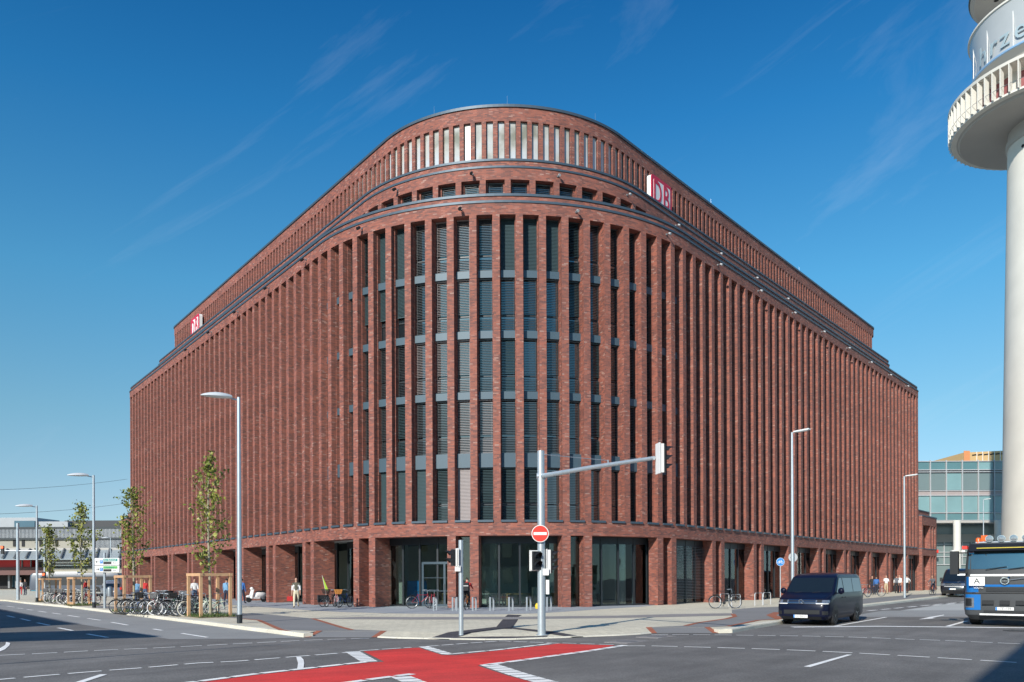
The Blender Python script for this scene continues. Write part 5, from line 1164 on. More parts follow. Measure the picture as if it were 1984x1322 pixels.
side_patch(BLv, [(2.1, 0.32), (11.6, 0.32), (11.6, 0.55), (2.1, 0.55)], -1, 0.008).obj('skirt', M['midgrey'], t)
m = MB(); m.box((4.0, 0, 3.08), (4.4, 1.7, 0.22)); m.obj('roof_unit', M['white'], t)
for x in (2.6, 8.9): wheel(t, x, -1.1, 0.48, 0.3, -1)
# --- silver people carrier, red car ---
def small_car(name, label, px, py, rz, paint, L=4.4, H=1.62):
    cl = [(0.22, 0.15, L - 0.1, 0.80, 0.2, 0.2, 0.08), (0.45, 0.0, L, 0.87, 0.28, 0.24, 0.1), (0.80, 0.08, L, 0.88, 0.3, 0.24, 0.1), (0.98, 0.95, L - 0.05, 0.86, 0.2, 0.2, 0.08), (1.42, 1.65, L - 0.25, 0.72, 0.2, 0.2, 0.08), (H - 0.05, 1.9, L - 0.45, 0.64, 0.2, 0.2, 0.06)]
    b = P(px, py, RD); t = thing(name, label, 'car', tuple(b), rz)
    ring_levels(cl, 0.05).obj('body', paint, t, True, angle=30)
    front_patch(cl, -0.66, 0.66, 1.0, 1.42, 0.010, 6, 3).obj('windscreen', M['carglass'], t, True)
    front_patch(cl, -0.62, 0.62, 1.02, 1.42, 0.010, 6, 3, rear=True).obj('rear_window', M['carglass'], t, True)
    m = MB(); m.box((L + 0.01, 0, 0.62), (0.02, 0.5, 0.11)); m.obj('number_plate', M['white'], t)
    for s in (1, -1):
        side_patch(cl, [(1.25, 1.0), (L - 0.4, 1.0), (L - 0.6, 1.42), (1.75, 1.42)], s).obj('window', M['carglass'], t)
        for x in (0.85, L - 0.85): arch(t, cl, x, 0.38, s, 0.24); wheel(t, x, s * 0.76, 0.31, 0.2, s)
        m = MB(); m.box((L - 0.02, s * 0.70, 0.92), (0.08, 0.16, 0.26)); m.obj('rear_light', M['redsign'], t)
        front_patch(cl, s * 0.5, s * 0.82, 0.6, 0.76, 0.012, 5, 2).obj('headlight', M['headlamp'], t, True)
    return t
c1_ = small_car('parked_car', 'silver people carrier seen from behind, behind the parking sign', 222, 1158.5, R_(128), M['silver'], 4.4, 1.75)
c1_.rotation_euler = (0, 0, R_(-60)); c1_.location = P(219, 1158.5, RD) - Vector((math.cos(R_(-60)), math.sin(R_(-60)), 0)) * 4.4
small_car('red_car', 'red car cut by the left picture edge', 0, 1175, R_(180), M['redcar']); bpy.data.objects['red_car'].location = P(1.5, 1174.5, RD) + Vector((-0.1, 0.9, 0)); bpy.data.objects['red_car'].rotation_euler = (0, 0, R_(8)); bpy.data.objects['red_car'].location.x -= 7.6
# ================= TREES WITH TIMBER GUARDS =================
def young_tree(px, py, top, seed, label, lean=0.0, spread=1.0, bare=2.1):
    rnd = random.Random(seed); b = P(px, py, 0); h = zat(px, top, b.y)
    t = thing('young_tree', label, 'tree', tuple(b), rnd.uniform(0, 6), 'young street trees')
    tr = MB(); pts = []; rs = []
    for i in range(11):
        u = i / 10; pts.append(Vector((math.sin(u * 5 + seed) * 0.05 + lean * u, math.cos(u * 4 + seed) * 0.05, h * 0.95 * u))); rs.append(0.062 * (1 - u) ** 0.8 + 0.008)
    tr.ptube(pts, rs, 8)
    lf = MB()
    def leaf(p, s):
        n = Vector((rnd.gauss(0, 1), rnd.gauss(0, 1), rnd.gauss(0.6, 0.8))).normalized(); a = n.orthogonal().normalized(); a.rotate(Matrix.Rotation(rnd.uniform(0, 6.28), 3, n)); c = n.cross(a)
        pr = [(0, -0.5), (0.30, -0.30), (0.55, 0.05), (0.22, 0.10), (0.0, 0.6), (-0.22, 0.10), (-0.55, 0.05), (-0.30, -0.30)]
        dr = -0.12
        vs = [p + a * (x * s) + c * (y * s) + n * (dr * s * abs(x) * 2) for x, y in pr]
        lf.add(vs, [[0, 1, 4], [1, 2, 3], [1, 3, 4], [0, 4, 7], [7, 4, 5], [7, 5, 6]], None, 0 if rnd.random() < 0.62 else 1)
    nb = 34
    for i in range(nb):
        u = bare / h + (0.97 - bare / h) * (i / (nb - 1)) ** 0.92
        base = pts[0].lerp(pts[-1], u); k = u * 10; i0 = min(9, int(k)); base = pts[i0].lerp(pts[i0 + 1], k - i0)
        g = i * 2.4 + rnd.uniform(-0.5, 0.5); el = R_(rnd.uniform(28, 62)); v = (u - bare / h) / (1 - bare / h)
        L = spread * (0.42 + 1.05 * math.sin(math.pi * min(1, 0.16 + v * 0.86)) ** 1.1) * rnd.uniform(0.55, 1.15) * (0.8 if v < 0.1 else 1)
        if rnd.random() < 0.12: L *= 1.35
        d = Vector((math.cos(g) * math.cos(el), math.sin(g) * math.cos(el), math.sin(el)))
        tip = base + d * L + Vector((0, 0, 0.12 * L)); midp = base.lerp(tip, 0.5) - Vector((0, 0, 0.06 * L))
        tr.ptube([base, midp, tip], [0.016 * (1 - v * 0.5), 0.010, 0.004], 5)
        for q in range(int(rnd.uniform(13, 32) * (0.7 + L * 0.5))):
            w = rnd.uniform(0.3, 1.08); p = (base.lerp(midp, w * 2) if w < 0.5 else midp.lerp(tip, w * 2 - 1)) + Vector((rnd.gauss(0, 0.11), rnd.gauss(0, 0.11), rnd.gauss(-0.02, 0.12)))
            leaf(p, rnd.uniform(0.10, 0.19))
    for q in range(30): leaf(pts[-1] + Vector((rnd.gauss(0, 0.08), rnd.gauss(0, 0.08), rnd.uniform(-0.5, 0.25))), rnd.uniform(0.1, 0.17))
    tr.obj('trunk', M['bark'], t, True, angle=60); lf.obj('crown', [M['leaf'], M['leaf2']], t)
    return t, b
def tree_guard(b, w, h, rz, label, low=False):
    t = thing('tree_guard', label, 'tree guard', (b.x, b.y, 0), rz, 'timber tree guards')
    for x in (-1, 1):
        for y in (-1, 1):
            m = MB(); m.box((x * w / 2, y * w / 2, (h - 0.06) / 2), (0.12, 0.12, h - 0.06)); m.obj('post', M['wood'], t)
    for s in (-1, 1):
        m = MB(); m.box((0, s * w / 2, h), (w + 0.2, 0.14, 0.13)); m.obj('rail', M['wood'], t)
        m = MB(); m.box((s * w / 2, 0, h), (0.14, w - 0.16, 0.12)); m.obj('rail', M['wood'], t)
        if low: m = MB(); m.box((0, s * w / 2, 0.16), (w - 0.13, 0.05, 0.14)); m.obj('rail', M['wood'], t)
def grass_patch(b, w, d, rz, n, seed):
    rnd = random.Random(seed); m = MB()
    m.prism([(-w / 2, -d / 2), (w / 2, -d / 2), (w / 2, d / 2), (-w / 2, d / 2)], 0.0, 0.022, m=1)
    for i in range(n):
        x, y = rnd.uniform(-w / 2, w / 2), rnd.uniform(-d / 2, d / 2); hh = rnd.uniform(0.04, 0.22) * (1 if rnd.random() < 0.7 else 1.5); g = rnd.uniform(0, 6.28); wv = 0.012; lx, ly = rnd.gauss(0, 0.05), rnd.gauss(0, 0.05)
        m.add([(x - wv * math.cos(g), y - wv * math.sin(g), 0.02), (x + wv * math.cos(g), y + wv * math.sin(g), 0.02), (x + lx, y + ly, hh)], [[0, 1, 2]])
    tag(m.obj('grass', [M['grass'], M['soil']], loc=(b.x, b.y, 0.004), rz=rz), 'rough grass growing at the foot of a young tree', 'grass', kind='stuff')
RZL = aL + R_(90)
trees = [(406, 1195, 868, 5, 'nearest and tallest young tree, in front of the left arcade', 1.35, 1.90), (258, 1185.5, 937, 8, 'young tree in front of the far left end of the brick block', 1.3, 1.85), (158, 1173.5, 970, 14, 'young tree in front of the bus, just left of a lamp post', 1.25, 1.8), (96, 1166, 1015, 21, 'farthest young tree, in front of the bus front', 1.2, 1.75)]
for i, (px, py, top, seed, lab, gw, gh) in enumerate(trees):
    tr, b = young_tree(px, py, top, seed, lab, spread=0.9 - 0.03 * i)
    tree_guard(b, gw, gh, RZL + R_(6), 'timber guard frame round the ' + ['nearest young tree', 'second young tree, by the row of bicycles', 'third young tree, left of the parking sign', 'farthest young tree, by the bus front'][i], i >= 2)
    grass_patch(b, 2.6, 1.7, RZL, 900 if i < 2 else 500, i)

# ================= BICYCLES =================
def bike_meshes():
    d = {}
    def torus(r, t, n=22, k=6):
        m = MB(); m.ptube([(r * math.cos(2 * math.pi * i / n), 0, r * math.sin(2 * math.pi * i / n)) for i in range(n)], t, k, closed=True); return m
    d['tyre'] = torus(0.335, 0.020).mesh('wheel', M['rubber'], True); d['tyre_pale'] = torus(0.335, 0.022).mesh('wheel', mat('cream_tyre', (0.62, 0.60, 0.50), 0.7), True)
    d['tyre_white'] = torus(0.335, 0.022).mesh('wheel', M['white'], True)
    m = torus(0.308, 0.011)
    for i in range(14): g = math.pi * 2 * i / 14; m.tube((0, 0, 0), (0.305 * math.cos(g), 0, 0.305 * math.sin(g)), 0.0025, n=3, caps=False)
    m.tube((0, -0.05, 0), (0, 0.05, 0), 0.022, n=6); d['spokes'] = m.mesh('rim', M['steel'], True)
    return d
BK = bike_meshes()
paints = {k: mat('bike_' + k, c, 0.35, 0.1, 0.05, coat=0.4) for k, c in {'black': (0.02, 0.02, 0.022), 'silver': (0.45, 0.46, 0.48), 'red': (0.30, 0.02, 0.03), 'white': (0.72, 0.72, 0.70), 'mint': (0.45, 0.58, 0.48), 'blue': (0.03, 0.09, 0.28), 'green': (0.03, 0.12, 0.06), 'pink': (0.60, 0.25, 0.26), 'orange': (0.6, 0.2, 0.04)}.items()}
FRM_C = {}
def bike_frame(col, step):
    if (col, step) in FRM_C: return FRM_C[(col, step)]
    m = MB(); r = 0.017; rear, front = (0.52, 0, 0.335), (-0.53, 0, 0.335); bb_, seat, head_t, head_b = (0.06, 0, 0.29), (0.20, 0, 0.80), (-0.36, 0, 0.83), (-0.39, 0, 0.68)
    m.tube(bb_, seat, r, n=6); m.tube(bb_, head_b, r * 1.2, n=6); m.tube(head_b, head_t, 0.02, n=6)
    m.tube((0.13, 0, 0.52) if step else (0.19, 0, 0.75), (-0.38, 0, 0.74), r, n=6)
    for y in (-0.05, 0.05): m.tube(bb_, (rear[0], y, rear[2]), 0.010, n=5); m.tube((0.19, 0, 0.74), (rear[0], y, rear[2]), 0.009, n=5); m.tube((head_b[0], y * 0.7, head_b[2]), (front[0], y, front[2]), 0.013, n=5)
    a = m.mesh('frame', paints[col], True)
    m = MB(); m.tube(head_t, (-0.34, 0, 1.0), 0.014, n=6); m.ptube([(-0.16, -0.30, 1.0), (-0.30, -0.22, 1.03), (-0.36, 0, 1.02), (-0.30, 0.22, 1.03), (-0.16, 0.30, 1.0)], 0.013, 6)
    m.tube((-0.26, -0.25, 1.02), (-0.14, -0.31, 0.995), 0.019, n=6); m.tube((-0.26, 0.25, 1.02), (-0.14, 0.31, 0.995), 0.019, n=6); hb = m.mesh('handlebar', M['steel'], True)
    m = MB(); m.tube((0.20, 0, 0.80), (0.225, 0, 0.90), 0.013, n=6); m.grid(lambda u, v: (0.06 + 0.28 * u, (v - 0.5) * (0.05 + 0.19 * u ** 1.5), 0.93 - 0.03 * (2 * v - 1) ** 2 + 0.015 * u), 6, 4); m.grid(lambda u, v: (0.06 + 0.28 * u, (v - 0.5) * (0.05 + 0.19 * u ** 1.5), 0.895 + 0.01 * u), 6, 4); sd = m.mesh('saddle', M['black'], True)
    m = MB(); m.lathe([(0.09, -0.004), (0.09, 0.004)], 14, axis='Y', c=(0.06, 0.06, 0.29)); m.tube((0.06, 0.07, 0.29), (0.12, 0.08, 0.13), 0.010, n=5); m.tube((0.06, -0.07, 0.29), (0.0, -0.08, 0.45), 0.010, n=5); m.tube((0.06, -0.08, 0.29), (0.06, 0.08, 0.29), 0.014, n=5); m.box((0.12, 0.105, 0.13), (0.09, 0.08, 0.025)); m.box((0.0, -0.105, 0.45), (0.09, 0.08, 0.025)); cr = m.mesh('crank', M['black'])
    m = MB(); m.ptube([(0.52 + 0.37 * math.cos(R_(g)), 0, 0.335 + 0.37 * math.sin(R_(g))) for g in range(15, 186, 19)], 0.017, 4); m.box((0.50, 0, 0.74), (0.36, 0.13, 0.02)); m.tube((0.6, 0.06, 0.73), (0.53, 0.06, 0.34), 0.006, n=4); m.tube((0.6, -0.06, 0.73), (0.53, -0.06, 0.34), 0.006, n=4); rk = m.mesh('luggage_rack', M['black'])
    FRM_C[(col, step)] = (a, hb, sd, cr, rk); return FRM_C[(col, step)]
BASK = {}
def basket(kind):
    if kind in BASK: return BASK[kind]
    m = MB(); c = {'orange': (0.60, 0.25, 0.05), 'black': (0.02, 0.02, 0.02), 'grey': (0.25, 0.25, 0.25)}[kind]
    for z in (0.80, 0.86, 0.92, 0.98, 1.03): k = 0.12 + (z - 0.8) * 0.22; m.ptube([(-0.60 - k, -k * 1.2, z), (-0.60 + k, -k * 1.2, z), (-0.60 + k, k * 1.2, z), (-0.60 - k, k * 1.2, z)], 0.016, 4, closed=True)
    for i in range(5):
        for s in (-1, 1): u = -1 + i * 0.5; m.tube((-0.6 + u * 0.12, s * 0.144, 0.79), (-0.6 + u * 0.17, s * 0.205, 1.04), 0.008, n=4); m.tube((-0.6 + s * 0.12, u * 0.144, 0.79), (-0.6 + s * 0.17, u * 0.205, 1.04), 0.008, n=4)
    m.box((-0.6, 0, 0.79), (0.24, 0.28, 0.015)); BASK[kind] = m.mesh('basket', mat('basket_' + kind, c, 0.8)); return BASK[kind]
def bicycle(loc, rz, col, label, step=False, tyre='tyre', bask=None, group='parked bicycles', lean=0.0, name='bicycle', steer=0.0):
    t = thing(name, label, 'bicycle', tuple(loc), rz, group); t.rotation_euler = (lean, 0, rz)
    a, hb, sd, cr, rk = bike_frame(col, step)
    for x in (0.52, -0.53): w = inst('wheel', BK[tyre], t, (x, 0, 0.356)); inst('rim', BK['spokes'], w)
    inst('frame', a, t, (0, 0, 0.02)); inst('handlebar', hb, t, (0, 0, 0.02)); inst('saddle', sd, t, (0, 0, 0.02)); inst('crank', cr, t, (0, 0, 0.02)); inst('luggage_rack', rk, t, (0, 0, 0.02))
    if bask: inst('basket', basket(bask), t, (0, 0, 0.02))
    return t
rb = random.Random(4)
ORD = ['first', 'second', 'third', 'fourth', 'fifth', 'sixth', 'seventh', 'eighth', 'ninth', 'tenth', 'eleventh']
names_c = {'black': 'black', 'silver': 'silver', 'red': 'dark red', 'white': 'white', 'blue': 'blue', 'green': 'dark green'}
def bike_row(pa, pb, n, base, cols, lab, grp, dx=0.0):
    a, b = P(*pa, 0), P(*pb, 0); inn = Vector((-math.cos(base), -math.sin(base), 0)) * dx
    for i in range(n):
        p = a.lerp(b, i / (n - 1)) + inn + Vector((rb.uniform(-0.1, 0.1), rb.uniform(-0.12, 0.12), 0)); c = cols[i % len(cols)]
        bicycle(p, base + R_(180) + rb.uniform(-0.16, 0.16) + (R_(180) if rb.random() < 0.3 else 0), c, '%s bicycle, %s from the left in %s' % (names_c[c], ORD[i], lab), rb.random() < 0.4, 'tyre' if rb.random() < 0.8 else 'tyre_white', rb.choice([None, None, 'black', 'grey']), grp, rb.uniform(-0.10, 0.10))
bike_row((252, 1189.5), (372, 1194.5), 11, HL - R_(14), ['black', 'silver', 'blue', 'black', 'white', 'red', 'black', 'silver', 'green'], 'the front row between the two nearest trees', 'bicycles between the two nearest trees')
bike_row((300, 1180.5), (380, 1183.5), 8, HL - R_(8), ['black', 'black', 'silver', 'black', 'green'], 'the back row between the two nearest trees', 'bicycles in the back row')
bike_row((104, 1168.6), (176, 1172.6), 10, HL - R_(10), ['black', 'silver', 'red', 'black', 'blue', 'black', 'white'], 'the row between the two farthest trees', 'bicycles between the two farthest trees')
bicycle(P(383, 1194.5, 0), R_(205), 'mint', 'pale mint bicycle with cream tyres at the nearest tree guard', True, 'tyre_pale')
bicycle(P(414, 1194, 0), R_(172), 'mint', 'pale mint bicycle inside the nearest tree guard, right of the trunk', True, 'tyre_pale')
bicycle(P(652, 1177.5, 0), R_(112), 'pink', 'pink bicycle with an orange wicker basket beside the brick pier', True, 'tyre', 'orange')
bicycle(P(668, 1177, 0), R_(65), 'blue', 'blue bicycle parked right against the brick pier, left of the entrance', False, 'tyre', 'black')
bicycle(P(641, 1176, 0), R_(75), 'black', 'black bicycle with a front crate beside the green flag', False, 'tyre', 'black')
bicycle(P(816, 1179.5, 0), R_(196), 'red', 'dark red bicycle parked in front of the entrance glazing', False, 'tyre')
bicycle(P(838, 1180, 0), R_(112), 'red', 'dark red bicycle next to the leftmost flat bike stand', False, 'tyre')
bicycle(P(1405, 1179.5, 0), R_(173), 'black', 'bicycle with reddish tyres leaning at the tubular hoops on the right', False, 'tyre')
bicycle(P(1672, 1158, 0), R_(205), 'red', 'bicycle half hidden behind the tail of the dark blue van', False)
bicycle(P(1694, 1156, 0), R_(160), 'black', 'bicycle parked beside the person in the bright blue top', False)
# cargo box with a green flag next to those bicycles
fb = P(626, 1176, 0); t = thing('bike_trailer', 'dark bicycle trailer box with a lime green safety flag', 'trailer', tuple(fb), R_(20))
m = MB(); m.box((0, 0, 0.50), (0.62, 0.5, 0.42)); m.obj('box', M['black'], t)
for s in (-1, 1):
    w = inst('wheel', BK['tyre'], t, (0, s * 0.3, 0.25)); w.scale = (0.72, 0.72, 0.72); q = inst('rim', BK['spokes'], w)
m = MB(); m.tube((0.2, 0, 0.6), (-0.05, 0, 1.9), 0.008, n=5); fo = m.obj('flag_pole', M['white'], t)
M['lime'] = mat('lime_flag', (0.42, 0.62, 0.05), 0.7); m = MB(); m.add([(-0.05, -0.003, 1.9), (0.12, -0.003, 1.0), (0.34, -0.003, 0.95), (-0.05, 0.003, 1.9), (0.12, 0.003, 1.0), (0.34, 0.003, 0.95)], [[0, 1, 2], [5, 4, 3], [0, 2, 5, 3], [0, 3, 4, 1], [1, 4, 5, 2]]); m.obj('flag', M['lime'], fo)
# white scooter in the arcade
sb = P(497, 1167, 0); t = thing('motor_scooter', 'white motor scooter standing in the arcade', 'scooter', tuple(sb), R_(42))
sm_ = MB()
for dx in (0, 0.05): sm_.grid(lambda u, v, dx=dx: (-0.46 + dx + 0.16 * u - 0.05 * math.cos(math.pi * (v - 0.5)), (v - 0.5) * (0.42 - 0.10 * u), 0.30 + 0.62 * u), 6, 6)
sm_.obj('leg_shield', M['white'], t, True)
m = MB(); m.ell((0.28, 0, 0.54), (0.50, 0.21, 0.24)); m.box((-0.12, 0, 0.33), (0.62, 0.34, 0.14)); m.ell((0.02, 0, 0.44), (0.24, 0.18, 0.2)); m.obj('body', M['white'], t, True)
m = MB(); m.ell((-0.57, 0, 0.42), (0.24, 0.085, 0.11)); m.tube((-0.55, 0, 0.3), (-0.36, 0, 0.95), 0.05, n=8); m.obj('front_fender', M['white'], t, True)
m = MB(); m.ell((-0.36, 0, 1.0), (0.13, 0.17, 0.11)); m.obj('headset', M['white'], t, True)
m = MB(); m.ell((0.30, 0, 0.77), (0.40, 0.15, 0.065)); m.obj('saddle', M['black'], t, True)
m = MB(); m.ptube([(-0.28, -0.36, 1.04), (-0.36, -0.1, 1.06), (-0.36, 0.1, 1.06), (-0.28, 0.36, 1.04)], 0.02, 6); m.tube((-0.34, 0.2, 1.05), (-0.36, 0.3, 1.26), 0.008, n=4); m.ell((-0.36, 0.31, 1.28), (0.02, 0.07, 0.05)); m.obj('handlebar', M['black'], t, True)
m = MB(); m.ell((0.5, 0.0, 0.30), (0.22, 0.13, 0.12)); m.obj('engine', M['midgrey'], t, True)
for x in (-0.58, 0.56): m = MB(); m.lathe([(0.10, -0.05), (0.20, -0.05), (0.225, -0.02), (0.225, 0.02), (0.20, 0.05), (0.10, 0.05)], 18, axis='Y', c=(x, 0, 0.225)); m.obj('wheel', M['rubber'], t, True)

# ================= PEOPLE =================
def cloth(n, c): return mat('cloth_' + n, c, 0.85, 0, 0.15, 9)
CL = {k: cloth(k, c) for k, c in {'olive': (0.10, 0.095, 0.07), 'cream': (0.62, 0.55, 0.40), 'white': (0.72, 0.71, 0.70), 'navy': (0.02, 0.025, 0.05), 'blue': (0.04, 0.13, 0.36), 'sky': (0.16, 0.32, 0.50), 'black': (0.02, 0.02, 0.022), 'red': (0.50, 0.03, 0.03), 'beige': (0.50, 0.40, 0.26), 'grey': (0.12, 0.13, 0.15), 'denim': (0.07, 0.11, 0.19), 'brown': (0.13, 0.08, 0.05)}.items()}
HAIR = {'dark': cloth('hair_dark', (0.03, 0.02, 0.015)), 'grey': cloth('hair_grey', (0.30, 0.28, 0.26)), 'fair': cloth('hair_fair', (0.28, 0.17, 0.08))}
def person(loc, face, label, top, legs, hair='dark', shoes='black', sleeves=None, H=1.76, legL=0.0, legR=0.0, armL=(0.1, 0.2), armR=(0.1, 0.2), kneeL=0.0, kneeR=0.0, lean=0.0, outL=0.10, outR=0.10, sit=None, group=None, zoff=0.0, extras=None):
    """local -y = forward; leg/arm = swing forward (rad), arm tuple = (shoulder, elbow bend)"""
    k = H / 1.76; vs = []; ed = []; rad = []; lab = []
    def V(p, r, l, par=None):
        vs.append(Vector(p)); rad.append(r if isinstance(r, tuple) else (r, r)); lab.append(l)
        if par is not None: ed.append((par, len(vs) - 1))
        return len(vs) - 1
    zp = 0.94 if sit is None else sit
    def up(d): return (0, -math.sin(lean) * d, zp + math.cos(lean) * d)
    pel = V((0, 0, zp), (0.150, 0.115), 'legs'); wa = V(up(0.17), (0.140, 0.105), 'top', pel); ch = V(up(0.36), (0.165, 0.120), 'top', wa); nb = V(up(0.50), (0.085, 0.075), 'top', ch); nk = V(up(0.56), 0.055, 'skin', nb)
    l2 = lean * 0.4
    hp_ = Vector(up(0.56)); h1 = V(hp_ + Vector((0, -0.02 - math.sin(l2) * 0.08, 0.08)), (0.078, 0.092), 'skin', nk); h2 = V(hp_ + Vector((0, -0.015 - math.sin(l2) * 0.2, 0.165)), (0.080, 0.098), 'hair', h1); h3 = V(hp_ + Vector((0, -0.005 - math.sin(l2) * 0.23, 0.225)), (0.050, 0.060), 'hair', h2)
    for sx, lg, kn in ((-1, legL, kneeL), (1, legR, kneeR)):
        hip = V((sx * 0.095, 0, zp - 0.06), 0.092, 'legs', pel); a = lg; kn_p = Vector((sx * 0.10, -math.sin(a) * 0.42, zp - 0.06 - math.cos(a) * 0.42)); i = V(kn_p, 0.066, 'legs', hip)
        a2 = lg - kn; an = kn_p + Vector((0, -math.sin(a2) * 0.40, -math.cos(a2) * 0.40)); j = V(an, 0.047, 'legs', i); tl_ = V(an + Vector((sx * 0.02, -0.15, -0.035)), (0.045, 0.035), 'shoes', j)
    for sx, (sh_, el), out in ((-1, armL, outL), (1, armR, outR)):
        s_ = Vector(up(0.44)) + Vector((sx * 0.185, 0, 0)); a = V(s_, 0.068, 'top', ch)
        e_ = s_ + Vector((sx * math.sin(out) * 0.29, -math.sin(sh_) * 0.29, -math.cos(sh_) * math.cos(out) * 0.29)); b_ = V(e_, 0.048, 'sleeve', a)
        w_ = e_ + Vector((sx * math.sin(out) * 0.10, -math.sin(sh_ + el) * 0.25, -math.cos(sh_ + el) * 0.25)); c_ = V(w_, 0.036, 'fore', b_)
        h_ = V(w_ + (w_ - e_).normalized() * 0.09, (0.042, 0.026), 'skin', c_); V(w_ + (w_ - e_).normalized() * 0.17, (0.026, 0.016), 'skin', h_)
    me = bpy.data.meshes.new('body'); me.from_pydata([tuple(p * k) for p in vs], ed, [])
    o = bpy.data.objects.new('tmp', me); COL.objects.link(o); md = o.modifiers.new('s', 'SKIN'); o.modifiers.new('u', 'SUBSURF').levels = 1
    for i, sv in enumerate(me.skin_vertices[0].data): sv.radius = (rad[i][0] * k, rad[i][1] * k); sv.use_root = (i == 0)
    bpy.context.view_layer.update(); nm = bpy.data.meshes.new_from_object(o.evaluated_get(bpy.context.evaluated_depsgraph_get())); bpy.data.objects.remove(o)
    keys = ['top', 'legs', 'skin', 'hair', 'shoes', 'sleeve', 'fore']; mats_ = [CL[top], CL[legs], M['skin'], HAIR[hair], CL[shoes], CL[top if sleeves in (None, 'long') else sleeves], M['skin'] if sleeves != 'long' else CL[top]]
    if sleeves == 'long': mats_[5] = CL[top]
    nm.materials.clear()
    for x in mats_: nm.materials.append(x)
    for p in nm.polygons:
        best = None
        for a, b_ in ed:
            A, B = vs[a] * k, vs[b_] * k; ab = B - A; u = max(0, min(1, (p.center - A).dot(ab) / max(1e-6, ab.dot(ab)))); dd = (p.center - (A + ab * u)).length
            if best is None or dd < best[0]: best = (dd, lab[b_], lab[a], u)
        l = best[1] if best[3] > 0.35 else best[2]
        if best[1] == 'hair' or best[2] == 'hair':
            l = 'skin' if (p.center.y < vs[h2].y * k - 0.028 and p.center.z < vs[h2].z * k + 0.04) else 'hair'
        p.material_index = keys.index(l); p.use_smooth = True
    nm.name = 'body'; t = thing('person', label, 'person', (loc[0], loc[1], loc[2] + zoff), face + R_(90), group); inst('body', nm, t)
    return t
def PP(px, py): return tuple(P(px, py, 0.0))
tw = R_(-90)
w = person(PP(574, 1178.5), R_(-78), 'man in olive waistcoat and cream trousers walking with a red bag', 'olive', 'cream', 'dark', 'brown', 'white', 1.80, 0.32, -0.30, (0.05, 0.25), (0.15, 0.3), 0.05, 0.25)
bp = thing('shopping_bag', 'red bag carried by the man in the olive waistcoat', 'bag', (P(574, 1178.5, 0).x - 0.36, P(574, 1178.5, 0).y - 0.05, 0.42), R_(20))
m = MB(); m.prism([(-0.16, -0.06), (0.16, -0.06), (0.16, 0.06), (-0.16, 0.06)], 0.0, 0.26); m.obj('body', CL['red'], bp); m = MB(); m.ptube([(-0.09, 0, 0.25), (-0.06, 0, 0.38), (0.06, 0, 0.38), (0.09, 0, 0.25)], 0.012, 5); m.obj('handle', CL['red'], bp)
person(PP(439, 1174.5), R_(80), 'person in a light blue top and dark trousers walking away behind the nearest tree guard', 'sky', 'navy', 'dark', 'black', 'long', 1.78, 0.12, -0.12)
b_ = P(439, 1174.5, 0); t = thing('shoulder_bag', 'black bag hanging at the right hip of the person in light blue', 'bag', (b_.x + 0.27, b_.y - 0.05, 0.82)); m = MB(); m.ell((0, 0, 0.14), (0.10, 0.14, 0.15)); m.obj('body', CL['black'], t, True); m = MB(); m.ptube([(-0.03, -0.1, 0.2), (-0.2, -0.16, 0.62), (-0.26, 0.05, 0.66)], 0.015, 5); m.obj('strap', CL['black'], t)
person(PP(469, 1170), R_(70), 'person in a dark blue jacket half hidden behind the nearest lamp post', 'blue', 'navy', 'dark', 'black', 'long', 1.76, 0.2, -0.2)
person(PP(377, 1172), R_(-60), 'person in a white shirt behind the bicycles at the nearest tree guard', 'white', 'denim', 'dark', 'black', None, 1.76, 0.2, -0.1, (0.3, 0.9), (0.2, 0.6))
person(PP(266, 1168), R_(-70), 'person in blue denim clothes between the tree guard and the brick piers', 'sky', 'denim', 'dark', 'black', 'long', 1.68)
person(PP(281, 1165), R_(100), 'person in a red top behind the second tree guard', 'red', 'denim', 'fair', 'black', 'long', 1.72)
person(PP(40, 1153), R_(-60), 'person in a red skirt and pale top waiting left of the bus', 'white', 'red', 'dark', 'black', None, 1.7)
person(PP(49, 1153.5), R_(-100), 'person in dark clothes standing right beside the bus front', 'black', 'navy', 'dark', 'black', 'long', 1.8)
person(PP(166, 1155), R_(170), 'person in a dark red top between bus and third tree guard', 'red', 'navy', 'dark', 'black', 'long', 1.7)
person(PP(1690, 1152), R_(-110), 'person in dark clothes at the left of the group by the far arcade', 'black', 'navy', 'dark', 'black', 'long', 1.76)
person(PP(1698, 1152.5), R_(60), 'person in a bright blue top in the group by the far arcade', 'blue', 'navy', 'dark', 'black', 'long', 1.74, armL=(0.3, 0.8))
person(PP(1717, 1150.5), R_(-100), 'man in beige trousers and pale shirt with arms crossed in the group', 'white', 'beige', 'grey', 'brown', None, 1.8, armL=(0.5, 1.3), armR=(0.5, 1.3))
person(PP(1737, 1149.5), R_(70), 'man in a grey waistcoat and black trousers seen from behind', 'grey', 'black', 'dark', 'black', 'white', 1.82)
person(PP(1743, 1149), R_(-150), 'fair-haired man in a white shirt right beside the grey waistcoat', 'white', 'navy', 'fair', 'black', None, 1.84)
person(PP(1757, 1149.5), R_(110), 'man in a white shirt half hidden behind the right lamp post, hands on hips', 'white', 'black', 'dark', 'black', None, 1.86, armL=(-0.2, 1.0), armR=(-0.2, 1.0), outL=0.7, outR=0.7)
def cyclist(px, py, rz, col, label_b, label_p, top, legs, hair):
    p = P(px, py, 0); d = Vector((math.cos(rz), math.sin(rz), 0)); bicycle(p, rz + R_(180), col, label_b, False, 'tyre', None, 'ridden bicycles')
    person((p.x - d.x * 0.22, p.y - d.y * 0.22, 0), rz, label_p, top, legs, hair, 'black', 'long', 1.76, 0.95, 0.55, (0.95, 0.25), (0.95, 0.25), 1.05, 0.35, 0.45, sit=1.0)
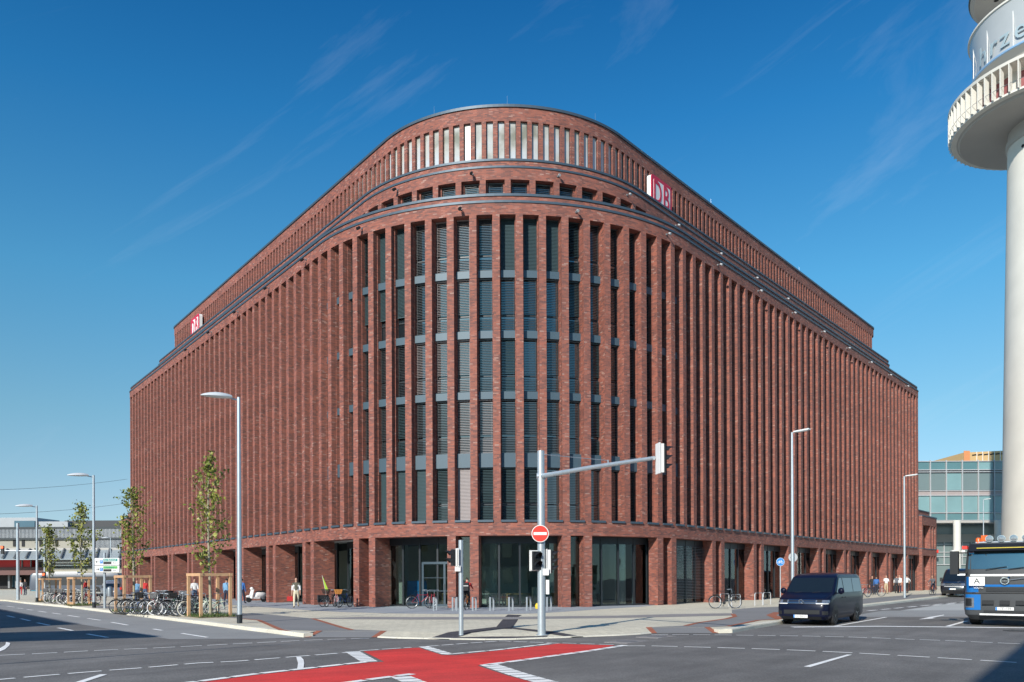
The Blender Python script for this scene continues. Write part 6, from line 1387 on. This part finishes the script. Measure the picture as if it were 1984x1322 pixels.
cyclist(1807, 1152.5, HEAD_R - R_(6), 'black', 'bicycle ridden along the right cycle path', 'cyclist in a dark jacket riding towards the camera on the right', 'grey', 'navy', 'fair')
cyclist(905, 1181, R_(82), 'orange', 'bicycle ridden past the flat stands, behind the pedestrian signal', 'cyclist in a red jacket seen from behind at the flat stands', 'red', 'black', 'dark')
b_ = P(905, 1181, 0); t = thing('courier_box', 'big black carrier box on the back of the red-jacketed cyclist', 'bag', (b_.x - 0.08, b_.y - 0.52, 1.02), R_(-6)); m = MB(); m.box((0, 0, 0.22), (0.40, 0.30, 0.44)); m.obj('body', CL['black'], t); m = MB(); m.box((0, -0.152, 0.26), (0.40, 0.01, 0.03)); m.obj('reflective_strip', M['white'], t)
# ================= TELECOM TOWER =================
TD = 62.0; TX = 0.6641 * TD
tw_ = thing('telecom_tower', 'tall white concrete telecom tower with round platforms at the right edge', 'tower', (TX * 1.532, TD * 1.532, RD)); tw_.scale = (1.532, 1.532, 1.532)
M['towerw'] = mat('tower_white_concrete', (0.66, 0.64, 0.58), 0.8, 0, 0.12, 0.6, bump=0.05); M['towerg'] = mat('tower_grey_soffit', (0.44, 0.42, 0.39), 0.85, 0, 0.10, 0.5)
zl = 34.9
m = MB(); m.lathe([(3.95, 0.0), (3.75, 8), (3.55, 20), (3.3, zl - 1.2)], 48); m.obj('shaft', M['towerw'], tw_, True)
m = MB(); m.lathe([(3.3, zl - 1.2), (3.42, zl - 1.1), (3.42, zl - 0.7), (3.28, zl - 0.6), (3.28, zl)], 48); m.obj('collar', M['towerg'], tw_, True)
for g in range(12):
    if g % 3 == 0:
        a = R_(g * 30 + 195); mm = MB(); mm.lathe([(0.0, 0.0), (0.12, 0.02), (0.13, -0.1)], 10, axis='X', c=(0, 0, 0)); o = mm.obj('vent', M['dark'], tw_, loc=(3.33 * math.cos(a), 3.33 * math.sin(a), zl - 1.9), rz=a)
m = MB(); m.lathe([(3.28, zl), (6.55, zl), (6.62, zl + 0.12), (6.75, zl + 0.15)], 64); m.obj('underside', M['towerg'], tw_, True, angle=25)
m = MB(); m.lathe([(6.75, zl + 0.15), (7.12, zl + 0.2), (7.12, zl + 0.34), (6.7, zl + 0.4)], 64); m.obj('lower_rim', M['towerw'], tw_, True, angle=25)
m = MB(); m.lathe([(6.9, zl + 2.25), (7.32, zl + 2.25), (7.36, zl + 2.45), (6.5, zl + 2.6), (5.0, zl + 2.65)], 64); m.obj('upper_rim', M['towerw'], tw_, True, angle=25)
bl = MB(); bl.box((0, 0, 0), (0.42, 0.06, 2.0)); BLD = bl.mesh('fin', M['towerw'])
for i in range(76):
    a = 2 * math.pi * i / 76; o = inst('fin', BLD, tw_, (7.12 * math.cos(a), 7.12 * math.sin(a), zl + 1.28), a)
m = MB(); m.lathe([(6.0, zl + 0.4), (6.0, zl + 2.3)], 64); m.obj('drum_wall', M['towerw'], tw_, True)
M['maroon'] = mat('maroon_curtain', (0.30, 0.10, 0.10), 0.4, 0, 0.3, 2)
wn_m = MB(); wn_m.box((0.03, 0, 0), (0.05, 1.5, 1.15)); WNM = wn_m.mesh('window', M['maroon'])
for i in range(18): a = 2 * math.pi * i / 18; inst('window', WNM, tw_, (6.0 * math.cos(a), 6.0 * math.sin(a), zl + 1.45), a)
m = MB(); m.ptube([(7.3 * math.cos(2 * math.pi * i / 64), 7.3 * math.sin(2 * math.pi * i / 64), zl + 0.85) for i in range(64)], 0.02, 4, closed=True); m.obj('rail', M['steel'], tw_)
z2 = zl + 4.1
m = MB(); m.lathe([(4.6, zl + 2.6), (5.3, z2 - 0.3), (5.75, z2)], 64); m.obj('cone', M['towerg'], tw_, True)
m = MB(); m.lathe([(5.75, z2), (5.86, z2 + 0.02), (5.86, z2 + 0.14), (5.6, z2 + 0.2)], 64); m.obj('blue_ledge', mat('pale_blue_rim', (0.25, 0.42, 0.62), 0.4, 0.2), tw_, True, angle=25)
M['podfilm'] = mat('pod_screen', (0.42, 0.44, 0.45), 0.2, 0.0, 0.12, 0.5, spec=0.8)
m = MB(); m.lathe([(5.62, z2 + 0.15), (5.58, z2 + 1.4), (5.72, z2 + 2.9), (5.86, z2 + 3.5)], 64); m.obj('glass_screen', M['podfilm'], tw_, True)
gm = MB(); gm.box((0.02, 0, 1.7), (0.05, 0.05, 3.4)); GM_ = gm.mesh('glass_joint', M['white'])
for i in range(16): a = 2 * math.pi * i / 16 + 0.1; inst('glass_joint', GM_, tw_, (5.66 * math.cos(a), 5.66 * math.sin(a), z2 + 0.1), a)
m = MB(); m.lathe([(5.86, z2 + 3.5), (5.95, z2 + 3.52), (5.95, z2 + 3.66), (3.0, z2 + 3.8)], 64); m.obj('top_rim', M['towerw'], tw_, True, angle=25)
M['podletter'] = mat('pod_lettering', (0.33, 0.42, 0.46), 0.4, 0, 0.05)
# lettering bent round the screen
ang = {'h': 0.0, 'r': 1.0, 'z': 1.85, 'e': 2.85}
a_cam = math.atan2(-TD, -TX)
for ch, x in ang.items():
    a = a_cam - 0.97 + x * 0.20; me = text_mesh(ch, 1.95, 0.02); me.name = 'lettering'; me.materials.clear(); me.materials.append(M['podletter'])
    o = bpy.data.objects.new('lettering', me); COL.objects.link(o); o.parent = tw_; o.location = (5.72 * math.cos(a), 5.72 * math.sin(a), z2 + 1.15); o.rotation_euler = (R_(90), 0, a + R_(90))
z3 = z2 + 6.5
m = MB(); m.lathe([(2.6, z2 + 3.7), (2.3, z3 - 0.4), (1.6, z3)], 40); m.obj('upper_shaft', M['towerw'], tw_, True)
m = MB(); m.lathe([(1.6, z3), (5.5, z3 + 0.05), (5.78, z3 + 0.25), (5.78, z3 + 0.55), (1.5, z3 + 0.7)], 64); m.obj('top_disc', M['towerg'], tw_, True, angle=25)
m = MB(); m.ptube([(5.8 * math.cos(2 * math.pi * i / 64), 5.8 * math.sin(2 * math.pi * i / 64), z3 + 0.42) for i in range(64)], 0.09, 5, closed=True); m.obj('disc_rim', M['anthra'], tw_, True)
m = MB(); m.lathe([(1.5, z3 + 0.7), (1.3, z3 + 20), (0.6, z3 + 40)], 24); m.obj('antenna', M['towerw'], tw_, True)
lm = MB(); lm.lathe([(0.0, 0.0), (0.16, -0.02), (0.2, 0.03)], 10); LMP = lm.mesh('soffit_light', M['dark'])
for i in range(10): a = 2 * math.pi * i / 10 + 0.2; inst('soffit_light', LMP, tw_, (4.0 * math.cos(a), 4.0 * math.sin(a), z3 + 0.02))

# ================= GLASS OFFICES BEHIND =================
GY = 130.0
def gx(px): return PY(px, 1100, GY).x
def gz(py, px=1860): return PY(px, py, GY).z
go = thing('glass_office', 'glass-fronted office block on columns behind the right end of the brick block', 'building', (gx(1860), GY, 0)); G0 = gx(1860)
x0, x1 = gx(1740) - G0, gx(2080) - G0; zt, zb_ = gz(894), gz(1009)
M['glassgreen'] = mat('green_glass', (0.09, 0.19, 0.20), 0.06, 0.0, 0.18, 0.4, spec=0.9); M['glassgreen'].node_tree.nodes['Principled BSDF'].inputs['IOR'].default_value = 1.7
M['glassgrey'] = mat('grey_blind_glass', (0.16, 0.21, 0.21), 0.15, 0.0, 0.10, 0.4, spec=0.8); M['glasspale'] = mat('pale_glass', (0.19, 0.32, 0.33), 0.12, 0, 0.25, 0.3, spec=0.8)
m = MB(); m.box(((x0 + x1) / 2, 8.2, (zt + zb_) / 2), (x1 - x0, 16, zt - zb_ - 0.05)); m.obj('core', M['midgrey'], go)
pitch = 31.0 / 1600 * GY; rows = [(894, 910, 'glassgreen'), (917, 950, 'glassgrey'), (961, 993, 'glasspale'), (994.5, 1008, 'glassgreen')]
xs = [gx(1834) - G0 + pitch * i for i in range(-3, 8)]
for ya, yb2, k in rows:
    for i in range(len(xs) - 1):
        m = MB(); za_, zc_ = gz(yb2), gz(ya); m.box(((xs[i] + xs[i + 1]) / 2, 0.12, (za_ + zc_) / 2), (pitch - 0.18, 0.05, zc_ - za_ - 0.08)); p_ = m.obj('pane', M[k] if (i * 7 + len(k)) % 5 else M['glasspale'], go)
mm = MB(); mm.box((0, 0, (zt + zb_) / 2 + 0.1), (0.11, 0.3, zt - zb_ + 0.2)); MUL = mm.mesh('mullion', M['grey'])
for x in xs: inst('mullion', MUL, go, (x, 0.0, 0))
for y in (894, 910.5, 914.5, 951, 960, 993.8, 1008.5):
    z = gz(y); m = MB(); m.box(((x0 + x1) / 2, 0.03, z), (x1 - x0, 0.26, 0.11)); m.obj('transom', M['grey'], go)
m = MB(); m.box(((x0 + x1) / 2, 0.10, gz(955.5)), (x1 - x0, 0.1, 0.62)); m.obj('floor_band', mat('pinkish_band', (0.36, 0.31, 0.30), 0.6), go)
m = MB(); m.box(((x0 + x1) / 2, 1.0, gz(1011)), (x1 - x0, 2.2, 0.35)); m.obj('soffit_edge', M['towerg'], go)
for px in (1850.5, 1930, 2010): m = MB(); m.tube((gx(px) - G0, -0.6, 0), (gx(px) - G0, -0.6, zb_), 0.55, n=20); m.obj('column', M['towerw'], go, True)
m = MB(); m.box(((x0 + x1) / 2, 6.0, (gz(1011)) / 2), (x1 - x0, 0.3, gz(1011) - 0.1)); m.obj('recessed_front', M['glassgrey'], go)
m = MB(); m.box(((x0 + x1) / 2, 5.7, gz(1040)), (x1 - x0, 0.2, 1.3)); m.obj('balcony_band', M['towerg'], go)
for x in range(-6, 16):
    m = MB(); m.box((x * 1.5 - 4, 5.75, gz(1066)), (0.12, 0.2, 4.6)); m.obj('post', M['grey'], go)
for y in (1052, 1068, 1077, 1093): m = MB(); m.box(((x0 + x1) / 2, 5.7, gz(y)), (x1 - x0, 0.12, 0.12)); m.obj('rail', M['grey'], go)
m = MB(); m.box((gx(1833) - G0, 3.6, gz(1067)), (1.3, 0.15, 0.5)); m.obj('shop_sign', M['redsign'], go)
for dx in (-0.75, 0.75): m = MB(); m.box((gx(1850.5) - G0 + dx, -0.8, gz(1070)), (0.5, 0.5, 0.55)); m.obj('speaker_box', M['white'], go)
# orange building behind the glass offices
OY = 190.0; p0 = PY(1867, 878, OY); p1 = PY(1868, 893, OY)
oo = thing('orange_building', 'ochre and orange office building peeking over the glass offices', 'building', (p0.x, OY, 0)); M['ochre'] = mat('ochre_panel', (0.56, 0.37, 0.17), 0.7, 0, 0.06); M['orangewall'] = mat('orange_panel', (0.62, 0.25, 0.10), 0.7, 0, 0.05)
zt0, zt1 = p0.z + 0.1, p0.z + 0.5
m = MB(); vs = [(0, 0, 0), (30, 0, 0), (30, 0, zt1 + 0.9), (0, 0, zt0), (0, 15, 0), (30, 15, 0), (30, 15, zt1 + 0.9), (0, 15, zt0)]; m.add(vs, [[0, 1, 2, 3], [5, 4, 7, 6], [4, 0, 3, 7], [1, 5, 6, 2], [3, 2, 6, 7]]); m.obj('wall', M['ochre'], oo)
m = MB(); m.box((0.7, -0.06, zt0 - 1.6), (1.4, 0.1, 4.0)); m.obj('corner_panel', M['orangewall'], oo)
for i in range(9):
    x = 2.0 + i * 1.35; z = zt0 + (zt1 + 0.9 - zt0) * x / 30; m = MB(); m.box((x + 0.4, -0.05, z - 0.65), (0.95, 0.08, 0.28), ry=R_(-8)); m.obj('window', M['dark'], oo); m = MB(); m.box((x + 0.98, -0.08, z - 1.2), (0.1, 0.1, 2.6)); m.obj('post', M['white'], oo)

# ================= STATION BUILDING AT THE LEFT =================
SY = 150.0
sx0 = PY(-60, 1100, SY).x; ST = thing('station_building', 'grey station building with slatted parking deck and red front at far left', 'building', (sx0, SY, 0))
def sp(px, py): q = PY(px, py, SY); return q.x - sx0, q.z
def sbox(name, pxa, pya, pxb, pyb, mt, y=0.0, d=3.0, par=None):
    a, b = sp(pxa, pya), sp(pxb, pyb); m = MB(); m.box(((a[0] + b[0]) / 2, y + d / 2, (a[1] + b[1]) / 2), (b[0] - a[0], d, a[1] - b[1])); return m.obj(name, mt, par or ST)
M['beton'] = mat('station_concrete', (0.34, 0.32, 0.27), 0.85, 0, 0.10, 0.5); M['brownband'] = mat('brown_band', (0.13, 0.065, 0.06), 0.7, 0, 0.1); M['stred'] = mat('station_red', (0.55, 0.02, 0.02), 0.5, 0, 0.06); M['roofdark'] = mat('dark_roof', (0.04, 0.042, 0.048), 0.6, 0, 0.1)
M['teallock'] = mat('teal_glazing', (0.05, 0.12, 0.17), 0.2, 0, 0.2, 0.5, spec=0.8)
M['panel'] = mat('metal_cladding', (0.33, 0.35, 0.37), 0.5, 0.1, 0.08, 1.0)
sbox('plant_room', -60, 1002, 57, 1023, M['panel'], 2.0, 8); sbox('plant_glazing', 16, 1008, 56, 1022.5, M['teallock'], 1.8, 0.3); sbox('plant_room', 56, 1009, 117, 1026, M['panel'], 2.5, 8)
sbox('roof', 102, 1006, 300, 1032, M['roofdark'], 4.0, 12); sbox('deck', -60, 1024, 300, 1046, M['midgrey'], 3.4, 12)
sbox('top_rail', -60, 1021.8, 300, 1024.6, M['anthra'], 0.0, 0.3); sbox('bottom_rail', -60, 1043, 300, 1045, M['anthra'], 0.0, 0.3)
sl = MB(); a_, b2_ = sp(0, 1024), sp(2.6, 1044)
sl.box((0, 0.12, (a_[1] + b2_[1]) / 2), (0.10, 0.2, a_[1] - b2_[1])); SLT = sl.mesh('slat', M['panel'])
for i in range(112):
    x = sp(-40 + i * 2.6, 1030)[0]; inst('slat', SLT, ST, (x, 0, 0))
sbox('concrete_wall', -60, 1044.6, 180, 1063, M['beton'], 0.4, 10); sbox('concrete_wall', 180, 1044.6, 300, 1070, M['midgrey'], 2.4, 8)
sl2 = MB(); a_, b2_ = sp(0, 1047), sp(2.6, 1069); sl2.box((0, 0.12, (a_[1] + b2_[1]) / 2), (0.10, 0.2, a_[1] - b2_[1])); SLT2 = sl2.mesh('slat', M['panel'])
for i in range(30): inst('slat', SLT2, ST, (sp(183 + i * 2.4, 1050)[0], 0.2, 0))
for x in (23, 40, 74, 105, 136, 152): sbox('window', x, 1047, x + 5.6, 1059, M['dark'], 0.3, 0.2)
sbox('pale_band', -60, 1063, 300, 1070.5, M['towerg'], -0.2, 9)
sbox('rear_wall', 60, 1069, 300, 1102, M['midgrey'], 1.0, 1.0)
sbox('light_band', 70, 1086, 200, 1088.5, M['grey'], 0.7, 0.3); sbox('light_band', 104, 1092, 190, 1093.6, M['white'], 0.7, 0.3)
# glazed canopy with slanting beams
ca, cb_ = sp(-60, 1068), sp(300, 1085)
m = MB(); m.add([(ca[0], -0.3, ca[1]), (cb_[0], -0.3, ca[1]), (cb_[0], -4.5, cb_[1]), (ca[0], -4.5, cb_[1]), (ca[0], -0.3, ca[1] + 0.1), (cb_[0], -0.3, ca[1] + 0.1), (cb_[0], -4.5, cb_[1] + 0.1), (ca[0], -4.5, cb_[1] + 0.1)], [[0, 1, 2, 3], [7, 6, 5, 4], [0, 3, 7, 4], [3, 2, 6, 7], [2, 1, 5, 6]]); m.obj('canopy', mat('canopy_glass', (0.35, 0.40, 0.42), 0.3, 0.2, 0.2, 0.3), ST)
for i in range(16):
    x = sp(-50 + i * 22, 1075)[0]; m = MB(); m.tube((x, -0.3, ca[1] + 0.35), (x + 1.7, -4.6, cb_[1] + 0.35), 0.16, n=6); m.obj('canopy_beam', M['midgrey'], ST)
sbox('red_front', -60, 1084, 50, 1100, M['stred'], -1.0, 3.0); sbox('red_front', 51, 1082, 66, 1099, M['stred'], -1.0, 3.0)
for x in (49, 66): sbox('post', x, 1082, x + 1.6, 1100, M['midgrey'], -1.2, 0.3)
sbox('brown_band', -60, 1100, 112, 1114, M['brownband'], -1.4, 4.0); sbox('bridge_beam', 112, 1101, 300, 1113.5, M['beton'], -1.6, 4.0); sbox('rail', 112, 1090, 185, 1091.4, M['lamp'], -1.8, 0.2); sbox('rail', 112, 1095.5, 185, 1096.6, M['lamp'], -1.8, 0.2)
sbox('underpass_shade', -60, 1113.5, 300, 1140, M['dark'], 2.0, 6.0); sbox('garage_gate', 213, 1112, 300, 1140, mat('blue_grey_gate', (0.13, 0.16, 0.21), 0.6), 0.0, 1.0)  # underpass is a solid near-black block, its shade put into the colour
for x in (12, 26, 60, 92, 130): sbox('pillar', x, 1113, x + 3.5, 1140, M['midgrey'], 0.5, 0.8)
sbox('shop_glazing', 8, 1116, 26, 1138, M['teallock'], 1.6, 0.2); sbox('notice_board', 24, 1119, 34, 1131, M['grey'], 1.0, 0.2)

# ================= NEIGHBOURING BUILDINGS OUT OF VIEW (they cast the shadows on the road) =================
def plain_block(name, label, pts, h, wallm, storeys):
    cx_ = sum(p[0] for p in pts) / len(pts); cy_ = sum(p[1] for p in pts) / len(pts); t = thing(name, label, 'building', (cx_, cy_, RD)); L = [(x - cx_, y - cy_) for x, y in pts]
    m = MB(); m.prism(L, 0, h); m.obj('wall', wallm, t); m = MB(); m.prism([(x * 1.004, y * 1.004) for x, y in L], h, h + 0.25); m.obj('parapet', M['zinc'], t)
    n = len(L)
    for i in range(n):
        a, b = Vector((*L[i], 0)), Vector((*L[(i + 1) % n], 0)); d = (b - a); ln = d.length; d.normalize(); nn = Vector((d.y, -d.x, 0)); k = int(ln / 3.2)
        if k < 1: continue
        w = MB()
        for s in range(storeys):
            for j in range(k):
                c = a + d * (ln * (j + 0.5) / k) + nn * 0.02; w.box((c.x, c.y, 2.0 + s * (h - 1.2) / storeys), (1.5, 0.08, 1.7), rz=math.atan2(d.y, d.x))
        tag(w.obj('window_rows', M['pane'], t), kind='stuff')
    return t
M['render'] = mat('grey_render', (0.42, 0.41, 0.39), 0.85, 0, 0.1, 0.4)
sh = lambda H: Vector((math.sin(SUN_AZ), math.cos(SUN_AZ), 0)) * (H / math.tan(SUN_EL))
e0, e1 = P(1984, 1246, RD), P(1884, 1322, RD); o14 = sh(14.25); ea, eb = e0 - o14, e1 - o14; dr = (ea - eb).normalized(); rt = Vector((dr.y, -dr.x, 0))
A = eb - dr * 25; B = ea + dr * 14
plain_block('corner_house', 'grey rendered corner house just outside the picture on the right', [(A.x, A.y), ((A + rt * 14).x, (A + rt * 14).y), ((B + rt * 14).x, (B + rt * 14).y), (B.x, B.y)], 14.0, M['render'], 4)
o12 = sh(12.25); c0 = P(152, 1209.5, RD) - o12; c1 = P(0, 1181, RD) - o12; c2 = P(0, 1209.5, RD) - o12; d1 = (c1 - c0).normalized(); d2 = (c2 - c0).normalized()
q1 = c0 + d1 * 26; q2 = c0 + d2 * 22
plain_block('street_house', 'grey rendered house just outside the picture on the left', [(c0.x, c0.y), (q1.x, q1.y), ((q1 + d2 * 20).x, (q1 + d2 * 20).y), (q2.x, q2.y)], 12.0, M['render'], 3)
# unseen canopy left of the camera, shaped to cast the tapering road shadow
o6 = sh(6.3); cp = [P(314, 1233.7, RD) - o6, P(222, 1220.6, RD) - o6, P(0, 1226, RD) - o6, P(26, 1243.8, RD) - o6]
far_ = (cp[2] - cp[1]).normalized() * 16
pl = [cp[0], cp[1], cp[1] + far_, cp[3] + far_ * 0.9]
cc = sum(pl, Vector()) / 4; t = thing('shadow_canopy', 'flat canopy on two posts, shaped for the shadow it casts, just outside the picture on the left', 'canopy', (cc.x, cc.y, RD)); m = MB(); m.prism([(p.x - cc.x, p.y - cc.y) for p in pl], 6.05, 6.3); m.obj('roof', M['grey'], t)
for u in (0.35, 0.8): p = (pl[0].lerp(pl[3], u) + pl[1].lerp(pl[2], u)) / 2 - cc; m = MB(); m.tube((p.x, p.y, 0), (p.x, p.y, 6.05), 0.15, n=12); m.obj('post', M['galv'], t, True)
# overhead wire across the road and its mast, also out of view: casts the thin line of shade
wa, wb = P(-60, 1291, RD) - sh(6.6), P(730, 1236, RD) - sh(6.6); dw = (wb - wa).normalized()
ms = wa - dw * 3; t = thing('tram_mast', 'steel mast with a long outrigger just outside the picture on the left', 'mast', (ms.x, ms.y, RD)); m = MB(); m.tube((0, 0, 0), (0, 0, 7.0), 0.16, 0.12, n=12); m.obj('pole', M['galv'], t, True)
m = MB(); e_ = wb - ms; m.tube((0, 0, 6.6), (e_.x, e_.y, 6.6), 0.055, 0.03, n=8); m.obj('outrigger', M['galv'], t)
